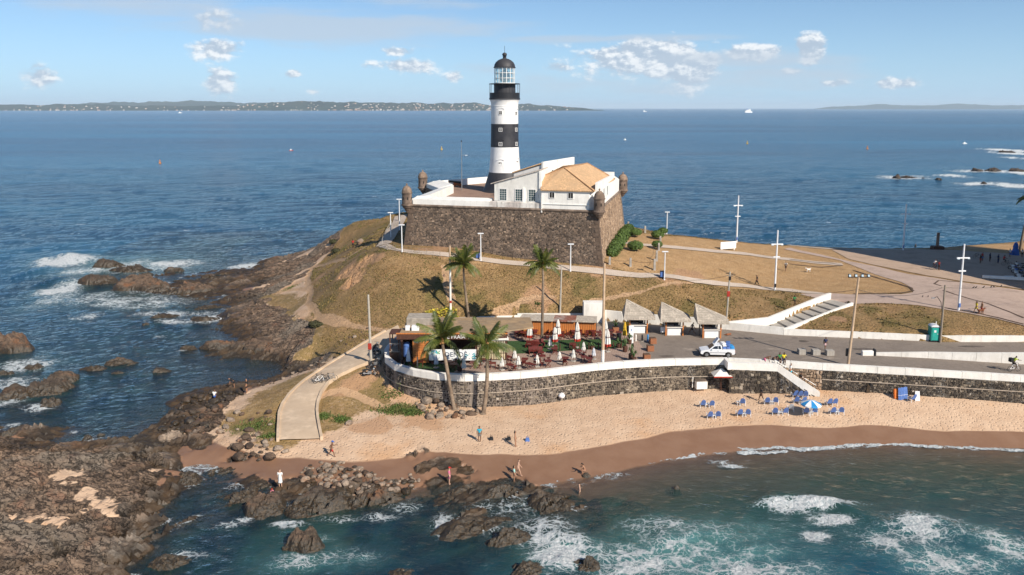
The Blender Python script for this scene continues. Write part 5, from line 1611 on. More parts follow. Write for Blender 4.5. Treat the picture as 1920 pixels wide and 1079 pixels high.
roof_face(tall, [(*(W1 - nW * .4 - dW * .25), zt3 - .25), (*(W2 - nW * .4), zt3 - .25), (*(WL2 - nW * .3), 22.2), (*(WL1 - nW * .3 - dW * .25), 22.2)], (dW.x, dW.y, 0), 'roof')
for t in (.12, .42, .62, .80):
 p = W1.lerp(W2, t) + nW * .1
 MB().box((p.x, p.y, (FZ + zt3) / 2 + .4), (.3, .22, zt3 - FZ - .9), math.atan2(dW.y, dW.x)).build('pilaster', LIME, tall)
window(tall, W1.lerp(W2, .26) + nW * .03, nW, .55, 1.7, 20.9, 1, 2, BLACK, .07)
house = thing('tiled_house', 'low white house under orange tiled hipped roof on the fort corner', 'building')
ZE = 20.5
HFL, HFR = LP(sx(1015, .1), .1), LP(sB - 1.5, .1)
BC = (FC - FB).normalized()
BCn = Vector((-BC.y, BC.x))
HBR = FB + BC * 25.5 + BCn * .25
HFR2 = FB + BC * 1.6 + BCn * .25
HBL = HBR + BCn * 9.5
R1, R2_ = Vector((9.7, 148.2, 24.0)), Vector((15.2, 160.8, 24.0))
UL = Vector((*LP(sx(1019, 5.5, 22.5), 5.5), 22.55))
MB().prism([HFL, HFR, HFR2, HBR, HBL, LP(sx(1019, 5.5, 22.5), 5.6)], FZ + .012, ZE - .02).build('wall', LIME, house)
ovr = -ABn * .35
roof_face(house, [(*(HFL + ovr - AB * .1), ZE - .05), (*(HFR + ovr + AB * .9), ZE - .05), R1, UL], (AB.x, AB.y, 0))
roof_face(house, [(*(HFR + ovr + AB * .9), ZE - .05), (*(HBR - BCn * .35), ZE - .05), R2_, R1], (BC.x, BC.y, 0))
roof_face(house, [(*(HBR - BCn * .35), ZE - .05), (*HBL, ZE + .2), R2_], (BCn.x, BCn.y, 0))
roof_face(house, [(*HBL, ZE + .2), UL, R1, R2_], (BC.x, BC.y, 0))
for a, b in ((R1, R2_), (Vector((*(HFR + ovr + AB * .9), ZE)), R1), (Vector((*(HBR - BCn * .35), ZE)), R2_), (UL, R1)):
 MB().tube([a + Vector((0, 0, .03)), b + Vector((0, 0, .03))], .12, 8).build('ridge_tiles', TILE_EDGE, house)
for px in (1035, 1070):
 window(house, LP(sx(px, .1, 19.5), .08), -ABn, .85, .95, FZ + 2.1, 2, 1, BLACK, .09)
MB().box((*LP(sx(1016, .0, 18), -.12), FZ + .9), (.22, .22, 3.0), math.atan2(AB.y, AB.x)).build('downpipe', WHITE, house)
mb = MB().prism([LP(sx(1016, 0), -.03), LP(sB - 1.5, -.03), LP(sB - 1.5, .12), LP(sx(1016, 0), .12)], FZ + .9, FZ + 1.0)
mb.build('wall_ledge', LIME, house)
MB().prism([FB + BC * 1.2 + BCn * .13, FB + BC * 26.5 + BCn * .13, FB + BC * 26.5 + BCn * .6, FB + BC * 1.2 + BCn * .6], FZ + .013, [21.9, 21.4, 21.4, 21.9]).build('side_wall', LIME, house)
for t in (2.6, 5.2, 9.4, 14.5):
 window(house, FB + BC * t + BCn * .11, Vector((BC.y, -BC.x)), 1.5, 1.75, FZ + 1.35, 1, 1, GLASS_D, .09)
wing = thing('rear_wing', 'white flat topped wing with raised parapet behind the tiled house', 'building')
a, b = FB + BC * 25.6 + BCn * .1, FB + BC * 35.5 + BCn * .1
MB().prism([a, b, b + BCn * 5, a + BCn * 9], FZ + .012, [21.2, 19.6, 19.6, 21.2]).build('wall', LIME, wing)
MB().prism([a + BC * .2, a + BC * .6, a + BC * .6 + BCn * 6, a + BC * .2 + BCn * 6], 21.1, 21.9).build('parapet', LIME, wing)
p = g(866, 357, FZ)
ml = thing('mast_lamp', 'thin grey mast with small side lamp in the fort courtyard', 'mast', (p.x, p.y, FZ + .012))
zt4 = gd(866, 266, p.y).z - FZ
MB().tube([(0, 0, 0), (0, 0, zt4)], [.09, .05], 8).build('pole', GREYMETAL, ml)
MB().tube([(0, 0, zt4 * .72), (.9, 0, zt4 * .725)], .04, 6).build('arm', GREYMETAL, ml)
MB().box((1.05, 0, zt4 * .72), (.5, .2, .1)).build('lamp_head', WHITEMETAL, ml)
MB().box((0, 0, zt4 + .1), (.25, .25, .3)).build('beacon', DARKMETAL, ml)
p = g(856, 350, FZ)
cn = thing('cannon', 'old black cannon on a red wooden carriage in the fort courtyard', 'cannon', (p.x, p.y, FZ + .012), R(172))
MB().tube([(-1.1, 0, .92), (-1.0, 0, .93), (-.2, 0, 1.0), (1.0, 0, 1.12), (2.0, 0, 1.22), (2.1, 0, 1.23)], [.12, .26, .25, .20, .16, .20], 12).build('barrel', DARKMETAL, cn)
CARR = mat('carriage_wood', (0.30, 0.09, 0.03), .7, .2, 3)
for s in (-.32, .32):
 MB().prism([(-1.2, s - .06), (.7, s - .06), (.7, s + .06), (-1.2, s + .06)], .25, [.6, .95, .95, .6]).build('cheek', CARR, cn)
for x in (-.9, .45):
 MB().tube([(x, -.55, .27), (x, .55, .27)], .07, 8).build('axle', CARR, cn)
 for s in (-.5, .5):
  MB().tube([(x, s - .06, .27), (x, s + .06, .27)], .27, 14).build('wheel', CARR, cn)
for o in (fort, lh, hall, tall, house, wing, ml, cn):
 o.location = Vector((0, 0, CAMH)) + (o.location - Vector((0, 0, CAMH))) * KFORT
 o.scale = (KFORT,) * 3
FOUTW = [q * KFORT for q in FOUT]
# ================================================================== far coast, ship, buoys come later; here the kiosks, bar and street furniture
def zq(p, py):
 return gd(960, py, p[1]).z
def kiosk(px0, px1, py_base, py_eave, peak, label):
 a = g((px0 + px1) / 2, py_base, PZ)
 sc = FPX / (a.y * math.cos(PITCH) + (CAMH - PZ) * math.sin(PITCH))
 w = (px1 - px0) / sc
 t = thing('kiosk', label, 'kiosk', (a.x, a.y + 1.05, PZ + .006), 0, 'kiosks with grey shingle roofs')
 bw = w * .56
 ze = zq((a.x, a.y - .6), py_eave) - PZ
 zp = zq((a.x, a.y + 1.9), peak[1]) - PZ
 xp = (peak[0] - (px0 + px1) / 2) / sc
 MB().box((0, 0, .55), (bw * .82, 1.7, 1.1), bev=.03).build('counter', WHITE_CLEAN, t)
 MB().box((0, -.92, 1.13), (bw * .95, .30, .06)).build('counter_top', WHITE, t)
 MB().box((-.05, .82, 1.6), (bw * .86, .10, 1.0)).build('back_panel', WOOD_D, t)
 MB().box((bw * .20, .3, 1.5), (.5, .4, .75), bev=.03).build('fridge', DARKMETAL, t)
 for sx_ in (-1, 1):
  for sy in (-1, 1):
   MB().box((sx_ * bw / 2, sy * .98, ze / 2 + .05), (.16, .16, ze + .1)).build('post', WOOD_O if sy < 0 else WOOD_GREY, t)
 MB().box((0, -.98, ze - .12), (bw, .10, .22)).build('beam', WOOD_D, t)
 hx, hy0, hy1 = w / 2, -1.75, 2.0
 F_ = [(-hx, hy0, ze), (hx, hy0, ze - .02), (hx + .25, hy1 - .9, ze + .12), (-hx + .25, hy1, ze + .1)]
 apex = (xp, 1.3, zp)
 rf = MB()
 rf.add(F_ + [apex] + [(x, y, z - .16) for x, y, z in F_], [(0, 1, 4), (1, 2, 4), (2, 3, 4), (3, 0, 4), (8, 7, 6, 5), (0, 5, 6, 1), (1, 6, 7, 2), (2, 7, 8, 3), (3, 8, 5, 0)])
 r_ = rf.build('roof', THATCH, t)
 cap = MB()
 for q in F_[:3]:
  cap.tube([Vector(q) * .99 + Vector((0, 0, .02)), Vector(apex) + Vector((0, 0, .04))], .07, 6)
 cap.build('hip_cap', THATCH, r_)
 sh = MB()
 for (p0, p1) in ((F_[0], F_[1]), (F_[1], F_[2])):
  p0, p1, ap = Vector(p0), Vector(p1), Vector(apex)
  nn = (p1 - p0).cross(ap - p0).normalized()
  for k in range(11):
   f0, f1 = k / 11, (k + .9) / 11
   a0, a1 = p0.lerp(ap, f0), p1.lerp(ap, f0)
   b0, b1 = p0.lerp(ap, f1), p1.lerp(ap, f1)
   m = max(1, int((a1 - a0).length / .32))
   for i in range(m):
    u0, u1 = (i + .04) / m, (i + .96) / m
    o = nn * random.uniform(.03, .055)
    sh.add([a0.lerp(a1, u0) + o, a0.lerp(a1, u1) + o, b0.lerp(b1, u1) + nn * .006, b0.lerp(b1, u0) + nn * .006, a0.lerp(a1, u0), a0.lerp(a1, u1)], [(0, 1, 2, 3), (4, 5, 1, 0)])
 tag(sh.build('shingles', THATCH, r_), kind='stuff')
 return t
kiosk(1168, 1226, 626, 598, (1178, 564), 'grey roofed kiosk nearest the wooden bar, beside a yellow umbrella')
kiosk(1236, 1293, 630, 602, (1245, 569), 'grey roofed kiosk in the middle of the row of three')
kiosk(1305, 1364, 635, 606, (1309, 572), 'grey roofed kiosk nearest the plaza stairs, by the utility pole')
p = g(1243, 627, PZ)
t = thing('menu_stand', 'small white stand with open legs left of the middle kiosk', 'stand', (p.x, p.y, PZ + .006))
MB().box((0, 0, .62), (.72, .06, .72)).build('board', WHITE_CLEAN, t)
for s in (-.32, .32):
 MB().tube([(s, 0, 0), (s, 0, .3)], .03, 6).build('leg', DARKMETAL, t)
p0, p1 = g(1094, 606, PZ), g(1134, 607, PZ)
MB_ = MB().box(((p0.x + p1.x) / 2, p0.y + .9, PZ + 1.45), (p1.x - p0.x, 1.6, 2.9), bev=.03)
tag(MB_.build('utility_block', WHITE), 'plain white masonry block behind the orange wooden huts', 'block')
huts = [(972, 998, 'orange plank storage hut at the end next to the bar roof', THATCH), (998, 1037, 'orange plank storage hut behind the palm trunk', THATCH), (1037, 1079, 'orange plank storage hut with a rusty patched roof', None), (1079, 1118, 'orange plank storage hut at the end next to the white block', THATCH)]
RUSTY = mat('rusty_sheet', (0.26, 0.10, 0.065), .8, .4, 2.5, (0.36, 0.30, 0.26), dirt=.5)
for px0, px1, lab, rm in huts:
 a, b = g(px0, 628.5, PZ), g(px1, 630, PZ)
 t = thing('wooden_hut', lab, 'hut', ((a.x + b.x) / 2, a.y, PZ + .008), math.atan2(b.y - a.y, b.x - a.x), 'orange wooden storage huts')
 w = (b - a).length
 hgt = zq(a, 602 + (px0 - 972) * .03) - PZ
 MB().box((0, 1.5, hgt / 2), (w - .06, 2.9, hgt)).build('wall', WOOD_D, t)
 npl = max(6, int(w / .28))
 me0 = None
 for k in range(npl):
  x = -w / 2 + .05 + (k + .5) * (w - .1) / npl
  if me0 is None:
   o = MB().box((0, 0, 0), ((w - .1) / npl - .03, .05, hgt - .08)).build('plank', WOOD_O, t)
   me0 = o
  else:
   o = me0.copy()
   COL.objects.link(o)
  o.location = (x, .02 - random.uniform(0, .02), hgt / 2)
 MB().box((0, 1.4, hgt + .10), (w - .02, 3.5, .16), tilt=Matrix.Rotation(R(-2.5), 4, 'X')).build('roof_slab', rm or RUSTY, t)
bar = thing('beach_bar', 'dark timber beach bar with flat brown roof and white banner', 'bar')
Fl, Fr = g(751, 682, PZ), g(950, 677, PZ)
yF = Fl.y
zR = zq((0, yF), 627) - PZ
zTop = PZ + zR
zz_ = lambda py, y=None: zq((0, yF if y is None else y), py)
xa = lambda px, py: g(px, py, 0).x
def at(px, py, y):
 q = gd(px, py, y)
 return q.x, q.z
xL, xR = at(751, 655, yF)[0], at(951, 655, yF)[0]
ROOFM = mat('bar_roof', (0.34, 0.235, 0.135), .9, .25, 1.5, (0.27, 0.20, 0.13), dirt=.5, aniso=(.4, 3, 1), bump=.02)
GREYSL = mat('grey_slab', (0.35, 0.31, 0.26), .9, .2, 2, dirt=.5)
yB = yF + 7.0
xR2 = at(1000, 615, yF + 3)[0]
MB().prism([(xL - .1, yF - .25), (xR - 2.4, yF - .25), (xR2, yF + 2.5), (xR2 - .3, yB), (xL + .2, yB)], zTop, [zTop + .18] * 2 + [zTop + .2] * 3).build('roof', ROOFM, bar)
for k in range(7):
 yy = yF + .6 + k * .95
 MB().box(((xL + xR) / 2 + .4, yy, zTop + .20), ((xR - xL) - .6, .10, .06)).build('roof_batten', ROOFM, bar)
MB().box((xL + 2.0, yF + 4.6, zTop + .62), (3.4, 2.6, .9), bev=.05).build('roof_box', GREYSL, bar)
MB().box((xL + .75, yF + 1.2, zTop + .45), (.55, .55, .55), bev=.04).build('air_conditioner', WHITEPL, bar)
MB().box((xL + 1.7, yF + 1.0, zTop + .5), (.9, .7, .6), bev=.05).build('water_tank', WHITEPL, bar)
MB().box(((xL + xR) / 2 - .2, yF - .30, zTop - .22), (xR - xL + .4, .12, .66)).build('fascia', WOOD_D, bar)
MB().box(((xL + xR) / 2 - .2, yF - .31, zTop + .17), (xR - xL + .5, .22, .12)).build('fascia_edge', WOOD_O, bar)
for px in (754, 811, 893.5, 949):
 x = at(px, 655, yF)[0]
 MB().box((x, yF - .1, PZ + zR / 2 - .1), (.26, .26, zR - .2)).build('post', WOOD_D, bar)
MB().box(((xL + xR) / 2, yB - .2, PZ + zR / 2), (xR - xL, .2, zR)).build('back_wall', WOOD_D, bar)
MB().box((xL + .1, yF + 3.5, PZ + zR / 2), (.15, 6.8, zR)).build('side_wall', WOOD_D, bar)
x0, z0_ = at(805, 654, yF + .3)
x1, _ = at(893, 654, yF + .3)
MB().box(((x0 + x1) / 2, yF + .6, PZ + .55), (x1 - x0, .8, 1.1)).build('bar_counter', WOOD_D, bar)
x0, x1 = at(774, 658, yF)[0], at(804, 658, yF)[0]
nb = 9
hh_ = zz_(639) - PZ
for k in range(nb):
 MB().box(((x0 + x1) / 2, yF + .02, PZ + .1 + (k + .5) * (hh_ - .1) / nb), (x1 - x0, .14, (hh_ - .1) / nb - .025)).build('wall_board', WOOD_O, bar)
x2, x3 = at(757, 660, yF + .8)[0], at(768, 660, yF + .8)[0]
MB().lathe([(.42, 0), (.45, .1), (.43, 1.3), (.46, 1.4), (.42, 1.7), (.2, 1.85), (0, 1.87)], 16, ((x2 + x3) / 2, yF + .9, PZ + .6)).build('blue_tank', BLUE, bar)
def text_obj(name, body, size, loc, parent, material, rot=(math.pi / 2, 0, 0), ext=.012, align='CENTER', font_shear=0.0):
 cu = bpy.data.curves.new(name, 'FONT')
 cu.body = body
 cu.size = size
 cu.align_x = align
 cu.align_y = 'CENTER'
 cu.extrude = ext
 cu.shear = font_shear
 cu.resolution_u = 2
 o = bpy.data.objects.new(name, cu)
 dg_ = bpy.context.evaluated_depsgraph_get()
 COL.objects.link(o)
 dg_.update()
 me = bpy.data.meshes.new_from_object(o.evaluated_get(dg_))
 COL.objects.unlink(o)
 bpy.data.objects.remove(o)
 me.materials.clear()
 me.materials.append(material)
 m = bpy.data.objects.new(name, me)
 COL.objects.link(m)
 m.location = loc
 m.rotation_euler = rot
 if parent:
  m.parent = parent
 return m
xm, zm = at(855, 632.5, yF - .4)
text_obj('lettering', 'DENDÊ PRAIA CLUB', .62, (xm, yF - .385, zm), bar, WHITE_CLEAN)
x0, x1 = at(804.5, 665, yF - .3)[0], at(893, 665, yF - .3)[0]
zb0, zb1 = zz_(676, yF - .3), zz_(655.5, yF - .3)
bn = MB().box(((x0 + x1) / 2, yF - .3, (zb0 + zb1) / 2), (x1 - x0, .05, zb1 - zb0)).build('banner', WHITE_CLEAN, bar)
NAVY = mat('navy_print', (0.03, 0.05, 0.10), .7, .1)
TEALP = mat('teal_print', (0.05, 0.36, 0.42), .7, .2)
BLUEP = mat('blue_print', (0.08, 0.20, 0.50), .7, .2)
GREENP = mat('green_print', (0.12, 0.34, 0.14), .7, .2)
xm = at(855, 665, yF - .3)[0]
text_obj('lettering', 'DENDÊ', .82, (xm, yF - .335, (zb0 + zb1) / 2 + .02), bn, NAVY)
text_obj('lettering', 'PRAIA CLUB', .20, (xm, yF - .335, zb0 + .17), bn, NAVY)
rng = random.Random(4)
for k in range(26):
 e_ = k % 2
 bx = (x0 + .15 + rng.random() ** 1.5 * 1.1) if e_ == 0 else (x1 - .15 - rng.random() ** 1.5 * 1.1)
 bz = (zb1 - .12 - rng.random() * .55) if e_ == 0 else (zb0 + .12 + rng.random() * .7)
 r_ = rng.uniform(.07, .17)
 an = rng.random() * 3.14
 vs = [(bx + math.cos(an) * r_ * 1.6 * math.cos(a) - math.sin(an) * r_ * .5 * math.sin(a), yF - .331 - .0005 * k, bz + math.sin(an) * r_ * 1.6 * math.cos(a) + math.cos(an) * r_ * .5 * math.sin(a)) for a in [i * math.pi / 4 for i in range(8)]]
 MB().add(vs, [tuple(range(8))]).build('leaf_print', rng.choice([TEALP, BLUEP, GREENP]), bn)
x0, x1 = at(894, 655, yF - .2)[0], at(949, 655, yF - .2)[0]
CREAM = mat('cream_fabric', (0.62, 0.52, 0.33), .85, .15, 2, (0.45, 0.40, 0.30), dirt=.3)
zs0, zs1 = zz_(673), zz_(637)
for k in range(3):
 u0, u1 = x0 + (x1 - x0) * k / 3, x0 + (x1 - x0) * (k + 1) / 3
 sc_ = MB().box(((u0 + u1) / 2, yF - .2, (zs0 + zs1) / 2), (u1 - u0 - .05, .05, zs1 - zs0)).build('fabric_screen', CREAM, bar)
 fr_ = MB()
 for j in range(5):
  fr_.box((u0 + (u1 - u0) * j / 4, yF - .25, (zs0 + zs1) / 2), (.045, .05, zs1 - zs0))
 for j in range(4):
  fr_.box(((u0 + u1) / 2, yF - .262, zs0 + (zs1 - zs0) * j / 3), (u1 - u0 - .06, .04, .05))
 fr_.build('lattice', WOOD_D, sc_)
MB().prism([(x0 - .1, yF - .5), (x1 + .3, yF - .4), (x1 + .1, yF + .4), (x0 - .1, yF + .3)], zs1 + .03, [zs1 + .1, zs1 + .3, zs1 + .35, zs1 + .15]).build('canopy_sheet', WHITE, bar)
MB().box(((x0 + x1) / 2, yF - .1, PZ + .25), (x1 - x0, .5, .5)).build('plinth', CONC_GREY, bar)
xl0, xl1 = at(734, 660, yF + 1.5)[0], at(750, 660, yF + 1.5)[0]
deck = thing('side_platform', 'dark open frame platform at the left end of the bar', 'platform')
for x in (xl0, xl1):
 for y in (yF + .6, yF + 2.6):
  MB().box((x, y, PZ + 1.75), (.12, .12, 3.5)).build('post', WOOD_D, deck)
for z in (1.3, 2.3, 3.5):
 MB().box(((xl0 + xl1) / 2, yF + 1.6, PZ + z), (xl1 - xl0 + .2, 2.2, .08)).build('shelf', WOOD_D if z > 3 else GREYSL, deck)
MB().box(((xl0 + xl1) / 2, yF + .6, PZ + .6), (xl1 - xl0, .08, 1.2)).build('front_panel', WOOD_D, deck)
fol = MB()
rng = random.Random(9)
yp = [tuple(g(a, b, 5.5)[:2]) for a, b in [(766, 607), (800, 593), (840, 591.5), (877, 594), (877, 602), (800, 604)]]
mnx, mxx = min(p[0] for p in yp), max(p[0] for p in yp)
mny, mxy = min(p[1] for p in yp), max(p[1] for p in yp)
cnt = 0
while cnt < 2600:
 x, y = rng.uniform(mnx, mxx), rng.uniform(mny, mxy)
 if not inpoly(yp, np.array([x]), np.array([y]))[0]:
  continue
 cnt += 1
 z = float(_lookup(PLATZ, np.array([x]), np.array([y]))[0]) + rng.uniform(.05, .55)
 r_ = rng.uniform(.07, .15)
 a = rng.random() * 6.28
 tl = rng.uniform(-.6, .6)
 d1 = Vector((math.cos(a), math.sin(a), tl)) * r_
 d2 = Vector((-math.sin(a), math.cos(a), -tl * .5)) * r_
 c = Vector((x, y, z))
 fol.add([c - d1 - d2, c + d1 - d2, c + d1 + d2, c - d1 + d2], [(0, 1, 2, 3)])
tag(fol.build('ground_cover', mat('yellow_bloom', (0.62, 0.50, 0.05), .9, .35, 6, (0.30, 0.30, 0.05))), kind='stuff')
CANV = mat('umbrella_canvas', (0.70, 0.68, 0.63), .85, .08, 3, dirt=.25)
def closed_umbrella(px, py_foot, py_top, label, group, canvas=CANV, red=False, fat=1.0):
 p = g(px, py_foot, PZ + .01)
 H_ = zq(p, py_top) - PZ
 t = thing('closed_umbrella', label, 'umbrella', (p.x, p.y, PZ + .012), random.uniform(0, 6), group)
 MB().tube([(0, 0, 0), (0, 0, H_)], .035, 6).build('pole', WOOD_D, t)
 MB().box((0, 0, .05), (.55, .55, .10), bev=.03).build('base', CONC_GREY, t)
 zb_ = H_ * .28
 n_ = 16
 mb = MB()
 vs, fs = [], []
 prof = [(.24 * fat, zb_), (.27 * fat, zb_ + .12), (.23 * fat, zb_ + (H_ - zb_) * .35), (.17 * fat, zb_ + (H_ - zb_) * .5), (.18 * fat, zb_ + (H_ - zb_) * .6), (.12 * fat, zb_ + (H_ - zb_) * .82), (.03, H_ - .02)]
 for (r_, z) in prof:
  for k in range(n_):
   q = r_ * (1 if k % 2 == 0 else .62)
   vs.append((q * math.cos(2 * math.pi * k / n_), q * math.sin(2 * math.pi * k / n_), z + (.06 if k % 2 and z < zb_ + .2 else 0)))
 for i in range(len(prof) - 1):
  for k in range(n_):
   a, b = i * n_ + k, i * n_ + (k + 1) % n_
   fs.append((a, b, b + n_, a + n_))
 mb.add(vs, fs)
 mb.build('canvas', canvas, t)
 MB().lathe([(.20 * fat, 0), (.20 * fat, .05), (.19 * fat, .05), (.19 * fat, 0)], 12, (0, 0, zb_ + (H_ - zb_) * .5)).build('strap', canvas if not red else MAROON, t)
 MB().lathe([(0, 0), (.05, .02), (.03, .1), (0, .14)], 8, (0, 0, H_ - .02)).build('finial', WOOD_D, t)
 if red:
  mb = MB()
  vs = []
  for k in range(n_):
   q = .285 * fat * (1 if k % 2 == 0 else .66)
   vs.append((q * math.cos(2 * math.pi * k / n_), q * math.sin(2 * math.pi * k / n_), zb_ - .12))
  for k in range(n_):
   q = .29 * fat * (1 if k % 2 == 0 else .66)
   vs.append((q * math.cos(2 * math.pi * k / n_), q * math.sin(2 * math.pi * k / n_), zb_ + .22))
  mb.add(vs, [(k, (k + 1) % n_, n_ + (k + 1) % n_, n_ + k) for k in range(n_)])
  mb.build('red_hem', REDPAINT, t)
 return t
GB = 'tall closed umbrellas with red hems on the lawn terrace'
for px, pf, pt_, lab in ((993, 644, 599, 'tall closed umbrella with red hem by the left end of the turf'), (1046, 641, 598, 'tall closed umbrella with red hem at the middle of the wooden huts'), (1040, 649, 613, 'tall closed umbrella with red hem in front of another one by the palm'),
                         (1082, 652, 603, 'tall closed umbrella with red hem in front of the last wooden hut'), (1135, 650, 600, 'tall closed umbrella with red hem behind the tall white based pole'), (1139, 660, 617, 'tall closed umbrella with red hem just right of the tall white based pole')):
 closed_umbrella(px, pf, pt_, lab, GB, CANV, True, 1.55)
GS = 'small closed white umbrellas on the brick terrace'
BLUISH = mat('pale_canvas', (0.62, 0.64, 0.68), .85, .08, 3, dirt=.2)
for px, pf, pt_, lab, m_ in ((766, 688, 653, 'greyish closed umbrella left of the orange panelled bay', BLUISH), (818, 690, 667, 'small greyish closed umbrella on the turf in front of the banner', BLUISH), (830, 681, 650, 'greyish closed umbrella in front of the banner', BLUISH),
                             (870, 700, 669, 'small white closed umbrella by the coping near the left palm', CANV), (941, 694, 670, 'small white closed umbrella next to the cream screens', CANV), (965, 679, 654, 'small white closed umbrella beyond the end of the cream screens', CANV),
                             (972, 691, 667, 'small white closed umbrella between two red tables near the coping', CANV), (1007, 688, 665, 'small white closed umbrella beside the wide red table', CANV), (1031, 655, 633, 'small white closed umbrella at the turf edge by the palm', CANV),
                             (1049, 681, 659, 'small white closed umbrella left of the tall pole near the coping', CANV), (1075, 678, 655, 'small white closed umbrella by the cluster of red chairs', CANV), (1094, 664, 641, 'small white closed umbrella at the turf corner behind red chairs', CANV), (1113, 674, 652, 'bluish closed umbrella left of the tall white based pole', BLUISH)):
 closed_umbrella(px, pf, pt_, lab, GS, m_, False, 1.05)
YW = closed_umbrella(1171, 640, 603, 'yellow closed umbrella at the corner of the turf near the first kiosk', None, YELLOW, False, 1.1)
def make_table():
 t = thing('bar_table', 'x', 'table')
 MB().box((0, 0, .73), (.78, .78, .05), bev=.012).build('table_top', MAROON, t)
 for s in (-1, 1):
  MB().tube([(-.3, s * .3, 0), (.3, s * .3, .71)], .028, 5).build('leg', MAROON, t)
  MB().tube([(.3, s * .27, 0), (-.3, s * .27, .71)], .028, 5).build('leg', MAROON, t)
 return t
def make_chair():
 t = thing('folding_chair', 'x', 'chair')
 MB().box((0, 0, .44), (.44, .42, .04)).build('seat', MAROON, t)
 MB().box((0, .20, .72), (.44, .04, .26), tilt=Matrix.Rotation(R(-10), 4, 'X')).build('backrest', MAROON, t)
 for s in (-.2, .2):
  MB().tube([(s, -.2, 0), (s, .17, .44), (s, .24, .85)], .022, 5).build('leg', MAROON, t)
  MB().tube([(s * .85, .22, 0), (s * .85, -.18, .44)], .022, 5).build('leg', MAROON, t)
 return t
T0_, C0_ = make_table(), make_chair()
tabs = [(881, 681, 'by the banner end'), (887, 691, 'right of the left palm'), (844, 689, 'behind the left palm trunk'), (850, 694, 'on the turf end by the left palm'), (788, 688, 'by the orange lamp post'),
  (924, 692, 'right of the second palm trunk'), (907, 684, 'behind the second palm trunk'), (952, 680, 'by the end of the screens'), (956, 695, 'close to the coping right of the palms'), (984, 684, 'between two small umbrellas'), (992, 693, 'left of the middle small umbrella'),
  (1014, 671, 'behind the wide table'), (1017, 678, 'second from the turf edge'), (1028, 688, 'with its top facing the sun near the coping'), (1060, 682, 'left of the cluster near the coping'), (1085, 668, 'at the back of the cluster'), (1096, 680, 'in the front of the cluster'), (1105, 683, 'next to the tall pole cluster'), (1004, 661, 'at the front edge of the turf'), (1040, 664, 'at the turf corner near the palm'), (1074, 655, 'on the turf middle')]
first = True
rng = random.Random(17)
occ = []
for px, py, lab in tabs:
 p = g(px, py, PZ + .012)
 rz = rng.choice([0, R(8), R(-10), R(90), R(42)])
 L_ = 'dark red square bar table ' + lab
 if first:
  T0_.location, T0_.rotation_euler = p, (0, 0, rz)
  T0_['label'], T0_['group'] = L_, 'red tables on the terrace'
  tt_ = T0_
 else:
  tt_ = dup(T0_, p, rz, L_, 'red tables on the terrace')
 occ.append(p)
 for k in range(rng.choice([1, 1, 2])):
  a = rz + rng.choice([0, 1, 2, 3]) * math.pi / 2 + k * math.pi / 2
  q = p + Vector((math.sin(a) * .72, -math.cos(a) * .72, 0))
  if first and k == 0:
   C0_.location, C0_.rotation_euler = q, (0, 0, a + math.pi)
   C0_['label'], C0_['group'] = 'dark red folding chair pulled up to a red table on the brick terrace', 'red chairs at the terrace tables'
  else:
   dup(C0_, q, a + math.pi, 'dark red folding chair pulled up to a red table on the brick terrace', 'red chairs at the terrace tables')
 first = False
first_r = 0
for r_, (py, n_) in enumerate(((629.5, 17), (633, 17), (637, 14))):
 for k in range(n_):
  px = 962 + (1165 - 962) * (k + .5) / n_ + rng.uniform(-2, 2)
  if abs(px - 1017) < 6 or (r_ == 2 and 985 < px < 1000):
   continue
  p = g(px, py + rng.uniform(-.8, .8), PZ + .012)
  if k % 3 == r_ % 3:
   dup(T0_, p, rng.uniform(-.2, .2), 'dark red square bar table in the crowded rows before the wooden huts', 'red tables before the wooden huts')
  else:
   dup(C0_, p, rng.choice([math.pi / 2, -math.pi / 2, 0, math.pi]) + rng.uniform(-.3, .3), 'dark red folding chair in the crowded rows before the wooden huts', 'red chairs before the wooden huts')
for px, py, rz, lab in ((1004, 664, .05, 'long low maroon bench at the front edge of the turf'), (1010, 650, .5, 'maroon deck lounger slanting on the turf by the palm'), (997, 653, -.4, 'maroon deck lounger on the turf under the tall umbrella')):
 p = g(px, py, PZ + .012)
 t = thing('bench', lab, 'bench', p, rz)
 MB().box((0, 0, .42), (1.7, .5, .06)).build('seat', MAROON, t)
 MB().box((0, .26, .68), (1.7, .06, .4), tilt=Matrix.Rotation(R(-12), 4, 'X')).build('backrest', MAROON, t)
 for s in (-.75, .75):
  MB().box((s, 0, .2), (.08, .45, .4)).build('leg', MAROON, t)
LEAFD = mat('planter_leaf', (0.045, 0.085, 0.02), .7, .4, 6)
POTW = mat('planter_wood', (0.30, 0.12, 0.055), .7, .2, 3, aniso=(1, 1, 6))
def tuft(parent, z, r_, n_, h, m_=LEAFD, name='leaf', seed=1):
 rg = random.Random(seed)
 for k in range(n_):
  a = 2 * math.pi * k / n_ + rg.uniform(-.3, .3)
  le = r_ * rg.uniform(.8, 1.2)
  hh = h * rg.uniform(.6, 1.2)
  w = .06 * rg.uniform(.8, 1.4)
  d = Vector((math.cos(a), math.sin(a), 0))
  s = Vector((-d.y, d.x, 0)) * w
  c0, c1, c2 = Vector((0, 0, z)), d * le * .5 + Vector((0, 0, z + hh)), d * le + Vector((0, 0, z + hh * .55))
  MB().add([c0 - s * .5, c0 + s * .5, c1 + s, c1 - s, c2 + s * .1, c2 - s * .1], [(0, 1, 2, 3), (3, 2, 4, 5)]).build(name, m_, parent)
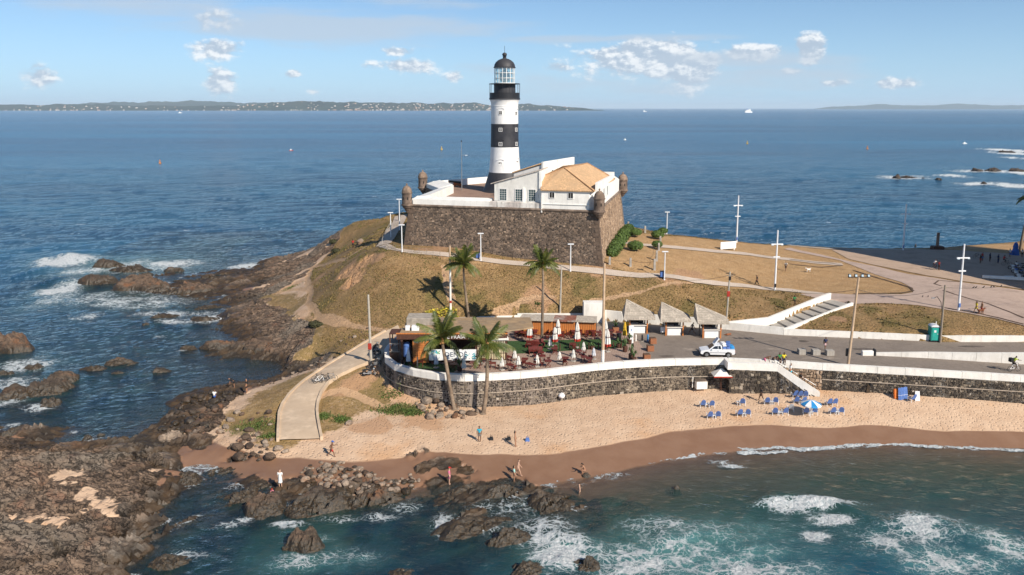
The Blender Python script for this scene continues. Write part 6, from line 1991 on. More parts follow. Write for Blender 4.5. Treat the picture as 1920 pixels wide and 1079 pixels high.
for px, py, lab, pl in ((1154, 622, 'orange wooden planter with a small palm in front of the white wall', True), (1224, 643, 'orange wooden planter box furthest from the sea wall, by the bollards', False), (1219, 657, 'orange wooden planter box in the middle of the row of three', False), (1212.5, 674, 'orange wooden planter box right behind the sea wall coping', False)):
 p = g(px, py + 1, PZ + .004)
 t = thing('planter_box', lab, 'planter', p, R(4), 'orange wooden planter boxes')
 for k in range(4):
  MB().box((0, 0, .11 + k * .18), (.82, .82, .165), bev=.02).build('slat', POTW, t)
 MB().box((0, 0, .72), (.7, .7, .06)).build('soil', mat('soil', (0.10, 0.06, 0.035), .95, .3, 8), t)
 if pl:
  tuft(t, .74, .8, 14, .8, seed=3)
for px, py, hh, lab in ((1188, 680, 1.3, 'tall dark planter with a bushy plant at the terrace edge by the coping'), (1183, 676, 1.7, 'slim dark planter with an upright plant at the terrace edge'), (1172, 660, 1.5, 'dark tall planter with a spiky plant at the turf corner'), (1160, 652, 1.0, 'dark planter with a spiky plant at the end of the turf'),
      (1135, 655, .9, 'dark round planter behind the tall pole'), (1110, 655, .8, 'dark round planter on the turf right of the umbrellas'), (862, 696, 1.2, 'dark planter with a fan shaped plant by the coping near the left palm'), (1180, 645, 1.2, 'brown barrel planter beside the white flag sign')):
 p = g(px, py, PZ + .012)
 t = thing('plant_pot', lab, 'planter', p)
 MB().lathe([(.22, 0), (.30, .1), (.32, hh * .45), (.28, hh * .5), (.25, hh * .48)], 12).build('pot', WOOD_D, t)
 tuft(t, hh * .45, .55, 12, hh * .7, seed=int(px))
for k, px in enumerate((1050, 1068, 1086, 1104, 1122, 1150, 1165)):
 p = g(px, 657 - k * .6, PZ + .012)
 tag(MB().tube([(0, 0, 0), (0, 0, .85)], .07, 8).build('rope_post', WOOD_D, None, loc=p), 'short dark wooden post in the rope line along the turf edge', 'post', 'wooden posts along the turf edge')
p = g(1183, 645, PZ + .004)
t = thing('flag_sign', 'tall white banner sign at the edge of the turf', 'sign', p)
MB().box((0, 0, 1.25), (.62, .06, 2.4), bev=.02).build('panel', WHITE_CLEAN, t)
text_obj('emblem', '3', .45, (0, -.045, 1.85), t, BLUEP)
MB().box((0, 0, .03), (.7, .4, .06)).build('base', DARKMETAL, t)
p = g(1176, 622, PZ + .004)
t = thing('yellow_box', 'small yellow box on a post beside the first kiosk', 'box', p)
MB().tube([(0, 0, 0), (0, 0, .8)], .04, 6).build('post', DARKMETAL, t)
MB().box((0, 0, 1.1), (.42, .35, .6), bev=.04).build('case', YELLOW, t)
for px, py, m_, lab in ((1192, 639, WHITE, 'white bollard near the first kiosk'), (1204, 639, DARKMETAL, 'dark bollard between the white and the blue one'), (1214.5, 639, BLUE_L, 'light blue bollard next to the planter box')):
 p = g(px, py + 1, PZ + .004)
 t = thing('bollard', lab, 'bollard', p)
 MB().lathe([(.11, 0), (.11, .8), (.07, .9), (0, .92)], 12).build('post', m_, t)
 MB().box((0, 0, .02), (.34, .34, .04)).build('base', CONC_GREY, t)
p = g(1161, 640, PZ + .004)
t = thing('trash_bin', 'dark bin at the right end of the furniture rows', 'bin', p)
MB().lathe([(.26, .05), (.3, .9), (.33, .92), (.33, 1.0), (.1, 1.12), (0, 1.13)], 14).build('body', DARKMETAL, t)
MB().lathe([(.2, 0), (.2, .05)], 10).build('foot', RUBBER, t)
# ================================================================== rocks standing in the sea
def rock_patch(px, py, rx, h, ry=None, label='', m_=None, seed=1, rz=0.0, group=None, sink=.5, step=None, z0=0.0, cat='rock', name='sea_rock'):
 """craggy outcrop; picture centre, half width in picture px, height in m, half depth in m"""
 c = g(px, py, z0)
 a = abs(g(px + rx, py, z0).x - c.x)
 b = ry if ry else a * .7
 st = step or max(.09, min(.30, a / 16))
 nx, ny = int(2.5 * a / st), int(2.5 * b / st)
 u, v = np.meshgrid(np.linspace(-1.25, 1.25, nx), np.linspace(-1.25, 1.25, ny))
 x, y = u * a, v * b
 ca, sa = math.cos(rz), math.sin(rz)
 X, Y = x * ca - y * sa, x * sa + y * ca
 wob = .38 * fbm(u * 1.3 + seed, v * 1.3, None, 4, seed)
 r_ = np.hypot(u, v) + wob
 prof = np.clip(1 - r_ ** 2, -.6, 1)
 prof = np.where(prof > 0, np.maximum(prof, 0) ** .85, prof * 1.5)
 k = min(1.1, .55 + h * .4)
 rl = rock_relief((X + seed * 31) / min(1, max(.35, a / 3)), (Y + seed * 17) / min(1, max(.35, a / 3)), seed) * min(1, max(.35, a / 3))
 Z = h * prof * (.72 + .45 * fbm(u * 2.1, v * 2.1, None, 4, seed + 7)) + rl * np.clip(prof + .25, 0, 1) * k - .06
 Z = np.where(r_ > 1.12, np.minimum(Z, -sink), Z)
 Z = np.maximum(Z, -sink - .6)
 o = grid_mesh(name, X, Y, Z, m_ or ROCK_BROWN, None, False)
 o.location = (c.x, c.y, z0)
 return tag(o, label, cat, group)
RP = [
 (790 // 4 + 7, 500, 28, 1.5, 2.2, 'low dark rock among white surf, upper of the surf rocks', ROCK_DARK),
 (245, 508, 34, 1.0, 2.0, 'flat dark rock just behind the upper surf rock', ROCK_DARK),
 (180, 531, 36, 1.8, 2.0, 'dark rock at the seaward tip of the surf with a green patch', ROCK_DARK),
 (268, 540, 58, 2.6, 3.6, 'largest brown surf rock with a rounded crest', ROCK_BROWN),
 (345, 548, 60, 1.5, 2.6, 'long brown ledge joining the largest surf rock to the shore', ROCK_BROWN),
 (328, 508, 18, .9, 1.2, 'small rounded brown rock alone right of the surf', ROCK_BROWN),
 (277, 515, 12, .4, .7, 'tiny low rock between the upper surf rocks', ROCK_DARK),
 (355, 527, 24, .5, 1.4, 'low rock strip beyond the long brown ledge', ROCK_DARK),
 (395, 522, 22, .7, 1.6, 'low weedy rock strip close to the headland shore', ROCK_BROWN),
 (375, 578, 62, .5, 1.8, 'low rust coloured reef awash beside the headland', ROCK_BROWN),
 (330, 597, 60, .25, 1.6, 'dark reef barely awash below the rust coloured one', ROCK_DARK),
 (400, 600, 40, .5, 1.3, 'dark low reef with a white wave on its right', ROCK_DARK),
 (274, 609, 7, .4, .6, 'small dark rock alone in a ring of foam', ROCK_DARK),
 (413, 651, 36, .9, 1.4, 'dark brown rock spit pointing into the cove', ROCK_BROWN),
 (357, 655, 17, .4, .7, 'small dark rock off the tip of the rock spit', ROCK_DARK),
 (490, 655, 60, 1.3, 2.2, 'rust brown ledge at the root of the rock spit', ROCK_BROWN),
 (20, 655, 38, 2.4, 2.6, 'big reddish rock at the left edge above the foam', ROCK_BROWN),
 (62, 692, 16, .8, 1.0, 'dark pointed rock standing in foam at left', ROCK_DARK),
 (5, 702, 18, .7, 1.0, 'dark rock at the left edge amid white water', ROCK_DARK),
 (230, 683, 30, .8, 1.2, 'dark reef in the middle of the cove mouth', ROCK_BROWN),
 (178, 693, 30, .6, 1.0, 'low chain of dark rocks in the cove mouth', ROCK_DARK),
 (222, 701, 14, .4, .6, 'small brown rock just below the cove mouth reef', ROCK_BROWN),
 (295, 698, 26, .25, .7, 'thin dark reef awash in the cove', ROCK_DARK),
 (120, 712, 30, 1.5, 1.8, 'brown knobbly rock at the end of the left reef', ROCK_BROWN),
 (85, 735, 44, 1.5, 2.6, 'broad dark brown reef rock at left of the cove', ROCK_DARK),
 (93, 760, 20, 1.0, 1.2, 'dark rock at the foot of the broad left reef', ROCK_DARK),
 (30, 745, 40, .9, 1.6, 'low dark reef edge washed by foam at left', ROCK_DARK),
 (40, 815, 36, 1.0, 1.6, 'dark weedy rock against the foreground shore at left', ROCK_DARK),
 (163, 823, 9, .5, .6, 'round rock poking out of the cove near the foreground', ROCK_BROWN),
 (188, 815, 9, .25, .5, 'tiny dark rock beside the round one in the cove', ROCK_DARK),
 (325, 822, 30, 1.3, 1.5, 'rounded ochre boulder at the cove corner', ROCK_PALE),
 (355, 902, 24, .9, 1.2, 'rounded weedy rock in the shallow inlet', ROCK_BROWN),
 (347, 890, 14, .5, .7, 'small brown rock behind the rounded inlet rock', ROCK_BROWN),
 (420, 886, 36, .7, 1.3, 'dark flat rock at the edge of the brown wet sand', ROCK_DARK),
 (438, 933, 52, 1.0, 2.0, 'dark cluster of rocks left of the person in white', ROCK_DARK),
 (505, 950, 40, 1.15, 2.2, 'brown topped squarish rock right below the person in white', ROCK_BROWN),
 (500, 908, 40, .6, 1.2, 'low dark rock behind the person in white', ROCK_DARK),
 (610, 945, 66, 1.0, 1.9, 'dark slanted ridge of rock below the cobbles', ROCK_DARK),
 (700, 938, 56, 1.25, 2.0, 'tall slanted brown ridge right of the dark ridge', ROCK_BROWN),
 (573, 1022, 32, 1.6, 1.4, 'lone rugged rock in the teal water at the bottom', ROCK_BROWN),
 (870, 925, 64, .45, 1.3, 'flat dark rock under the person in pink', ROCK_DARK),
 (935, 925, 36, .9, 1.0, 'dark jagged rock at the water edge in the middle', ROCK_DARK),
 (1040, 945, 54, 1.0, 2.2, 'rust brown seaweed covered rock at the bay edge', ROCK_BROWN),
 (880, 990, 66, .8, 1.4, 'dark rock with a pale brown crest in the middle water', ROCK_DARK),
 (955, 1012, 44, .7, 1.0, 'low dark end of the middle water reef', ROCK_DARK),
 (760, 902, 55, .35, 1.2, 'flat weedy slab at the edge of the wet sand', ROCK_DARK),
 (320, 1055, 38, .5, 1.0, 'dark rock awash at the bottom left', ROCK_DARK),
 (985, 1072, 34, .8, 1.2, 'dark rock at the bottom edge beside white foam', ROCK_DARK),
 (750, 1076, 26, .4, .8, 'small reddish rock at the bottom edge', ROCK_BROWN),
 (1100, 1060, 22, .6, .8, 'dark rock in the foam at the bottom middle', ROCK_DARK),
 (1097, 893, 9, .35, .4, 'small dark rock under the crouching person', ROCK_DARK),
 (1267, 915, 8, .3, .4, 'small dark rock in the shallow bay water', ROCK_DARK),
]
for i, (px, py, rx, h, ry, lab, m_) in enumerate(RP):
 rock_patch(px, py, rx * 1.06, h * (.85 if py > 880 else 1), ry, lab, m_, 11 + i, rz=(0.45 if 895 < py < 1050 and 380 < px < 1000 else 0))
FAR = [(1681, 335, 8, 1.6, 3, 'small dark rock at the left end of the far reef'), (1705, 334, 14, 1.8, 4, 'longest dark rock of the far reef at right'), (1731, 336, 5, 1.0, 2, 'small dark rock right of the longest far reef rock'), (1760, 338, 6, 1.2, 2.5, 'dark rock at the right end of the near far reef'),
       (1832, 321, 9, 1.4, 4, 'dark rock in the middle of the right hand reef line'), (1862, 321, 14, 1.4, 4, 'flat dark rock in the right hand reef line'), (1908, 322, 16, 2.0, 5, 'dark reef rock at the right edge of the picture'), (1845, 345, 6, .9, 2, 'small dark rock in the nearest white breaker at right'), (1890, 286, 18, 1.2, 8, 'dark farthest reef rock between two white lines at right')]
for i, (px, py, rx, h, ry, lab) in enumerate(FAR):
 rock_patch(px, py, rx, h, ry, lab, ROCK_DARK, 91 + i, step=.5, sink=.8)
BOULD = []
for s in range(6):
 bm = bmesh.new()
 bmesh.ops.create_icosphere(bm, subdivisions=3, radius=1)
 co = np.array([v.co[:] for v in bm.verts])
 f1, f2, cid, _, _ = voro(co[:, 0] * 1.1 + s * 9 + co[:, 2], co[:, 1] * 1.1 + co[:, 2] * .6, s)
 d = 1 + .30 * fbm(co[:, 0] * 1.2 + s * 5, co[:, 1] * 1.2, co[:, 2] * 1.2, 3, 400 + s) + .16 * (cid - .5) - .06 * (1 - sstep(0, .14, f2 - f1))
 for v, q in zip(bm.verts, d):
  v.co = v.co * q
  v.co.z *= .68
  v.co.y *= .85
 me = bpy.data.meshes.new('boulder')
 bm.to_mesh(me)
 bm.free()
 for p in me.polygons:
  p.use_smooth = True
 me.set_sharp_from_angle(angle=R(28))
 BOULD.append(me)
BM = {}
for nm, m_ in (('p', ROCK_PALE), ('b', ROCK_BROWN), ('d', ROCK_DARK)):
 BM[nm] = []
 for me in BOULD:
  q = me.copy()
  q.materials.append(m_)
  BM[nm].append(q)
def boulder(x, y, r_, kind, label, group, rng, name='boulder', lift=.22):
 o = bpy.data.objects.new(name, rng.choice(BM[kind]))
 COL.objects.link(o)
 z = float(_lookup(PLATZ, np.array([x]), np.array([y]))[0])
 o.location = (x, y, z + r_ * lift)
 o.rotation_euler = (rng.uniform(-.3, .3), rng.uniform(-.3, .3), rng.uniform(0, 6.28))
 o.scale = (r_ * rng.uniform(.85, 1.3), r_ * rng.uniform(.85, 1.2), r_ * rng.uniform(.8, 1.15))
 return tag(o, label, 'boulder', group)
rng = random.Random(21)
def scatter(poly_px, n_, r0, r1, kind, label, group, power=2.0):
 pl = [tuple(on(a, b)[:2]) for a, b in poly_px]
 x0, x1 = min(p[0] for p in pl), max(p[0] for p in pl)
 y0, y1 = min(p[1] for p in pl), max(p[1] for p in pl)
 k = 0
 done = []
 tries = 0
 while k < n_ and tries < 8000:
  tries += 1
  x, y = rng.uniform(x0, x1), rng.uniform(y0, y1)
  if not inpoly(pl, np.array([x]), np.array([y]))[0]:
   continue
  r_ = r0 + (r1 - r0) * rng.random() ** power
  if any(math.hypot(x - q[0], y - q[1]) < (r_ + q[2]) * .72 for q in done):
   continue
  done.append((x, y, r_))
  boulder(x, y, r_, rng.choice(kind), label, group, rng)
  k += 1
scatter([(565, 880), (600, 866), (650, 868), (690, 885), (740, 905), (770, 890), (790, 905), (770, 925), (690, 930), (640, 925), (580, 920), (560, 900)], 120, .18, .50, 'pppb', 'rounded tan cobble in the bank of cobbles at the wet sand edge', 'tan cobbles on the wet sand')
scatter([(425, 840), (470, 812), (520, 832), (548, 850), (530, 866), (470, 866), (430, 862)], 30, .22, .75, 'bbp', 'brown boulder in the patch between ramp foot and inlet', 'brown boulders at the ramp foot', 3.0)
scatter([(290, 810), (310, 780), (345, 752), (400, 732), (455, 730), (425, 765), (395, 790), (385, 815), (330, 818)], 110, .18, .70, 'ddb', 'dark boulder heaped along the cove bank', 'dark boulders along the cove bank')
scatter([(400, 800), (430, 770), (500, 760), (515, 815), (440, 830)], 16, .18, .55, 'bp', 'grey brown stone lying in the dry grass left of the ramp', 'stones in the dry grass')
scatter([(775, 752), (800, 748), (850, 757), (905, 772), (880, 785), (815, 784), (790, 770)], 40, .16, .55, 'bpp', 'brown grey stone heaped at the foot of the curved wall', 'stones at the foot of the curved wall')
scatter([(520, 690), (560, 685), (620, 655), (640, 665), (600, 692), (540, 712), (450, 728), (440, 722)], 46, .12, .40, 'bdp', 'small stone along the cove shore beside the ramp', 'stones along the cove shore')
scatter([(640, 640), (690, 610), (700, 625), (660, 660)], 8, .15, .4, 'bp', 'brown stone in the gully above the ramp', 'stones in the gully')
for px, py, r_, kd, lab in ((806, 783, .62, 'p', 'pale grey smooth boulder at the front of the stone heap'), (655, 796, .48, 'p', 'squared cream stone on the sand by the green weeds'), (800, 750, .7, 'p', 'blocky tan stone against the curved wall'), (676, 456, .9, 'p', 'pale boulder on the shaded hillside left of the fort'), (833, 518, .3, 'p', 'small pale stone low on the hill below the path')):
 p = on(px, py)
 boulder(p.x, p.y, r_, kd, lab, None, rng)
# ================================================================== palms
LEAFM, nl_ = new_mat('palm_leaf')
gg = nl_.n('ShaderNodeNewGeometry').outputs['Position']
nn_ = nl_.noise(gg, .9, 3, .6)
cc = nl_.mix(nl_.ramp(nn_, .35, .65), (0.055, 0.080, 0.012), (0.135, 0.150, 0.028))
cc = nl_.mix(nl_.ramp(nl_.noise(gg, 2.3, 2, .5), .58, .74), cc, (0.20, 0.16, 0.045))
b_ = nl_.n('ShaderNodeBsdfPrincipled', ins={'Base Color': cc, 'Roughness': .5})
tl = nl_.n('ShaderNodeBsdfTranslucent', ins={'Color': (0.16, 0.20, 0.03, 1)})
mx = nl_.n('ShaderNodeMixShader', ins={0: .22})
nl_.t.links.new(b_.outputs[0], mx.inputs[1])
nl_.t.links.new(tl.outputs[0], mx.inputs[2])
finish(nl_, mx.outputs[0])
TRUNK = mat('palm_trunk', (0.25, 0.185, 0.13), .9, .25, 2.2, (0.16, 0.115, 0.08), aniso=(1, 1, 6), bump=.03, bscale=6)
HUSK = mat('palm_husk', (0.26, 0.14, 0.05), .9, .3, 5)
def frond_mesh(L_, seed, droop):
 rg = random.Random(seed)
 mb = MB()
 n_ = 34
 pts = []
 for i in range(n_ + 1):
  t = i / n_
  pts.append(Vector((L_ * (t - .18 * t * t * droop), 0, L_ * (.30 * t - .62 * droop * t * t))))
 mb.tube(pts[::2], [.03 * (1 - .8 * k / 17) for k in range(18)], 4, False)
 for i in range(2, n_ + 1):
  t = i / n_
  d = (pts[i] - pts[i - 1]).normalized()
  ll = L_ * .25 * (math.sin(math.pi * min(1, t * .86 + .1)) ** .7) * rg.uniform(.8, 1.15)
  for s in (-1, 1):
   hang = rg.uniform(.25, .75)
   dirv = (d * .55 + Vector((0, s, 0)) * .8 - Vector((0, 0, hang))).normalized()
   w = d * .018
   a = pts[i]
   m1 = a + dirv * ll * .55 + Vector((0, 0, .05 * ll))
   e_ = a + dirv * ll - Vector((0, 0, .18 * ll))
   mb.add([a - w * .5, a + w * .5, m1 + w * .9, m1 - w * .9, e_ + w * .15, e_ - w * .15], [(0, 1, 2, 3), (3, 2, 4, 5)])
 me = bpy.data.meshes.new('frond')
 me.from_pydata(mb.v, [], mb.f)
 me.materials.append(LEAFM)
 return me
FROND = [frond_mesh(1, s, d) for s, d in ((1, .55), (2, .85), (3, 1.2), (4, .35))]
def palm(base, trunk_pts, r0, r1, flen, label, seed, nf=20, wind=0.0):
 """trunk points are world positions from foot to crown"""
 rg = random.Random(seed)
 t = thing('palm_tree', label, 'palm', base)
 pts = smooth_line([Vector(p) - Vector(base) for p in trunk_pts], 2)
 rad = []
 for i in range(len(pts)):
  f = i / (len(pts) - 1)
  rad.append(r0 + (r1 - r0) * min(1, f * 1.15) + (.14 * (1 - f / .06) if f < .06 else 0))
 MB().tube(pts, rad, 10).build('trunk', TRUNK, t, True)
 top = pts[-1]
 MB().lathe([(r1, -.5), (r1 * 2.0, -.15), (r1 * 1.7, .25), (r1 * .8, .6), (0, .8)], 10, top).build('crown_shaft', HUSK, t)
 for k in range(6):
  a = rg.random() * 6.28
  MB().lathe([(0, -.15), (.10, -.09), (.13, 0), (.10, .09), (0, .14)], 8, top + Vector((math.cos(a) * .3, math.sin(a) * .3, -.25 - rg.random() * .15))).build('coconut', HUSK, t, True)
 for k in range(nf):
  o = bpy.data.objects.new('frond', None)
  up = rg.random()
  ci = 3 if up > .78 else (0 if up > .5 else (1 if up > .2 else 2))
  o = bpy.data.objects.new('frond', FROND[ci])
  COL.objects.link(o)
  o.parent = t
  a = k * 2.39996 + rg.uniform(-.2, .2)
  a = a + wind * math.sin(a)
  pitch = [R(8), R(-8), R(-34), R(-62)][{2: 0, 1: 1, 0: 2, 3: 3}[ci]] + rg.uniform(-.14, .14)
  o.location = top + Vector((0, 0, .1))
  o.rotation_euler = (rg.uniform(-.3, .3), pitch, a)
  s = flen * rg.uniform(.85, 1.12)
  o.scale = (s, s, s)
 return t
p = on(852, 768)
palm(p, [p, gd(846, 740, p.y + .1), gd(838, 690, p.y + .25), gd(831, 655, p.y + .4), gd(829, 637, p.y + .4)], .24, .17, 3.3, 'palm with leaning trunk in front of the banner, its foot among stones', 1, 22, .3)
p = on(906, 776)
palm(p, [p, gd(911, 745, p.y), gd(914, 700, p.y), gd(913, 665, p.y), gd(912.5, 648, p.y)], .26, .16, 3.3, 'palm with a straight trunk at the wall foot before the cream screens', 2, 20, .3)
p = on(879, 600)
palm(p, [p, gd(874, 560, p.y), gd(869.5, 520, p.y), gd(869, 497, p.y)], .22, .14, 3.1, 'palm behind the bar roof on the hill, nearest the short white path lamps', 3, 22, .3)
p = g(1016, 641, PZ)
palm(p, [p, gd(1017, 590, p.y), gd(1018.5, 530, p.y), gd(1017.5, 497, p.y)], .20, .14, 2.75, 'palm rising through the turf in front of the wooden huts', 4, 22, .3)
p = on(1912, 472)
palm(p, [p, gd(1918, 440, p.y), gd(1927, 400, p.y), gd(1931, 372, p.y)], .3, .2, 2.9, 'palm cut by the right edge beyond the brown lot', 5, 18)
# ================================================================== hedge and clipped bushes
HEDGEM = mat('hedge_leaf', (0.085, 0.14, 0.025), .65, .45, 4, (0.055, 0.095, 0.018))
def leafy(name, blobs_, n_, size, label, cat, group=None, seed=1, m_=None, trunk=None):
 """bush of many small leaf faces spread through lumps: (x, y, z, rx, ry, rz)"""
 rg = random.Random(seed)
 c0 = Vector(blobs_[0][:3])
 zmin = min(float(_lookup(PLATZ, np.array([b[0]]), np.array([b[1]]))[0]) for b in blobs_)
 t = thing(name, label, cat, (c0.x, c0.y, zmin), 0, group)
 mb = MB()
 tot = sum(b[3] * b[4] for b in blobs_)
 for b in blobs_:
  for k in range(int(n_ * b[3] * b[4] / tot)):
   d = Vector((rg.gauss(0, 1), rg.gauss(0, 1), rg.gauss(0, 1))).normalized()
   if d.z < -.75:
    continue
   q = rg.uniform(.78, 1.06)
   p = Vector((b[0] + d.x * b[3] * q, b[1] + d.y * b[4] * q, b[2] + d.z * b[5] * q)) - Vector((c0.x, c0.y, zmin))
   nrm = (d + Vector((rg.uniform(-.7, .7), rg.uniform(-.7, .7), rg.uniform(-.4, .8)))).normalized()
   e = nrm.orthogonal().normalized()
   e = (Matrix.Rotation(rg.random() * 6.28, 3, nrm) @ e)
   f = nrm.cross(e)
   s = size * rg.uniform(.6, 1.3)
   mb.add([p - e * s - f * s * .5, p + e * s * .2 - f * s * .7, p + e * s, p + f * s * .7], [(0, 1, 2, 3)])
 mb.build('foliage', m_ or HEDGEM, t)
 core = MB()
 for b in blobs_:
  bm = bmesh.new()
  bmesh.ops.create_icosphere(bm, subdivisions=2, radius=1)
  core.add([(v.co.x * b[3] * .82 + b[0] - c0.x, v.co.y * b[4] * .82 + b[1] - c0.y, v.co.z * b[5] * .82 + b[2] - zmin) for v in bm.verts], [tuple(v.index for v in f.verts) for f in bm.faces])
  bm.free()
 core.build('inner_foliage', m_ or HEDGEM, t)
 if trunk:
  MB().tube([(0, 0, -.1), (.05, 0, trunk)], [.10, .07], 8).build('trunk', TRUNK, t)
 return t
hb = []
for px, py, r_ in ((1174, 434, 1.0), (1165, 436, 1.05), (1156, 438, 1.1), (1147, 441, 1.15), (1140, 446, 1.2), (1135, 452, 1.2), (1135, 460, 1.15), (1138, 468, 1.15), (1142, 475, 1.05), (1145, 480, .95)):
 p = on(px, py)
 while inpoly([tuple(q) for q in offset(FOUTW, 1.9)], np.array([p.x]), np.array([p.y]))[0]:
  p.x += .25
 p.z = float(_lookup(PLATZ, np.array([p.x]), np.array([p.y]))[0])
 hb.append((p.x, p.y, p.z + .6, r_ * 1.1, r_ * 1.1, r_ * .95))
leafy('hedge', hb, 9000, .13, 'bright green clipped hedge curving round the right corner of the fort', 'hedge', None, 5)
for px, py, r_, lab in ((1192, 445, .95, 'round clipped bush farthest left beyond the upper path'), (1191, 471, 1.15, 'largest round clipped bush left of the small stone post'), (1233, 449, 1.05, 'round clipped bush next to the upper path at the post line'), (1243, 442, .8, 'clipped bush half hidden behind another one at the post line'), (1232, 468, .8, 'small round bush at the crossing of path and post line')):
 p = on(px, py)
 leafy('round_bush', [(p.x, p.y, p.z + .95, r_ * 1.15, r_ * 1.1, r_ * .72)], 1500, .12, lab, 'bush', 'round clipped bushes on the lawn', int(px), None, .7)
for px, py, r_, lab in ((590, 612, .9, 'dark low shrub in the rocks below the dirt trail'), (630, 474, 1.0, 'dark shrub at the edge of the headland shore'), (624, 456, .9, 'dark round shrub on the skyline of the headland')):
 p = on(px, py)
 leafy('shrub', [(p.x, p.y, p.z + .3, r_, r_ * .9, r_ * .6), (p.x + .6, p.y + .2, p.z + .2, r_ * .7, r_ * .6, r_ * .45)], 900, .11, lab, 'shrub', None, int(px), mat('shrub_leaf', (0.05, 0.05, 0.02), .8, .4, 4))
mb = MB()
rng = random.Random(3)
for (px, py, w_, d_, n_) in ((750, 768, 2.6, 1.2, 2200), (772, 774, 1.4, .7, 900), (607, 781, .9, .9, 800), (640, 786, 1.2, 1.0, 500), (735, 740, 1.8, 1.2, 350), (480, 800, 2.6, 1.8, 600), (505, 818, 1.2, .6, 400), (1008, 571, .6, .4, 150), (545, 540, 2, 1, 200)):
 c = on(px, py)
 for k in range(n_):
  x, y = c.x + rng.gauss(0, w_ * .45), c.y + rng.gauss(0, d_ * .45)
  z = float(_lookup(PLATZ, np.array([x]), np.array([y]))[0])
  a = rng.random() * 6.28
  h_ = rng.uniform(.06, .20)
  w = .05
  dx, dy = math.cos(a), math.sin(a)
  mb.add([(x - dx * w, y - dy * w, z - .02), (x + dx * w, y + dy * w, z - .02), (x + dx * w * .7 + dy * h_ * .7, y + dy * w * .7 - dx * h_ * .7, z + h_), (x - dx * w * .7 + dy * h_ * .7, y - dy * w * .7 - dx * h_ * .7, z + h_ * .9)], [(0, 1, 2, 3)])
tag(mb.build('weeds', mat('weed_leaf', (0.07, 0.115, 0.02), .8, .4, 3, (0.13, 0.13, 0.04))), kind='stuff')
mb = MB()
gp_ = bp(GRASS)
rng2 = np.random.RandomState(8)
xs, ys = rng2.uniform(-48, 60, 90000), rng2.uniform(96, 175, 90000)
keep = inpoly(gp_, xs, ys) & (~inpoly(PLAT, xs, ys)) & (~inpoly([tuple(q) for q in offset(FOUTW, 1.2)], xs, ys)) & (~inpoly(plaza, xs, ys)) & (~inpoly(lot, xs, ys))
clump = fbm(xs * .35, ys * .35, None, 4, 44) + .35 * fbm(xs * 1.5, ys * 1.5, None, 2, 45)
tr_ = _lookup(m_trail, xs, ys)
keep &= (_lookup(m_tan, xs, ys) < .4) & (clump > -.05) & (tr_ < .3) & (_lookup(m_dirt, xs, ys) < .5)
xs, ys = xs[keep][:30000], ys[keep][:30000]
zs = _lookup(PLATZ, xs, ys)
for x, y, z in zip(xs, ys, zs):
 a = random.random() * 6.28
 h_ = random.uniform(.05, .16)
 w = random.uniform(.05, .11)
 dx, dy = math.cos(a), math.sin(a)
 mb.add([(x - dx * w, y - dy * w, z - .03), (x + dx * w, y + dy * w, z - .03), (x + dx * w * .8 + dy * h_ * .5, y + dy * w * .8 - dx * h_ * .5, z + h_), (x - dx * w * .8 + dy * h_ * .5, y - dy * w * .8 - dx * h_ * .5, z + h_)], [(0, 1, 2, 3)])
tag(mb.build('grass', mat('dry_grass', (0.20, 0.14, 0.05), .9, .35, .5, (0.115, 0.105, 0.03))), kind='stuff')
# ================================================================== far coast
def coast(name, px0, px1, D, prof, seed, m_):
 xs_ = np.linspace(px0, px1, 420)
 hh_ = np.interp(xs_, [p[0] for p in prof], [p[1] for p in prof])
 h_m = hh_ * D / FPX
 wig = 1 + .22 * fbm(xs_ * .035, xs_ * 0 + seed, None, 5, seed)
 x = (xs_ - 960) * D / FPX
 rows = []
 depth = np.linspace(0, 1, 26)
 Xg, Dg = np.meshgrid(x, depth)
 hg = np.tile(h_m * wig, (26, 1))
 pr = np.sin(np.clip(Dg * 1.15, 0, 1) * math.pi / 2) ** 1.2
 Z = hg * pr * (1 + .30 * fbm(Xg / D * 60, Dg * 6, None, 4, seed + 3)) - 3 + 12 * np.clip(Dg * 6, 0, 1) * (hg > 1)
 Z = np.where(Dg > .93, Z - (Dg - .93) * 2500, Z)
 Y = D + Dg * D * .14 + Xg * 0
 return grid_mesh(name, Xg, Y, Z, m_, None, True, 'structure'), (x, h_m)
FORESTM = mat('forest_hill', (0.016, 0.034, 0.022), .95, .5, .004, (0.035, 0.045, 0.028))
DC = 11000.0
island, _ = coast('hills', -330, 1135, DC, [(-330, 9), (0, 9), (60, 12), (90, 10), (150, 9), (250, 7), (400, 8), (470, 14), (560, 16), (610, 17), (660, 13), (690, 15), (760, 13), (860, 12), (930, 10), (1000, 10), (1060, 7), (1100, 4), (1125, .4), (1135, 0)], 5, FORESTM)
far2, _ = coast('hills', 1590, 2400, 24000, [(1590, 0), (1620, 4), (1680, 7), (1730, 9), (1780, 7), (1840, 7), (1890, 9), (1960, 7), (2200, 9), (2400, 6)], 9, FORESTM)
far3, _ = coast('hills', 60, 760, 16000, [(60, 0), (100, 13), (240, 15), (400, 13), (700, 12), (760, 0)], 13, FORESTM)
mb = MB()
rng = random.Random(31)
ico = island.data
vco = np.empty(len(ico.vertices) * 3, np.float32)
ico.vertices.foreach_get('co', vco)
vco = vco.reshape(26, 420, 3)
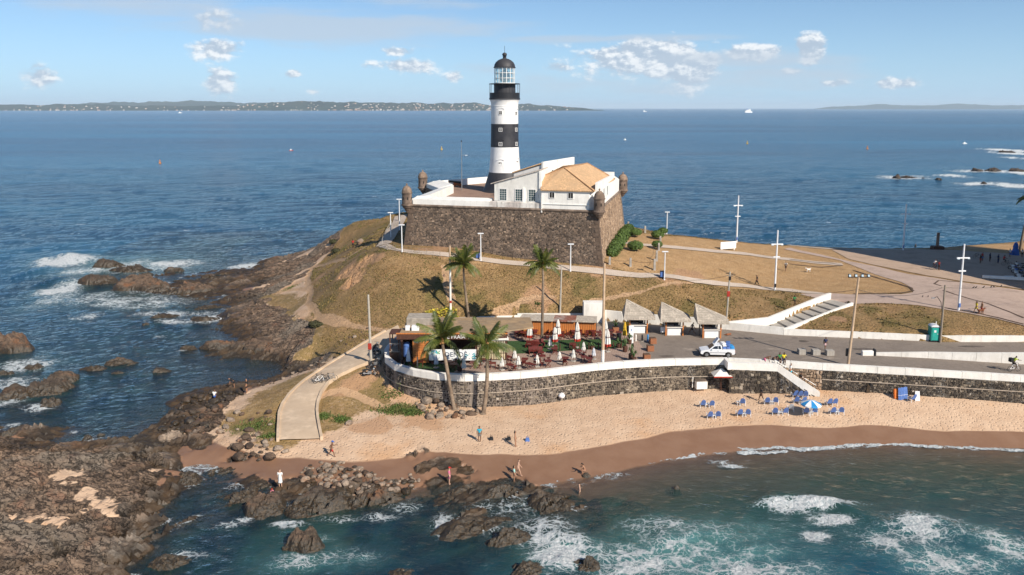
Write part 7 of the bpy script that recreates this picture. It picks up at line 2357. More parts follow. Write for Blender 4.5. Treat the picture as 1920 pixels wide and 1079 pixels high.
for k in range(420):
 px = rng.choice([rng.uniform(0, 500), rng.uniform(430, 930), rng.uniform(640, 1090), rng.uniform(640, 960)])
 i = int((px + 330) / (1465) * 419)
 row = 1 if rng.random() < .45 else int(rng.uniform(2, 15))
 c = vco[row, min(419, max(0, i))]
 if c[2] < 2:
  continue
 s = rng.uniform(7, 20)
 mb.box((float(c[0]) + rng.uniform(-15, 15), float(c[1]), float(c[2]) + s * .25), (s * rng.uniform(.8, 1.6), s, s * rng.uniform(.5, 1.0)), rng.random())
tag(mb.build('town_houses', mat('far_house', (0.55, 0.50, 0.45), .9, .15, .01, (0.45, 0.30, 0.22))), kind='stuff')
# ================================================================== lamps, poles, wires
def hgt(p, py):
 return gd(960, py, p[1]).z - p[2]
LG = 'short white lamp posts along the footpaths'
def path_lamp(px, py, pt, label):
 p = on(px, py)
 h_ = hgt(p, pt)
 t = thing('path_lamp', label, 'lamp post', p, 0, LG)
 MB().tube([(0, 0, -.1), (0, 0, h_ - .05)], [.10, .075], 10).build('post', WHITEMETAL, t)
 MB().lathe([(.14, -.05), (.14, .12), (.10, .14)], 10).build('foot', WHITEMETAL, t)
 MB().box((0, 0, h_), (.95, .34, .13), bev=.04).build('lamp_head', WHITEMETAL, t)
 MB().box((0, 0, h_ - .085), (.75, .22, .03)).build('lamp_glass', GLASS_L, t)
for px, py, pt, lab in ((733, 446, 399, 'short white lamp post on the shaded walk left of the fort'), (749.5, 432, 374, 'short white lamp post closest to the fort corner sentry box'), (754, 473, 422, 'short white lamp post at the fence below the fort corner'), (901.5, 490, 438, 'short white lamp post behind the palm with a blue bin'),
      (1069.5, 509, 458, 'short white lamp post right of the tall middle palm'), (1245.5, 525, 472, 'short white lamp post with a blue bin right of the stone posts'), (1250, 440, 398, 'short white lamp post by the sea edge beyond the round bushes')):
 path_lamp(px, py, pt, lab)
TG = 'tall white masts with two cross arms'
for px, py, pt, a1, a2, lab in ((1381, 455, 367, .79, .56, 'tall white mast with cross arms standing against the sea by the sign board'), (1452.5, 545, 432, .77, .56, 'tall white mast with cross arms at the lower footpath'), (1693, 470, 383, .79, .58, 'tall thin mast with cross arms on the shaded plaza edge'), (1797, 583, 458, .795, .60, 'tall white mast with cross arms beside the couple walking a dog')):
 p = on(px, py)
 h_ = hgt(p, pt)
 t = thing('cross_mast', lab, 'mast', p, R(4), TG)
 MB().tube([(0, 0, -.1), (0, 0, h_)], [.17, .11], 12).build('pole', WHITEMETAL, t)
 MB().box((0, 0, h_ * a1), (1.9, .22, .16), bev=.03).build('upper_arm', WHITEMETAL, t)
 MB().box((0, 0, h_ * a2), (1.1, .22, .16), bev=.03).build('lower_arm', WHITEMETAL, t)
 for s in (-.75, .75):
  MB().box((s, -.05, h_ * a1 - .12), (.36, .3, .09)).build('lamp', GLASS_L, t)
 MB().box((-.02, -.2, .85), (.26, .16, .55), bev=.02).build('control_box', BLUE if px in (1381, 1693, 1797) else DARKMETAL, t)
def pole(px, py, pt, label, m_=POLE_CONC, r0=.15, r1=.10, lean=0.0, cat='pole', z=None, white_to=None, box=None, name='utility_pole', band=None):
 p = on(px, py) if z is None else g(px, py, z)
 h_ = hgt(p, pt)
 t = thing(name, label, cat, p)
 top = (lean, 0, h_)
 if white_to:
  f = white_to
  MB().tube([(0, 0, -.3), (lean * f, 0, h_ * f)], [r0, r0 + (r1 - r0) * f], 10).build('white_base', WHITE, t)
  MB().tube([(lean * f, 0, h_ * f + .001), top], [r0 + (r1 - r0) * f, r1], 10).build('shaft', m_, t)
 else:
  MB().tube([(0, 0, -.3), top], [r0, r1], 10).build('shaft', m_, t)
 if box:
  MB().box((lean * box - .05, -.2, h_ * box), (.42, .2, .75), bev=.02).build('red_box', REDPAINT, t)
 if band:
  MB().lathe([(r0 + .012, h_ * band), (r0 + .012, h_ * band + .35)], 10, (lean * band, 0, 0)).build('band', REDPAINT, t)
 return t, p, h_
RUSTP = mat('tan_pole', (0.50, 0.36, 0.24), .8, .12, 2)
t, pA, hA = pole(696, 684, 553, 'bare concrete pole with a red box at the top of the boat ramp', box=.27, lean=-.12, r0=.18, r1=.12)
t, pB, hB = pole(845, 590, 461, 'pale pole with a red band on the slope between palm and bar roof', RUSTP, .16, .12, white_to=.75, band=.17)
t, pC, hC = pole(1050, 588, 498, 'short weathered pole behind the wooden huts', lean=.16, r0=.14)
t, pD, hD = pole(1130, 682, 494, 'tall tan pole with a white painted base rising from the sea wall coping', RUSTP, .20, .12, z=PZ + .4, white_to=.14)
t, pE, hE = pole(1362, 600, 510, 'grey utility pole with a red box behind the last kiosk', box=.55, lean=.22, r0=.13)
MB().box((.2, 0, hE - .5), (.9, .08, .08)).build('cross_arm', WOOD_GREY, t)
MB().box((.2, -.12, hE - .9), (.3, .25, .5), bev=.03).build('transformer', DARKMETAL, t)
t, pF, hF = pole(1590, 683, 520, 'floodlight pole with four lamps on a crossbar at the beach road', RUSTP, .17, .12, z=PZ + .2, lean=.55, cat='floodlight', name='floodlight_pole')
MB().box((.55, 0, hF), (2.5, .10, .10)).build('crossbar', DARKMETAL, t)
for s in (-1.1, -.37, .37, 1.1):
 l_ = MB().box((.55 + s, -.05, hF + .22), (.30, .22, .32), tilt=Matrix.Rotation(R(-20), 4, 'X'), bev=.03).build('floodlight', DARKMETAL, t)
 MB().box((.55 + s, -.18, hF + .20), (.24, .02, .24), tilt=Matrix.Rotation(R(-20), 4, 'X')).build('glass', GLASS_L, l_)
MB().box((-.05, .22, 1.4), (.4, .25, .9), bev=.03).build('switch_box', DARKMETAL, t)
t, pG, hG = pole(1763, 640, 535, 'brown wooden utility pole with crossarm behind the green portable toilet', WOOD_GREY, .15, .11, z=PZ + .2)
MB().box((0, 0, hG - .35), (.9, .09, .09)).build('cross_arm', WOOD_GREY, t)
MB().tube([(0, -.05, hG * .42), (-.4, -.1, hG * .70), (-.95, -.1, hG * .80), (-1.3, -.1, hG * .78)], .04, 6).build('lamp_bracket', DARKMETAL, t)
MB().box((-1.45, -.1, hG * .775), (.45, .2, .1), bev=.03).build('lamp_head', GREYMETAL, t)
p = g(783, 693, PZ + .2)
h_ = hgt(p, 641)
t = thing('mushroom_lamp', 'orange post lamp with a mushroom shade by the banner bay', 'lamp post', p)
MB().tube([(0, 0, 0), (0, 0, h_ * .45)], .085, 8).build('lower_post', RUSTP, t)
MB().tube([(0, 0, h_ * .451), (0, 0, h_)], .06, 8).build('upper_post', mat('rust_orange', (0.42, 0.14, 0.04), .7, .2, 3), t)
MB().lathe([(.0, h_ + .28), (.25, h_ + .24), (.42, h_ + .10), (.46, h_), (.12, h_ + .02), (0, h_ + .02)], 16).build('shade', GREYMETAL, t, True)
MB().lathe([(0, h_ - .2), (.10, h_ - .15), (.12, h_ - .02), (.06, h_)], 10).build('bulb', WHITE_CLEAN, t, True)
def wire(a, b, sag, label, name='overhead_wire', group=None):
 pts = []
 for k in range(25):
  f = k / 24
  q = Vector(a).lerp(Vector(b), f)
  q.z -= sag * 4 * f * (1 - f)
  pts.append(q)
 o = MB().tube(pts, .022, 5).build(name, DARKMETAL)
 tag(o, label, 'wire', group)
 return pts
tG = pG + Vector((0, 0, hG - .35))
tF = pF + Vector((.55, 0, hF * .86))
tE = pE + Vector((.2, 0, hE - .5))
aR = gd(2050, 505, tG.y + 10)
w1 = wire(tG + Vector((.35, 0, 0)), aR, .9, 'sagging wire with a row of birds right of the brown pole')
w2 = wire(tG + Vector((-.35, 0, 0)), tF, .9, 'sagging wire between the brown pole and the floodlight pole')
w3 = wire(tF, tE, 1.3, 'sagging wire between the floodlight pole and the grey utility pole')
w4 = wire(tE, gd(1240, 522, tE.y + 6), .5, 'wire leaving the grey utility pole to the left')
BIRDM = mat('bird_feather', (0.035, 0.03, 0.028), .8, .3, 8)
def bird(p, rz, label, group):
 t = MB()
 t.lathe([(0, -.16), (.05, -.12), (.075, -.02), (.06, .08), (.03, .12)], 8)
 M = Matrix.Rotation(R(55), 4, 'Y')
 body = MB()
 body.v = [tuple(M @ Vector(q) + Vector((0, 0, .12))) for q in t.v]
 body.f = t.f
 h_ = MB().lathe([(0, -.045), (.04, -.02), (.045, .01), (.03, .04), (0, .05)], 8, (.10, 0, .24))
 body.add(h_.v, h_.f)
 body.add([(.14, -.012, .245), (.14, .012, .245), (.19, 0, .235), (.14, 0, .26)], [(0, 1, 2), (0, 2, 3), (1, 3, 2)])
 body.add([(-.12, -.03, .06), (-.12, .03, .06), (-.28, .03, -.02), (-.28, -.03, -.02), (-.12, 0, .085)], [(0, 1, 2, 3), (0, 3, 4), (1, 4, 2), (3, 2, 4)])
 o = body.build('bird', BIRDM, None, True, loc=p, rz=rz)
 return tag(o, label, 'bird', group)
rng = random.Random(2)
for k in (4, 4.4, 5.6, 6.8, 7.2, 8.4, 12.5, 13.1, 13.6, 14.2):
 i = int(k)
 q = w1[i].lerp(w1[i + 1], k - i)
 bird(q, rng.choice([0, 2.6, .4, 3.4]), 'small dark bird perched on the wire right of the brown pole', 'birds on the wire')
for px, py, lab in ((1730, 558, 'dark bird standing on the plaza paving, the left one of two'), (1740, 558, 'dark bird standing on the plaza paving, the right one of two')):
 q = on(px, py)
 bird(q + Vector((0, 0, .06)), 1.0, lab, None)
SP = []
for px, py, pt, lab in ((1182, 500, 484, 'stone'), (1181.5, 469, 453, 'stone'), (1143, 496, 482, 'stone'), (1227, 507, 486, 'stone'), (1231, 490, 470, 'stone'), (1235, 470, 456, 'stone'), (1238, 456, 443, 'stone'), (1209.5, 437, 424, 'stone'), (1178, 427, 417, 'stone')):
 p = on(px, py)
 h_ = max(1.2, hgt(p, pt))
 SP.append((p, h_))
 o = MB().box((0, 0, h_ / 2 - .1), (.36, .36, h_ + .2), top=(.8, .8), bev=0).build('stone_post', CONC_GREY, None, loc=p)
 tag(o, 'square grey stone post of the chain fence on the lawn by the clipped bushes', 'post', 'stone posts on the lawn')
for a, b in ((2, 0), (0, 3), (3, 4), (4, 5), (5, 6)):
 (p, h1), (q, h2) = SP[a], SP[b]
 wire(p + Vector((0, 0, h1 * .8)), q + Vector((0, 0, h2 * .8)), .35, 'slack rope between two stone posts on the lawn', 'rope', 'slack ropes on the lawn')
fe = thing('rail_fence', 'thin rusty post and rail fence along the path below the fort corner', 'fence')
pts = [on(a, b) for a, b in ((722, 464), (728, 468), (742, 471), (757, 472.5), (771, 474), (786, 476), (800, 478), (812, 480), (825, 482))]
for q in pts:
 MB().tube([(q.x, q.y, q.z - .1), (q.x, q.y, q.z + 1.0)], .03, 5).build('post', WOOD_GREY, fe)
for h_ in (.5, .95):
 MB().tube([(q.x, q.y, q.z + h_) for q in pts], .018, 5).build('rail', WOOD_GREY, fe)
fe2 = thing('rail_fence', 'low pale railing on the outer edge of the shaded walk left of the fort', 'fence')
pts = [on(a, b) for a, b in ((719, 459), (722, 450), (728, 438), (736, 424))]
for q in pts:
 MB().tube([(q.x - .2, q.y, q.z - .1), (q.x - .2, q.y, q.z + 1.0)], .05, 6).build('post', CONC_GREY, fe2)
MB().tube([(q.x - .2, q.y, q.z + .95) for q in pts], .05, 6).build('rail', CONC_GREY, fe2)
p, q = on(1356, 470), on(1374, 469)
t = thing('sign_board', 'large blank white sign board on short posts on the lawn by the sea edge', 'sign', (p + q) / 2, R(22))
w = (q - p).length * 1.05
MB().box((0, 0, .95), (w, .12, 1.35)).build('panel', WHITE_CLEAN, t)
for s in (-.4, .4):
 MB().box((s * w, .05, .5), (.16, .16, 1.2)).build('post', WHITE, t)
p = on(1757, 468)
t = thing('monument', 'brown pillar on a low dark base at the shaded plaza edge', 'monument', p)
MB().box((0, 0, .3), (2.2, 1.6, .8), bev=.1).build('base', WOOD_D, t)
MB().box((0, 0, 1.9), (.42, .42, 3.1)).build('pillar', mat('brown_pillar', (0.24, 0.15, 0.11), .8, .2), t)
for px, py, lab in ((896, 486, 'blue litter bin beside the lamp post behind the left hill palm'), (1241, 522, 'blue litter bin at the short lamp post right of the stone posts')):
 p = on(px, py)
 t = thing('litter_bin', lab, 'bin', p)
 MB().box((0, 0, .65), (.6, .55, .8), bev=.05, top=(1, 1)).build('body', BLUE, t)
 MB().box((0, 0, 1.09), (.64, .6, .08)).build('lid', DARKMETAL, t)
 for s in (-.22, .22):
  MB().box((s, 0, .12), (.06, .4, .26)).build('leg', DARKMETAL, t)
p = g(1753.5, 642, PZ)
t = thing('portable_toilet', 'teal green portable toilet with a domed whitish roof beside the road', 'toilet', p + Vector((0, .55, .005)), R(-8))
TEAL = mat('teal_plastic', (0.02, 0.30, 0.24), .5, .08, 2)
MB().box((0, 0, .10), (1.15, 1.15, .2)).build('skid', DARKMETAL, t)
MB().box((0, 0, 1.1), (1.08, 1.08, 1.85)).build('cabin', TEAL, t)
d_ = MB().box((0, -.56, 1.08), (.74, .05, 1.65), bev=.01).build('door', mat('teal_door', (0.025, 0.36, 0.29), .5, .08, 2), t)
MB().box((-.04, -.592, 1.45), (.26, .012, .30)).build('notice', WHITE_CLEAN, d_)
MB().box((.28, -.60, 1.1), (.05, .04, .14)).build('latch', WHITE_CLEAN, d_)
for s in (-.45, .45):
 MB().box((s, -.56, 1.1), (.09, .06, 1.8)).build('corner_rib', TEAL, t)
pts = [(-.58, 2.02), (-.50, 2.14), (-.30, 2.24), (0, 2.28), (.30, 2.24), (.50, 2.14), (.58, 2.02)]
vs = [(x, y, z) for y in (-.58, .58) for x, z in pts]
MB().add(vs, [tuple(reversed(range(7)))] + [tuple(range(7, 14))] + [(i, i + 1, i + 8, i + 7) for i in range(6)] + [(0, 7, 13, 6)]).build('roof', WHITEPL, t)
MB().tube([(.35, .4, 2.0), (.35, .4, 2.55)], .05, 8).build('vent_pipe', WHITEPL, t)
for s in (-.3, 0, .3):
 MB().box((s, -.545, 1.95), (.22, .03, .06)).build('vent', DARKMETAL, t)
for px, py, lab in ((1503, 664, 'grey concrete block on the road, leftmost of three in a row'), (1529, 665, 'grey concrete block on the road, middle one of three in a row'), (1555, 666, 'grey concrete block on the road, rightmost of three in a row')):
 p = g(px, py, PZ)
 tag(MB().box((0, 0, .33), (.95, .8, .66), bev=.04).build('concrete_block', CONC_GREY, None, loc=p + Vector((0, 0, .004))), lab, 'block', 'concrete blocks on the road')
# ================================================================== white pickup with beach gear
p = g(1347, 671, PZ)
CARW = mat('car_paint', (0.78, 0.79, 0.80), .25, .02, 1, coat=.6)
CARG = mat('car_glass', (0.015, 0.02, 0.025), .08, .1, 1, spec=.7)
car = thing('pickup_truck', 'small white pickup truck loaded with blue beach chairs on the promenade', 'pickup', p + Vector((0, .85, .006)), R(-4))
def extr(profile, y0, y1, y0t=None):
 n_ = len(profile)
 vs = [(x, y0, z) for x, z in profile] + [(x, y1, z) for x, z in profile]
 return vs, [tuple(range(n_)), tuple(reversed(range(n_, 2 * n_)))] + [(i, n_ + i, n_ + (i + 1) % n_, (i + 1) % n_) for i in range(n_)]
prof = [(-2.08, .42), (-2.12, .62), (-2.05, .80), (-1.55, .92), (-1.05, 1.0), (.30, 1.0), (2.05, .98), (2.08, .50), (1.85, .36), (1.72, .36), (1.66, .55), (1.5, .68), (1.28, .72), (1.06, .68), (.90, .55), (.84, .34), (-.92, .34), (-.98, .55), (-1.14, .68), (-1.36, .72), (-1.58, .68), (-1.74, .55), (-1.80, .36)]
vs, fs = extr(list(reversed(prof)), -.80, .80)
body = MB().add(vs, fs).build('body', CARW, car)
cab = [(-1.08, .99), (-.45, 1.46), (.28, 1.50), (.46, 1.44), (.50, 1.0)]
n_ = len(cab)
vs = []
for s in (-1, 1):
 for x, z in cab:
  vs.append((x, s * (.78 if z < 1.1 else .64), z))
MB().add(vs, [tuple(range(n_)), tuple(reversed(range(n_, 2 * n_)))] + [(i, n_ + i, n_ + (i + 1) % n_, (i + 1) % n_) for i in range(n_)]).build('cab', CARW, car)
for s in (-1, 1):
 q = [(-.80, 1.07), (-.40, 1.38), (-.02, 1.42), (-.02, 1.05)]
 q2 = [(.04, 1.05), (.04, 1.42), (.30, 1.42), (.40, 1.05)]
 for w_ in (q, q2):
  yy = lambda z: s * (.785 - (z - 1.0) * .28 + .008)
  MB().add([(x, yy(z), z) for x, z in w_] + [(x, yy(z) - s * .03, z) for x, z in w_], [(0, 1, 2, 3), (7, 6, 5, 4), (0, 4, 5, 1), (1, 5, 6, 2), (2, 6, 7, 3), (3, 7, 4, 0)]).build('side_window', CARG, car)
 dr = MB().box((-.36, s * .806, .72), (.98, .012, .5), bev=0).build('door', CARW, car)
 MB().box((-.02, s * .82, .82), (.14, .02, .035)).build('handle', DARKMETAL, dr)
 MB().box((-.72, s * .90, 1.06), (.14, .16, .12), bev=.02).build('mirror', CARW, car)
 MB().box((-2.06, s * .60, .68), (.10, .28, .15), bev=.02).build('headlight', GLASS_L, car)
 MB().box((2.07, s * .70, .72), (.05, .12, .3)).build('tail_light', REDPAINT, car)
 for x in (-1.36, 1.28):
  wh = thing('wheel', None, None) if False else MB().tube([(x, s * .62, .30), (x, s * .80, .30)], .31, 20).build('wheel', RUBBER, car)
  MB().lathe([(.20, 0), (.20, .02), (.06, .035), (0, .035)], 12).build('rim', GREYMETAL, wh).matrix_local = Matrix.Translation((x, s * .80, .30)) @ Matrix.Rotation(R(-90 * s), 4, 'X')
MB().add([(-1.03, -.66, 1.04), (-1.03, .66, 1.04), (-.50, .56, 1.43), (-.50, -.56, 1.43), (-.98, -.66, 1.02), (-.98, .66, 1.02), (-.45, .56, 1.41), (-.45, -.56, 1.41)], [(3, 2, 1, 0), (4, 5, 6, 7), (0, 1, 5, 4), (1, 2, 6, 5), (2, 3, 7, 6), (3, 0, 4, 7)]).build('windscreen', CARG, car)
MB().box((-2.11, 0, .42), (.10, 1.5, .18), bev=.02).build('front_bumper', DARKMETAL, car)
MB().box((2.12, 0, .45), (.10, 1.5, .16), bev=.02).build('rear_bumper', DARKMETAL, car)
MB().box((-2.11, 0, .56), (.03, .42, .11)).build('number_plate', WHITEPL, car)
MB().box((0, -.808, .60), (1.9, .01, .05)).build('side_strip', DARKMETAL, car)
MB().box((1.27, 0, .93), (1.5, 1.3, .1)).build('bed', DARKMETAL, car)
MB().tube([(.55, -.7, 1.0), (.55, -.6, 1.55), (.55, .6, 1.55), (.55, .7, 1.0)], .03, 6).build('roll_bar', DARKMETAL, car)
cx, cy = car.location.x, car.location.y
rng = random.Random(6)
for k in range(5):
 lab = ['flat stack of blue chairs in the front of the pickup bed', 'bundle of dark blue cloth on the pickup bed', 'blue folded chairs leaning at the tail of the pickup bed', 'greyish folded chairs behind the pickup cab', 'blue folded chair lying on top of the pickup load'][k]
 x = [.75, 1.25, 1.75, .72, 1.3][k]
 z = [1.02, 1.02, 1.02, 1.35, 1.42][k]
 t = thing('folded_chairs', lab, 'chairs', (cx + x, cy - .02 * k, PZ + z), rng.uniform(-.3, .3))
 m_ = [BLUE, BLUE, BLUE_L, WHITEPL, BLUE][k]
 for j in range(3):
  MB().box((rng.uniform(-.05, .05), 0, .06 + j * .12), (.52, 1.1 - .1 * j, .10), tilt=Matrix.Rotation(rng.uniform(-.15, .15), 4, 'Y'), bev=.03).build('folded_seat', m_, t)
p2 = g(1342, 655, PZ)
tag(MB().box((0, 0, 0), (.14, .9, .9), tilt=Matrix.Rotation(R(38), 4, 'Y'), bev=.04).build('white_board', WHITEPL, None, loc=(cx - .15, cy, PZ + 1.93)), 'white board strapped on the pickup cab roof', 'board')
# ================================================================== bicycles and motorcycles
def bicycle(loc, rz, label, col, lean=0.0, group=None):
 t = thing('bicycle', label, 'bicycle', loc, rz, group)
 t.rotation_euler = (lean, 0, rz)
 for x in (-.52, .52):
  w = MB()
  w.tube([(x + .33 * math.cos(a), 0, .34 + .33 * math.sin(a)) for a in [2 * math.pi * k / 20 for k in range(21)]], .022, 6, False)
  wo = w.build('wheel', RUBBER, t)
  sp = MB()
  for k in range(8):
   a = 2 * math.pi * k / 8
   sp.tube([(x, 0, .34), (x + .32 * math.cos(a), 0, .34 + .32 * math.sin(a))], .006, 4)
  sp.build('spokes', GREYMETAL, wo)
 B_, S_, H_, Rr_, Ff = Vector((-.08, 0, .33)), Vector((-.22, 0, .82)), Vector((.36, 0, .86)), Vector((-.52, 0, .34)), Vector((.52, 0, .34))
 f = MB()
 for a, b in ((B_, S_), (S_ * 1, H_), (B_, H_ - Vector((0, 0, .1))), (B_, Rr_), (S_ - Vector((0, 0, .1)), Rr_), (H_, Ff)):
  f.tube([a, b], .026, 6)
 f.build('frame', col, t)
 MB().box((-.25, 0, .90), (.26, .14, .06), bev=.015).build('saddle', RUBBER, t)
 MB().tube([(.30, -.28, 1.0), (.36, -.1, 1.02), (.36, .1, 1.02), (.30, .28, 1.0)], .02, 6).build('handlebar', DARKMETAL, t)
 MB().tube([(-.08, -.12, .25), (-.08, .12, .41)], .02, 6).build('pedals', DARKMETAL, t)
 return t
p = on(606, 722)
for k, (dx, dy, rz, lab, m_) in enumerate(((-.45, .1, .1, 'white bicycle parked on the boat ramp, nearest the camera', WHITE_CLEAN), (.15, .35, .25, 'dark bicycle leaning behind the white one on the boat ramp', DARKMETAL), (.75, .55, .15, 'bicycle at the right end of the group on the boat ramp', GREYMETAL), (-.7, .75, .3, 'bicycle at the far left of the group on the boat ramp', BLACKP))):
 q = Vector((p.x + dx, p.y + dy, 0))
 q.z = float(_lookup(BASE, np.array([q.x]), np.array([q.y]))[0]) + .09
 bicycle(q, rz, lab, m_, R(-10), 'bicycles on the boat ramp')
def motorcycle(loc, rz, label, col, group=None):
 t = thing('motorcycle', label, 'motorcycle', loc, rz, group)
 for x in (-.62, .66):
  w = MB().tube([(x + .27 * math.cos(a), 0, .30 + .27 * math.sin(a)) for a in [2 * math.pi * k / 18 for k in range(19)]], .06, 8, False).build('wheel', RUBBER, t)
  MB().tube([(x, -.05, .30), (x, .05, .30)], .14, 10).build('hub', GREYMETAL, w)
 MB().box((0, 0, .42), (.5, .3, .34), bev=.05).build('engine', GREYMETAL, t)
 MB().box((.14, 0, .76), (.52, .28, .22), bev=.07).build('tank', col, t)
 MB().box((-.38, 0, .78), (.66, .26, .12), bev=.04).build('seat', RUBBER, t)
 MB().box((-.72, 0, .72), (.3, .18, .1), tilt=Matrix.Rotation(R(12), 4, 'Y'), bev=.02).build('tail', col, t)
 for s in (-.09, .09):
  MB().tube([(.66, s, .30), (.44, s, .98)], .03, 6).build('fork', GREYMETAL, t)
 MB().tube([(.36, -.36, 1.02), (.45, -.12, 1.0), (.45, .12, 1.0), (.36, .36, 1.02)], .022, 6).build('handlebar', DARKMETAL, t)
 MB().lathe([(0, 0), (.10, .03), (.11, .10), (0, .12)], 10, (.52, 0, .82)).build('headlight', GLASS_L, t)
 MB().tube([(-.05, -.17, .30), (-.75, -.19, .38)], .05, 8).build('exhaust', GREYMETAL, t)
 MB().box((-.62, 0, .62), (.42, .14, .05)).build('rear_mudguard', col, t)
 return t
for px, py, rz, lab, m_ in ((693, 705, .1, 'motorcycle standing on the orange earth below the ramp top', BLACKP), (704, 690, .9, 'dark motorcycle in the shade close against the curved wall', BLACKP), (707, 672, 1.2, 'dark motorcycle in the shade beside the concrete pole', DARKMETAL), (705, 660, 1.3, 'dark motorcycle farthest up in the wall shade', BLACKP)):
 p = on(px, py)
 p.z = max(p.z, float(_lookup(BASE, np.array([p.x]), np.array([p.y]))[0]) + (.07 if px > 700 else 0))
 motorcycle(p, rz, lab, m_, 'motorcycles by the curved wall')
for px, py, rz, lab, m_ in ((1901, 507, 2.4, 'white motorcycle parked on the shaded lot in front of the row', WHITE_CLEAN), (1907, 514, 2.2, 'dark blue motorcycle parked on the shaded lot', BLUE), (1914, 521, 2.3, 'dark motorcycle at the near end of the row on the shaded lot', BLACKP), (1913, 503, 2.5, 'grey motorcycle at the right picture edge on the shaded lot', GREYMETAL), (1918, 511, 2.5, 'blackish motorcycle cut by the right picture edge', BLACKP)):
 motorcycle(on(px, py) + Vector((0, 0, .08)), rz, lab, m_, 'motorcycles on the shaded lot')
q0, q1 = on(1842, 523), on(1920, 530)
o = tag(MB().panel(q0, q1, 6.4, 6.85, .5).build('low_kerb', WHITE), 'long low white kerb block on the shaded lot', 'kerb')
q0, q1 = on(1897, 504), on(1911, 524)
tag(MB().panel(q0, q1, 6.4, 6.8, .4).build('low_kerb', WHITE), 'short slanting white kerb beside the parked motorcycles', 'kerb')
q0 = on(1891, 522)
tag(MB().box((0, 0, .2), (1.6, .4, .4), bev=.04).build('low_kerb', WHITE, None, loc=q0), 'small white kerb stone above the long one on the shaded lot', 'kerb')
# ================================================================== beach furniture
def make_beach_chair():
 t = thing('beach_chair', 'x', 'chair')
 for k in range(5):
  MB().box((-.21 + .105 * k, .05, .36), (.085, .52, .025), tilt=Matrix.Rotation(R(8), 4, 'X')).build('seat_slat', WHITEPL if k in (0, 4) else BLUE, t)
 pts = [(-.26, 0), (-.27, .45), (-.18, .68), (0, .76), (.18, .68), (.27, .45), (.26, 0)]
 M = Matrix.Translation((0, .30, .36)) @ Matrix.Rotation(R(-24), 4, 'X')
 vs = [M @ Vector((x, y, z)) for y in (-.02, .02) for x, z in pts]
 n_ = len(pts)
 MB().add(vs, [tuple(range(n_)), tuple(reversed(range(n_, 2 * n_)))] + [(i, n_ + i, n_ + (i + 1) % n_, (i + 1) % n_) for i in range(n_)]).build('backrest', BLUE, t)
 for s in (-.3, .3):
  MB().box((s, .02, .56), (.07, .56, .03)).build('armrest', WHITEPL, t)
  MB().tube([(s, -.22, 0), (s, -.22, .56)], .025, 6).build('leg', WHITEPL, t)
  MB().tube([(s, .36, 0), (s, .24, .56)], .025, 6).build('leg', WHITEPL, t)
 return t
def make_side_table():
 t = thing('side_table', 'x', 'table')
 MB().box((0, 0, .42), (.46, .46, .035), bev=.01).build('table_top', WHITEPL, t)
 for sx_ in (-.18, .18):
  for sy in (-.18, .18):
   MB().tube([(sx_, sy, 0), (sx_ * .9, sy * .9, .41)], .022, 5).build('leg', WHITEPL, t)
 return t
bc, stb = make_beach_chair(), make_side_table()
GCH = 'blue beach chairs on the sand'
used_c = False
def crop(u, v):
 return 1290 + u / 4.267, 670 + v / 4.267
pairs = [((115, 398), (187, 402), (152, 400), 'in the back row farthest left'), ((172, 490), (240, 488), (208, 490), 'in the front row farthest left'), ((435, 385), None, (402, 384), 'alone with a white table in the back row'), ((407, 472), (477, 472), (447, 476), 'in the front row second from left'), ((630, 377), (698, 376), (672, 380), 'in the back row behind the walking dark figure'),
         ((695, 460), (773, 460), (736, 464), 'in the front row left of the parasol shadow'), ((940, 458), (1010, 456), (980, 462), 'in the front row right below the parasol'), ((1120, 386), (1165, 386), None, 'in the back row right of the parasol'), ((1152, 456), (1222, 456), (1190, 460), 'in the front row farthest right'), ((860, 370), None, (890, 366), 'tucked behind the left of the parasol'), ((848, 322), (890, 324), None, 'stored upright against the wall left of the stairs'), ((937, 326), (912, 372), None, 'closest to the foot of the stairs')]
for a, b, tb, lab in pairs:
 for w_, c_ in (('left', a), ('right', b)):
  if c_ is None:
   continue
  p = on(*crop(*c_))
  L_ = 'blue beach chair ' + lab + ((', %s one' % w_) if b else '')
  rz = R(180) + random.uniform(-.25, .25)
  if not used_c:
   bc.location, bc.rotation_euler = p, (0, 0, rz)
   bc['label'], bc['group'] = L_, GCH
   used_c = True
   ust = False
  else:
   dup(bc, p, rz, L_, GCH)
 if tb:
  p = on(*crop(*tb))
  L_ = 'white table by the blue chairs ' + lab
  if not ust:
   stb.location = p
   stb['label'], stb['group'] = L_, 'white tables on the sand'
   ust = True
  else:
   dup(stb, p, .1, L_, 'white tables on the sand')
p = on(*crop(818, 430))
gc_ = dup(bc, p, R(175), 'pale grey beach chair in the round shadow of the parasol', GCH)
GREYC = mat('grey_plastic', (0.42, 0.44, 0.47), .5, .1)
for ch in gc_.children:
 ch.data = ch.data.copy()
 ch.data.materials[0] = GREYC if ch.name.startswith(('back', 'seat')) else WHITEPL
p = on(1519, 783)
ctr = gd(1521, 756, p.y)
hp = ctr.z - p.z
t = thing('beach_parasol', 'open blue and white panelled parasol among the beach chairs', 'parasol', p)
MB().tube([(0, 0, -.2), (0, 0, hp + .35)], .03, 8).build('pole', WHITEMETAL, t)
NPAN, Rp = 10, 1.12
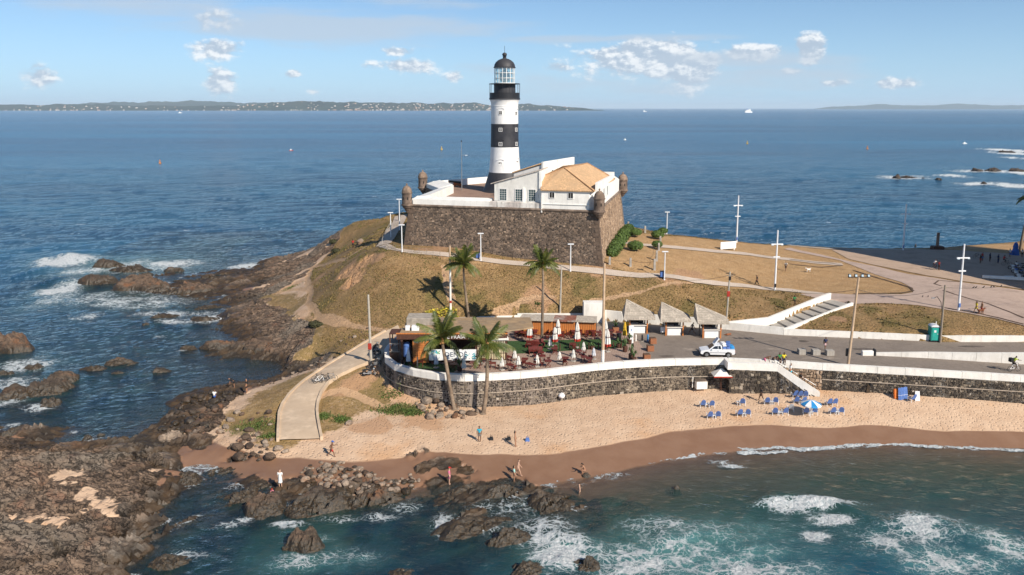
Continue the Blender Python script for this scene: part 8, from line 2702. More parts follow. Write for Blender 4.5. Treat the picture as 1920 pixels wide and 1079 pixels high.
for k in range(NPAN):
 a0, a1 = 2 * math.pi * k / NPAN, 2 * math.pi * (k + 1) / NPAN
 vs, fs = [], []
 for i in range(5):
  r_ = Rp * i / 4
  z = hp + .34 - .42 * (i / 4) ** 1.5
  for a in (a0, (a0 + a1) / 2, a1):
   q = r_ * (1 if a != (a0 + a1) / 2 else .975)
   vs.append((q * math.cos(a), q * math.sin(a), z - (0 if a != (a0 + a1) / 2 else .015 * i / 4)))
 for i in range(4):
  for j in range(2):
   fs.append((i * 3 + j, i * 3 + j + 3, i * 3 + j + 4, i * 3 + j + 1))
 vs += [(Rp * math.cos(a), Rp * math.sin(a), hp + .34 - .42 - .13) for a in (a0, (a0 + a1) / 2, a1)]
 fs += [(12, 15, 16, 13), (13, 16, 17, 14)]
 MB().add(vs, fs).build('canopy_panel', BLUE_L if k % 2 else WHITE_CLEAN, t)
p = on(1679, 747)
tag(MB().box((0, 0, .55), (.5, .22, 1.1), bev=.08, tilt=Matrix.Rotation(R(-12), 4, 'X')).build('orange_board', mat('orange_plastic', (0.65, 0.16, 0.02), .5, .1), None, loc=p), 'upright orange bodyboard leaning at the wall', 'board')
for k, (px, lab) in enumerate(((1687, 'tall blue folded lounger, left one of the stack at the wall'), (1692, 'tall blue folded lounger, middle one of the stack at the wall'), (1698, 'tall blue folded lounger, right one of the stack at the wall'))):
 p = on(px, 750 - k)
 t = thing('folded_lounger', lab, 'lounger', p, R(6 * k - 6), 'blue folded loungers at the wall')
 for j in range(3):
  MB().box((-.13 + .13 * j, .05, .68), (.115, .07, 1.35), tilt=Matrix.Rotation(R(-14), 4, 'X')).build('slat', BLUE, t)
 MB().box((0, .0, .5), (.42, .06, .06)).build('crossbar', WHITEPL, t)
dup(bc, on(1708, 753), R(200), 'blue beach chair standing right of the folded loungers at the wall', GCH)
p = on(1720, 752)
t = thing('white_lounger', 'white folded lounger upright at the wall right of the blue ones', 'lounger', p)
for j in range(4):
 MB().box((-.2 + .13 * j, .05, .55), (.11, .06, 1.1), tilt=Matrix.Rotation(R(-12), 4, 'X')).build('slat', WHITEPL, t)
MB().box((0, .02, .3), (.55, .07, .06)).build('crossbar', WHITEPL, t)
p = on(1351, 733)
t = thing('beach_shelter', 'small pitched white canopy shelter in the shadow of the wall corner', 'shelter', p)
ht = hgt(p, 702)
for s in (-.75, .75):
 MB().tube([(s * .1, 0, 0), (s * .1, 0, ht)], .04, 6).build('post', WOOD_D, t)
MB().add([(-1.1, -.9, ht), (1.1, -.9, ht), (1.1, .9, ht), (-1.1, .9, ht), (0, 0, ht + .75)], [(0, 1, 4), (1, 2, 4), (2, 3, 4), (3, 0, 4), (3, 2, 1, 0)]).build('canopy', mat('white_canvas', (0.72, 0.68, 0.62), .85, .1, 2, dirt=.3), t)
MB().box((0, -.91, ht - .06), (2.2, .04, .14)).build('valance', REDPAINT, t)
p = on(1314, 728)
t = thing('stall_counter', 'low white stall counter on the sand by the wall recess', 'counter', p, R(6))
MB().box((0, 0, .5), (1.35, .8, 1.0), bev=.04).build('body', WHITE, t)
MB().box((0, 0, 1.03), (1.5, .95, .07)).build('top', CORDON, t)
p = on(1365, 735)
tag(MB().tube([(0, 0, 0), (0, 0, 1.4)], .05, 6).build('wood_post', WOOD_GREY, None, loc=p), 'thin wooden post at the corner of the wall recess', 'post')
p = on(1298, 727)
tag(MB().tube([(0, 0, 0), (.03, 0, 1.3)], .06, 6).build('rolled_umbrella', WHITE, None, loc=p), 'rolled white umbrella standing at the wall left of the stall counter', 'umbrella')
p = on(1053, 746)
t = thing('sand_bag', 'round white bag lying at the foot of the wall', 'bag', p)
MB().lathe([(0, -.02), (.32, .05), (.40, .25), (.28, .48), (.10, .56), (.08, .62), (0, .62)], 14).build('sack', WHITEPL, t, True)
MB().lathe([(.10, .555), (.105, .58), (.09, .6)], 10).build('tie', RUBBER, t)
for px, py, m_, lab in ((921, 825, DARKMETAL, 'dark beach bag on the sand beside the man in teal'), (954, 825, DARKMETAL, 'dark heap of clothes left of the woman in dark bikini'), (989, 827, BLUE, 'small blue bag right of the woman in dark bikini'), (1384, 698, None, '')):
 if m_ is None:
  continue
 p = on(px, py)
 t = thing('beach_bag', lab, 'bag', p)
 MB().box((0, 0, .16), (.46, .3, .34), top=(.7, .6)).build('sack', m_, t)
 MB().tube([(-.12, 0, .3), (-.08, 0, .46), (.08, 0, .46), (.12, 0, .3)], .02, 5).build('handle', m_, t)
# ================================================================== boats and buoys
def buoy(px, py, h_, col, label):
 p = g(px, py, 0)
 s = h_
 t = thing('buoy', label, 'buoy', (p.x, p.y, .1))
 MB().lathe([(0, -.4 * s * .2), (.30 * s, -.05), (.32 * s, .16 * s), (.24 * s, .22 * s)], 14).build('float', col, t)
 for k in range(4):
  a = k * math.pi / 2
  MB().tube([(.24 * s * math.cos(a), .24 * s * math.sin(a), .2 * s), (.06 * s * math.cos(a), .06 * s * math.sin(a), .85 * s)], .03 * s, 5).build('strut', col, t)
 MB().lathe([(.10 * s, .8 * s), (.10 * s, .95 * s), (0, 1.0 * s)], 8).build('lantern', col, t)
OR = mat('buoy_orange', (0.60, 0.22, 0.03), .5, .1)
buoy(300, 307, 2.4, OR, 'orange buoy on the open sea at left')
buoy(828, 281, 2.6, YELLOW, 'yellow buoy on the sea left of the lighthouse')
buoy(1401, 270, 2.8, YELLOW, 'yellow buoy on the sea right of the lighthouse')
buoy(1626, 280, 2.8, OR, 'orange yellow buoy farthest right on the sea')
def small_boat(px, py, L_, col, label, rz=0.0):
 p = g(px, py, 0)
 t = thing('boat', label, 'boat', (p.x, p.y, 0), rz)
 pts = [(-.5, -.16), (.25, -.17), (.5, 0), (.25, .17), (-.5, .16)]
 vs = [(x * L_ * .9, y * L_ * .8, -.2) for x, y in pts] + [(x * L_, y * L_, L_ * .13) for x, y in pts]
 MB().add(vs, [(4, 3, 2, 1, 0), (5, 6, 7, 8, 9)] + [(i, (i + 1) % 5, 5 + (i + 1) % 5, 5 + i) for i in range(5)]).build('hull', col, t)
 MB().box((-.08 * L_, 0, L_ * .22), (.3 * L_, .2 * L_, .18 * L_), top=(.8, .8)).build('cabin', WHITE_CLEAN, t)
 MB().tube([(-.05 * L_, 0, L_ * .3), (-.05 * L_, 0, L_ * .62)], .015 * L_, 5).build('mast', WHITE_CLEAN, t)
small_boat(546, 283, 3.6, REDPAINT, 'small red boat on the open sea at left', .4)
small_boat(1172, 263, 4.5, WHITE_CLEAN, 'small white boat right of the lighthouse tower', .9)
small_boat(1809, 270, 5, WHITE_CLEAN, 'small white boat at far right of the sea', .1)
small_boat(338, 212.5, 26, WHITE_CLEAN, 'tiny white boat near the far coast at left', .2)
D = 6200.0
c = Vector(((1398 - 960) * D / FPX, D, 0))
t = thing('ship', 'white ferry ship on the horizon right of centre', 'ship', c, R(4))
MB().prism([(-28, -7), (22, -7), (32, 0), (22, 7), (-28, 7)], -1, 8).build('hull', WHITE_CLEAN, t)
MB().box((-2, 0, 12), (46, 12, 8)).build('lower_deck', WHITE_CLEAN, t)
MB().box((0, 0, 19), (34, 11, 6)).build('upper_deck', WHITE_CLEAN, t)
MB().box((9, 0, 24.5), (10, 10, 5)).build('bridge', WHITE_CLEAN, t)
MB().box((-10, 0, 26), (6, 5, 9)).build('funnel', BLUE, t)
MB().box((-2, -6.2, 13), (40, .3, 1.6)).build('window_band', CARG, t)
D = 7600.0
c = Vector(((1206 - 960) * D / FPX, D, 0))
t = thing('ship', 'small whitish ship on the horizon near the end of the island', 'ship', c)
MB().prism([(-14, -4), (12, -4), (18, 0), (12, 4), (-14, 4)], -1, 5).build('hull', WHITE_CLEAN, t)
MB().box((-5, 0, 9), (14, 6, 8)).build('deckhouse', WHITE_CLEAN, t)
BLD = mat('shade_block_render', (0.55, 0.50, 0.44), .85, .1, .3)
ab = thing('shade_block', 'unseen tall pale block added inland to shade the far brown lot', 'building', (90, 134.5, 6.3), math.atan2(-.9, .45))  # unseen block, added to throw the shade lying on the brown lot
MB().box((42, 13, 15), (84, 26, 30)).build('wall', BLD, ab)
for k in range(9):
 MB().box((42, -.35, 2.6 + k * 3.2), (84, 1.3, .25)).build('floor_band', WHITE, ab)
# ================================================================== people
def skin_mat(name, c):
 return mat(name, c, .55, .06, 6)
SKIN = {'pale': skin_mat('skin_light', (0.50, 0.31, 0.22)), 'tan': skin_mat('skin_tan', (0.33, 0.175, 0.105)), 'brown': skin_mat('skin_brown', (0.17, 0.085, 0.05)), 'dark': skin_mat('skin_dark', (0.075, 0.038, 0.024))}
HAIRM = mat('hair_dark', (0.018, 0.012, 0.009), .6, .3, 20)
CL = {}
def cloth(c):
 cols = {'teal': (0.02, 0.36, 0.50), 'grey': (0.16, 0.15, 0.14), 'black': (0.014, 0.014, 0.016), 'white': (0.74, 0.73, 0.70), 'pink': (0.62, 0.16, 0.26), 'yellow': (0.70, 0.56, 0.03), 'blue': (0.04, 0.13, 0.45), 'lime': (0.50, 0.62, 0.06),
   'red': (0.48, 0.03, 0.025), 'cyan': (0.04, 0.42, 0.55), 'brown': (0.12, 0.07, 0.045), 'navy': (0.02, 0.03, 0.08), 'green': (0.05, 0.22, 0.07), 'mint': (0.35, 0.62, 0.55), 'palepink': (0.62, 0.42, 0.42)}
 return mat('cloth_' + c, cols[c], .85, .12, 8)
def rotx(v, a, o=Vector((0, 0, 0))):
 return Matrix.Rotation(a, 3, 'X') @ (Vector(v) - o) + o
def pose(kind):
 """joint positions of a 1.70 m figure facing -y, feet at z = 0"""
 J = dict(pel=(0, 0, .93), spi=(0, .01, 1.14), che=(0, .02, 1.33), nec=(0, .01, 1.47), hd0=(0, -.01, 1.56), hd1=(0, -.02, 1.645))
 for s, n in ((-1, 'r'), (1, 'l')):
  J.update({'sho' + n: (s * .17, .02, 1.40), 'elb' + n: (s * .225, .03, 1.13), 'wri' + n: (s * .235, -.05, .89), 'hnd' + n: (s * .235, -.075, .81),
                  'hip' + n: (s * .09, 0, .88), 'kne' + n: (s * .105, -.02, .49), 'ank' + n: (s * .105, .02, .08), 'toe' + n: (s * .12, -.13, .035)})
 J = {k: Vector(v) for k, v in J.items()}
 up = ['spi', 'che', 'nec', 'hd0', 'hd1'] + [a + b for a in ('sho', 'elb', 'wri', 'hnd') for b in 'rl']
 def bend(a, keys=up):
  for k in keys:
   J[k] = rotx(J[k], a, J['pel'])
 def leg(n, thigh, shin):
  """thigh: forward swing, shin: knee flex"""
  h_ = J['hip' + n]
  L1, L2 = .39, .41
  k = h_ + Vector((0, -math.sin(thigh) * L1, -math.cos(thigh) * L1))
  a2 = thigh - shin
  an = k + Vector((0, -math.sin(a2) * L2, -math.cos(a2) * L2))
  J['kne' + n], J['ank' + n] = k, an
  J['toe' + n] = an + Vector((0, -.15 * math.cos(a2) + .04 * math.sin(a2), -.045 - .15 * math.sin(-a2)))
 def arm(n, swing, flex, out=.0):
  s = -1 if n == 'r' else 1
  h_ = J['sho' + n]
  e = h_ + Vector((s * (.05 + math.sin(out) * .27), -math.sin(swing) * .27, -math.cos(swing) * math.cos(out) * .27))
  a2 = swing + flex
  w = e + Vector((s * math.sin(out) * .2, -math.sin(a2) * .25, -math.cos(a2) * .25))
  J['elb' + n], J['wri' + n] = e, w
  J['hnd' + n] = w + (w - e).normalized() * .09
 if kind == 'walk':
  leg('r', R(24), R(8)); leg('l', R(-18), R(14)); arm('r', R(-18), R(18)); arm('l', R(20), R(22)); bend(R(4))
 elif kind == 'run':
  leg('r', R(38), R(30)); leg('l', R(-22), R(30)); arm('r', R(-35), R(80)); arm('l', R(35), R(80)); bend(R(8))
 elif kind == 'stretch':
  leg('r', R(32), R(4)); leg('l', R(-32), R(4)); arm('r', R(40), R(10), .3); arm('l', R(-20), R(10), .3); bend(R(14))
 elif kind == 'bend':
  leg('r', R(14), R(14)); leg('l', R(4), R(10)); arm('r', R(20), R(8)); arm('l', R(28), R(8)); bend(R(68)); arm('r', R(6), R(8)); arm('l', R(10), R(8))
 elif kind == 'sit':
  leg('r', R(82), R(78)); leg('l', R(78), R(84)); bend(R(10)); arm('r', R(30), R(50)); arm('l', R(34), R(50))
 elif kind == 'ground':
  leg('r', R(112), R(100)); leg('l', R(104), R(92)); bend(R(14)); arm('r', R(36), R(50)); arm('l', R(40), R(46))
 elif kind == 'crouch':
  leg('r', R(105), R(128)); leg('l', R(98), R(120)); bend(R(30)); arm('r', R(46), R(30)); arm('l', R(50), R(34))
 elif kind == 'hold':
  arm('r', R(38), R(50)); arm('l', R(20), R(70))
 elif kind == 'hip':
  arm('r', R(-10), R(38), .35); arm('l', R(8), R(12))
  leg('l', R(8), R(6))
 elif kind == 'ride':
  leg('r', R(60), R(62)); leg('l', R(25), R(40)); bend(R(26)); arm('r', R(62), R(18)); arm('l', R(62), R(18))
 lo = min(min(J['toer'].z, J['toel'].z) - .035, min(J['ankr'].z, J['ankl'].z) - .07)
 if kind in ('sit', 'ground'):
  lo = J['pel'].z - .11 if kind == 'ground' else lo
 for k in J:
  J[k] = J[k] - Vector((0, 0, lo))
 return J
def skinned(name, verts, edges, radii, material, parent, root=0, sub=1):
 me = bpy.data.meshes.new(name)
 me.from_pydata([tuple(v) for v in verts], edges, [])
 o = bpy.data.objects.new(name, me)
 COL.objects.link(o)
 me.materials.append(material)
 md = o.modifiers.new('skin', 'SKIN')
 md.use_smooth_shade = True
 sv = me.skin_vertices[0].data
 for i, r_ in enumerate(radii):
  sv[i].radius = (r_, r_) if not isinstance(r_, tuple) else r_
  sv[i].use_root = (i == root)
 if sub:
  sb = o.modifiers.new('smooth', 'SUBSURF')
  sb.levels = sub
  sb.render_levels = sub
 o.parent = parent
 return o
def chain_mesh(lst):
 """lst of (chain of (pos, rad)); first chain's first vertex is the root, later chains start on an existing position"""
 verts, rad, edges = [], [], []
 idx = {}
 def vid(p, r_):
  k = tuple(round(c, 4) for c in p)
  if k not in idx:
   idx[k] = len(verts)
   verts.append(Vector(p))
   rad.append(r_)
  return idx[k]
 for ch in lst:
  prev = None
  for p, r_ in ch:
   i = vid(p, r_)
   if prev is not None and prev != i:
    edges.append((prev, i))
   prev = i
 return verts, edges, rad
def person(px, py, label, kind='stand', skin='tan', top=None, bottom=None, hair='short', face=0.0, scale=1.0, group=None, z=None, loc=None, hat=None, dress=None, bag=None, lift=0.0, female=False):
 p = loc if loc is not None else (on(px, py) if z is None else g(px, py, z))
 p = Vector(p) + Vector((0, 0, lift))
 t = thing('person', label, 'person', p, face, group)
 t.scale = (scale,) * 3
 J = pose(kind)
 k = .93 if female else 1.0
 lerp = lambda a, b, f: J[a].lerp(J[b], f)
 ch = [[(J['pel'], .135 if female else .125), (J['spi'], .108 * k), (J['che'], .132 * k), (J['nec'], .058 * k), (J['hd0'], .075), (J['hd1'], .098), (J['hd1'] + Vector((0, .005, .07)), .07)]]
 for n, s in (('r', -1), ('l', 1)):
  ch.append([(J['che'], 0), (J['sho' + n], .062 * k), (lerp('sho' + n, 'elb' + n, .5), .05 * k), (J['elb' + n], .042 * k), (lerp('elb' + n, 'wri' + n, .35), .042 * k), (J['wri' + n], .028), (J['hnd' + n], .034)])
  ch.append([(J['pel'], 0), (J['hip' + n], .098), (lerp('hip' + n, 'kne' + n, .5), .082), (J['kne' + n], .058), (lerp('kne' + n, 'ank' + n, .35), .056), (J['ank' + n], .038), (J['toe' + n], .036)])
 v, e, r_ = chain_mesh(ch)
 body = skinned('body', v, e, r_, SKIN[skin], t)
 fm = MB()
 for n, s in (('r', -1), ('l', 1)):
  h_, w_ = J['hnd' + n], J['wri' + n]
  d = (h_ - w_).normalized()
  sd_ = d.cross(Vector((1, 0, 0))).normalized() if abs(d.x) < .9 else Vector((0, 1, 0))
  for i, L_ in enumerate((.068, .076, .072, .056)):
   q = h_ + d * .02 + sd_ * (.024 - .016 * i)
   fm.tube([q, q + d * L_ * .55, q + d * L_ - Vector((s * .018, 0, 0))], [.0095, .0085, .006], 5)
  q = h_ - d * .03 + sd_ * .03
  fm.tube([q, q + (d * .5 + sd_).normalized() * .035, q + (d + sd_ * .7).normalized() * .062], [.011, .010, .007], 5)
 hd = J['hd1']
 fw = Vector((0, -1, 0))
 tilt_ = (J['hd1'] - J['nec']).normalized()
 fw = (fw - tilt_ * fw.dot(tilt_)).normalized()
 sdv = Vector((1, 0, 0))
 fm.tube([hd + fw * .085 + tilt_ * .02, hd + fw * .115 - tilt_ * .02], [.010, .018], 6)
 for s in (-1, 1):
  fm.tube([hd + sdv * s * .088, hd + sdv * s * .104], [.026, .02], 8)
 fm.build('hands_and_features', SKIN[skin], body, True)
 em = MB()
 for s in (-1, 1):
  c = hd + fw * .092 + sdv * s * .034 + tilt_ * .018
  em.tube([c - fw * .01, c + fw * .006], [.011, .008], 6)
 c = hd + fw * .088 - tilt_ * .045
 em.tube([c - sdv * .024, c + sdv * .024], .006, 5)
 em.build('eyes_and_mouth', BLACK, body)
 if hair == 'short':
  skinned('hair', *[q for q in chain_mesh([[(hd - fw * .035 + tilt_ * .03, .092), (hd - fw * .02 + tilt_ * .085, .075)]])], HAIRM, t)
 elif hair == 'long':
  skinned('hair', *[q for q in chain_mesh([[(hd - fw * .02 + tilt_ * .085, .078), (hd - fw * .05 + tilt_ * .03, .10), (hd - fw * .085 - tilt_ * .08, .085), (hd - fw * .10 - tilt_ * .22, .06)]])], HAIRM, t)
 if hat:
  mb = MB()
  mb.lathe([(.112, .03), (.108, .09), (.07, .13), (0, .14)], 12, hd)
  mb.box(hd + fw * .14 + Vector((0, 0, .045)), (.16, .12, .02))
  mb.build('cap', cloth(hat), t)
 if top:
  off = .022
  c_ = [[(J['pel'] + Vector((0, 0, .02)), .135 + off), (J['spi'], .112 + off), (J['che'], .135 + off), (lerp('che', 'nec', .5), .085)]]
  for n in 'rl':
   c_.append([(J['che'], 0), (J['sho' + n], .062 + off), (lerp('sho' + n, 'elb' + n, .7), .052 + off)])
  skinned('shirt' if top != 'bra' else 'top', *chain_mesh(c_), cloth(top), t)
 if bottom:
  off = .02
  long_ = bottom.endswith('_long')
  col = bottom.replace('_long', '').replace('_brief', '')
  f = .95 if long_ else (.12 if bottom.endswith('_brief') else .75)
  c_ = [[(J['pel'] + (J['spi'] - J['pel']) * .25, .12 + off), (J['pel'], .135 + off)]]
  for n in 'rl':
   b_ = [(J['pel'], 0), (J['hip' + n], .10 + off)]
   if f > .2:
    b_.append((lerp('hip' + n, 'kne' + n, min(f, 1)), .075 + off))
   if long_:
    b_ += [(J['kne' + n], .06 + off), (lerp('kne' + n, 'ank' + n, .85), .05 + off)]
   c_.append(b_)
  skinned('trousers' if long_ else 'shorts', *chain_mesh(c_), cloth(col), t)
 if dress:
  pz = J['pel']
  MB().lathe([(.15, .22), (.165, .0), (.185, -.25), (.20, -.44), (.19, -.44), (.15, -.02), (.13, .2)], 16, pz).build('skirt', cloth(dress), t, True)
 if bag:
  MB().box(J['che'] + Vector((0, .17, -.06)), (.28, .16, .40), bev=.05).build('backpack', cloth(bag), t)
 return t
N_, E_, S_, Wf = R(180), R(90), 0.0, R(-90)   # facing: away, right, camera, left
person(622, 857, 'person jogging on the sand near the ramp foot, bare chested with blue cap', 'run', 'brown', None, 'red', 'short', E_, 1.0, hat='blue')
person(899, 829, 'person standing on the beach in teal shirt and grey shorts', 'stand', 'brown', 'teal', 'grey', 'short', N_)
person(966, 838, 'person in a dark bikini standing on the beach beside a small blue bag', 'hip', 'tan', None, 'black_brief', 'long', E_, .97, female=True)
person(964, 904, 'person in a mint swimsuit with long dark hair at the water edge', 'stand', 'tan', 'mint', 'mint_brief', 'long', E_, .95, female=True)
person(972, 894, 'pale person walking in a light swimsuit behind the one in mint', 'walk', 'pale', None, 'palepink_brief', 'short', E_, 1.0, female=True)
person(842.5, 909, 'person in pink with a red hat standing on the dark rocks', 'stand', 'pale', 'pink', 'pink', 'short', E_, 1.0, hat='red', female=True)
person(526, 914, 'person in a white dress standing on the left rocks', 'stand', 'pale', 'white', None, 'short', N_, 1.02, dress='white', female=True)
person(1097, 890, 'person crouching on a small rock at the shallow bay edge', 'crouch', 'tan', None, 'red_brief', 'long', Wf, .95, female=True)
person(1086, 940, 'swimmer with head and shoulders above the bay water', 'stand', 'pale', None, 'navy_brief', 'short', Wf, 1.0, z=-1.0)
person(1427, 753, 'dark silhouetted person walking along the foot of the stairs wall with a bag', 'walk', 'dark', 'black', 'brown', 'short', Wf, 1.0)
person(0, 0, 'person in white top and teal shorts going down the beach stairs', 'walk', 'tan', 'white', 'cyan', 'short', E_, 1.0, loc=front[1].lerp(front[2], .36) + Vector((0, .85, zt(front[1].lerp(front[2], .36)))))
person(0, 0, 'person in black sitting low on the beach stairs', 'sit', 'brown', 'black', 'black', 'short', E_, 1.0, loc=front[1].lerp(front[2], .60) + Vector((0, .95, zt(front[1].lerp(front[2], .60)) - .1)))
for px, kd, tp, bt, lab, sk in ((1436, 'bend', None, 'pink', 'bare backed person in pink shorts bending at the top of the sea wall', 'brown'), (1452, 'bend', None, 'black', 'bare backed person in black shorts bending at the top of the sea wall', 'brown'), (1463, 'sit', 'green', 'black', 'person in dark green sitting at the head of the beach stairs', 'brown'), (1471, 'sit', 'yellow', 'navy', 'person in yellow shirt sitting at the head of the beach stairs', 'dark')):
 q = g(px, 690, PZ)
 person(0, 0, lab, kd, sk, tp, bt, 'short', E_ if kd == 'bend' else S_, 1.0, loc=(q.x, P0.y + (.9 if kd == 'bend' else .75), PZ + .02 if kd == 'bend' else PZ + .35))
person(1547, 657, 'person walking on the road in dark shirt carrying a light bag', 'walk', 'brown', 'navy', 'palepink', 'short', S_, 1.0, z=PZ + .005, bag='white')
person(1297, 627, 'person in grey shirt stretching in a wide lunge between two kiosks', 'stretch', 'brown', 'grey', 'black', 'short', E_, 1.0, z=PZ + .005)
q = g(1901, 697, PZ)
bicycle(q + Vector((0, 0, .005)), R(8), 'bicycle ridden by a courier on the near road lane', WHITE_CLEAN)
c_ = person(0, 0, 'cyclist in lime vest with a dark delivery box riding on the near road lane', 'ride', 'dark', 'lime', 'black', 'short', E_ + R(8), 1.0, loc=q + Vector((-.16, 0, .22)))
MB().box((0, .33, 1.22), (.44, .40, .46), bev=.03).build('delivery_box', cloth('black'), c_)
person(1505, 587, 'person in green sitting on the white flank wall of the plaza stairs', 'sit', 'dark', 'green', 'black', 'short', S_, 1.0, loc=A0.lerp(T0, .40) + Vector((-.15, .1, 1.55)))
person(1419, 536, 'person in black walking on the lower footpath', 'walk', 'brown', 'black', 'black_long', 'short', Wf, 1.0)
person(1473, 509, 'person in white shirt and black shorts standing on the lawn near a white dog', 'walk', 'brown', 'white', 'black', 'short', N_, 1.0, bag='grey')
person(1830, 587, 'person in yellow top and yellow shorts walking on the plaza', 'walk', 'brown', 'yellow', 'yellow', 'long', Wf, .97, female=True)
person(1840, 588, 'bare chested person with a brown dog on the plaza', 'stand', 'tan', None, 'red', 'short', Wf, 1.0)
for px, py, tp, bt, kd, lab, sk in ((1750, 507, 'white', 'navy', 'ride', 'person in white shirt on a bicycle on the shaded lot', 'brown'), (1760, 508, 'red', 'black', 'stand', 'person in red shirt standing beside the cyclist on the shaded lot', 'dark'), (1838, 495, 'black', 'red', 'stand', 'person in black and red at the left of the shaded group', 'dark'), (1841.5, 491, 'red', 'blue', 'stand', 'person in red shirt behind the one in black at the left of the group', 'brown'),
         (1855.5, 492, 'navy', 'black', 'stand', 'person in navy with a scooter in the shaded group', 'dark'), (1871, 495, 'navy', 'navy_long', 'stand', 'person in navy trousers standing in the middle of the shaded group', 'dark'), (1881, 498, 'red', 'black', 'sit', 'person in red sitting by a bicycle in the shaded group', 'dark'), (1893, 484, 'white', 'blue', 'walk', 'person in white shirt walking behind the shaded group', 'brown'), (1916, 484, 'white', 'black', 'stand', 'person in white at the right picture edge behind the motorcycles', 'brown'),
         (1905, 510, 'white', 'blue', 'sit', 'person in white shirt sitting on a motorcycle at the shaded lot', 'dark')):
 q = on(px, py)
 person(0, 0, lab, kd, sk, tp, bt, 'short', random.choice([N_, E_, Wf]) if kd != 'ride' else E_, 1.0, loc=q + Vector((0, 0, .08 + (.22 if kd == 'ride' else (.42 if kd == 'sit' else 0)))))
q = on(1750, 507)
bicycle(q + Vector((.16, 0, .08)), R(0), 'bicycle under the person in white on the shaded lot', DARKMETAL)
bicycle(on(1831, 485) + Vector((0, 0, .08)), R(15), 'bicycle at the far left of the shaded group', DARKMETAL)
bicycle(on(1887, 499) + Vector((0, 0, .08)), R(170), 'bicycle next to the person sitting in red', DARKMETAL)
q = on(1903, 479)
t = thing('wrapped_stand', 'tall blue covered stall on the sandy strip at the right edge', 'stall', q)
MB().lathe([(.75, 0), (.60, .9), (.42, 1.4), (.5, 1.7), (.34, 2.3), (.1, 2.6), (0, 2.65)], 12).build('blue_cover', cloth('blue'), t)
MB().box((-.55, -.1, .45), (.6, .7, .9), bev=.1).build('lower_bundle', cloth('blue'), t)
person(1717, 464, 'person in black sitting on the plaza edge against the sea', 'ground', 'brown', 'black', 'black_long', 'short', N_, 1.0)
person(703, 402, 'person in black walking on the shaded walk at the fort corner', 'walk', 'dark', 'black', 'black_long', 'short', N_, 1.0, loc=on(746, 415) + Vector((.3, 0, .06)))
person(440, 728, 'person in black swimsuit bending over at the cove shore', 'bend', 'tan', 'black', 'black', 'short', Wf, 1.0)
person(463, 737, 'person in a black outfit standing at the cove shore', 'stand', 'tan', 'black', 'black', 'short', Wf, 1.05)
person(402, 750, 'person in white shirt and blue shorts sitting on the dark cove rocks', 'ground', 'brown', 'white', 'blue', 'short', N_, 1.0, lift=.35)
person(662, 466, 'person in red beside the pale boulder on the shaded hillside', 'stand', 'dark', 'red', 'black', 'short', S_, 1.0)
person(511, 926, 'child with a pink hat sitting in the water between the left rocks', 'ground', 'pale', 'pink', None, 'short', S_, .6, z=.25, hat='red')
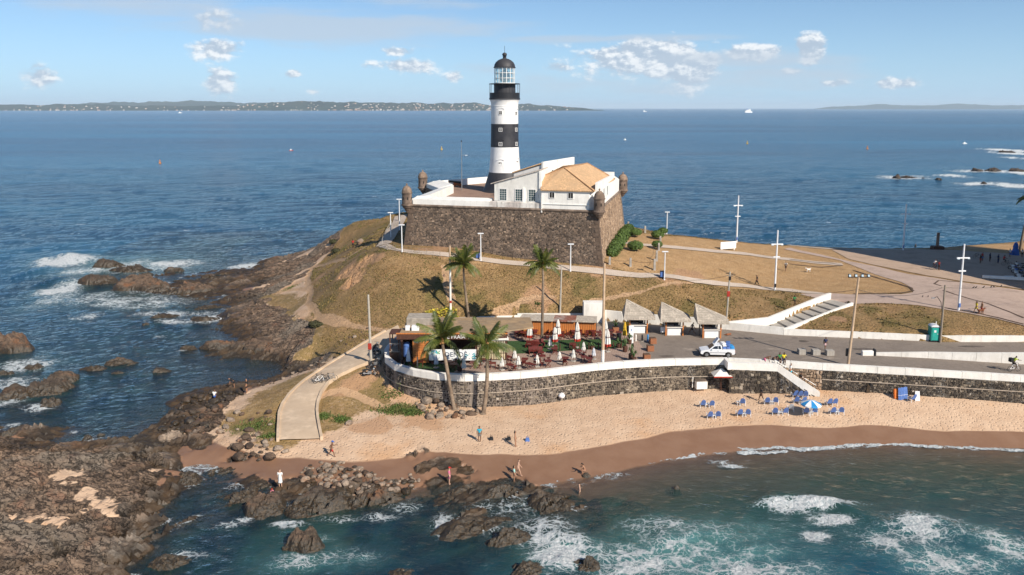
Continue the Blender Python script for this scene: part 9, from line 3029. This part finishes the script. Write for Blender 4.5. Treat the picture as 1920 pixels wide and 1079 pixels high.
# ================================================================== dogs
def dog(px, py, col, label, rz, s=1.0):
 t = thing('dog', label, 'dog', on(px, py) + Vector((0, 0, .05)), rz)
 t.scale = (s,) * 3
 V = lambda *a: Vector(a)
 ch = [[(V(.0, 0, .46), .115), (V(.20, 0, .46), .135), (V(.33, 0, .50), .11), (V(.43, 0, .62), .075), (V(.50, 0, .69), .08), (V(.60, 0, .665), .05), (V(.67, 0, .65), .035)],
          [(V(.0, 0, .46), 0), (V(-.18, 0, .47), .095), (V(-.27, 0, .50), .06), (V(-.38, 0, .60), .028), (V(-.44, 0, .72), .016)]]
 for sy in (-.075, .075):
  ch.append([(V(.20, 0, .46), 0), (V(.27, sy, .38), .06), (V(.26, sy, .22), .034), (V(.28, sy, .06), .026), (V(.32, sy, .02), .028)])
  ch.append([(V(-.18, 0, .47), 0), (V(-.20, sy, .38), .07), (V(-.15, sy, .27), .045), (V(-.25, sy, .17), .03), (V(-.24, sy, .04), .024), (V(-.20, sy, .02), .028)])
 v, e, r_ = chain_mesh(ch)
 b = skinned('body', v, e, r_, col, t)
 m = MB()
 for sy in (-1, 1):
  m.add([(.47, sy * .05, .74), (.52, sy * .07, .73), (.49, sy * .10, .64), (.46, sy * .085, .66)], [(0, 1, 2, 3), (3, 2, 1, 0)])
 m.build('ears', col, b)
 MB().tube([(.69, 0, .66), (.71, 0, .66)], .016, 6).build('nose', BLACK, b)
dog(1838, 590, mat('brown_fur', (0.16, 0.05, 0.02), .9, .2, 20), 'brown dog standing in front of the couple on the plaza', R(10), 1.25)
dog(1516, 511, mat('white_fur', (0.72, 0.70, 0.66), .9, .1, 20), 'white dog walking on the lawn right of the person in white', R(195), 1.1)
p = g(1364, 629, PZ)
t = thing('dog', 'reddish brown dog lying on the road beside the last kiosk', 'dog', p + Vector((0, 0, .005)), R(15))
V = lambda *a: Vector(a)
v, e, r_ = chain_mesh([[(V(0, 0, .14), .13), (V(.25, 0, .15), .14), (V(.40, 0, .18), .09), (V(.52, .05, .20), .08), (V(.63, .06, .17), .045)], [(V(0, 0, .14), 0), (V(-.22, 0, .13), .11), (V(-.38, .1, .08), .04), (V(-.52, .2, .05), .02)],
                       [(V(.25, 0, .15), 0), (V(.34, -.14, .07), .045), (V(.52, -.16, .04), .03)], [(V(-.22, 0, .13), 0), (V(-.12, -.17, .08), .06), (V(.05, -.24, .04), .03)], [(V(.25, 0, .15), 0), (V(.36, .12, .06), .04), (V(.55, .12, .04), .03)]])
skinned('body', v, e, r_, mat('red_fur', (0.24, 0.09, 0.04), .9, .2, 20), t)
# ================================================================== sea air
m_, nh = new_mat('haze')
pv = nh.n('ShaderNodeVolumePrincipled', ins={'Color': (0.78, 0.91, 1.0, 1), 'Density': 3.2e-5, 'Anisotropy': 0.0})
o_ = nh.n('ShaderNodeOutputMaterial')
nh.t.links.new(pv.outputs[0], o_.inputs['Volume'])
hz_box = MB().box((0, 50000, 170), (150000, 110000, 380)).build('haze', m_)
tag(hz_box, kind='stuff')
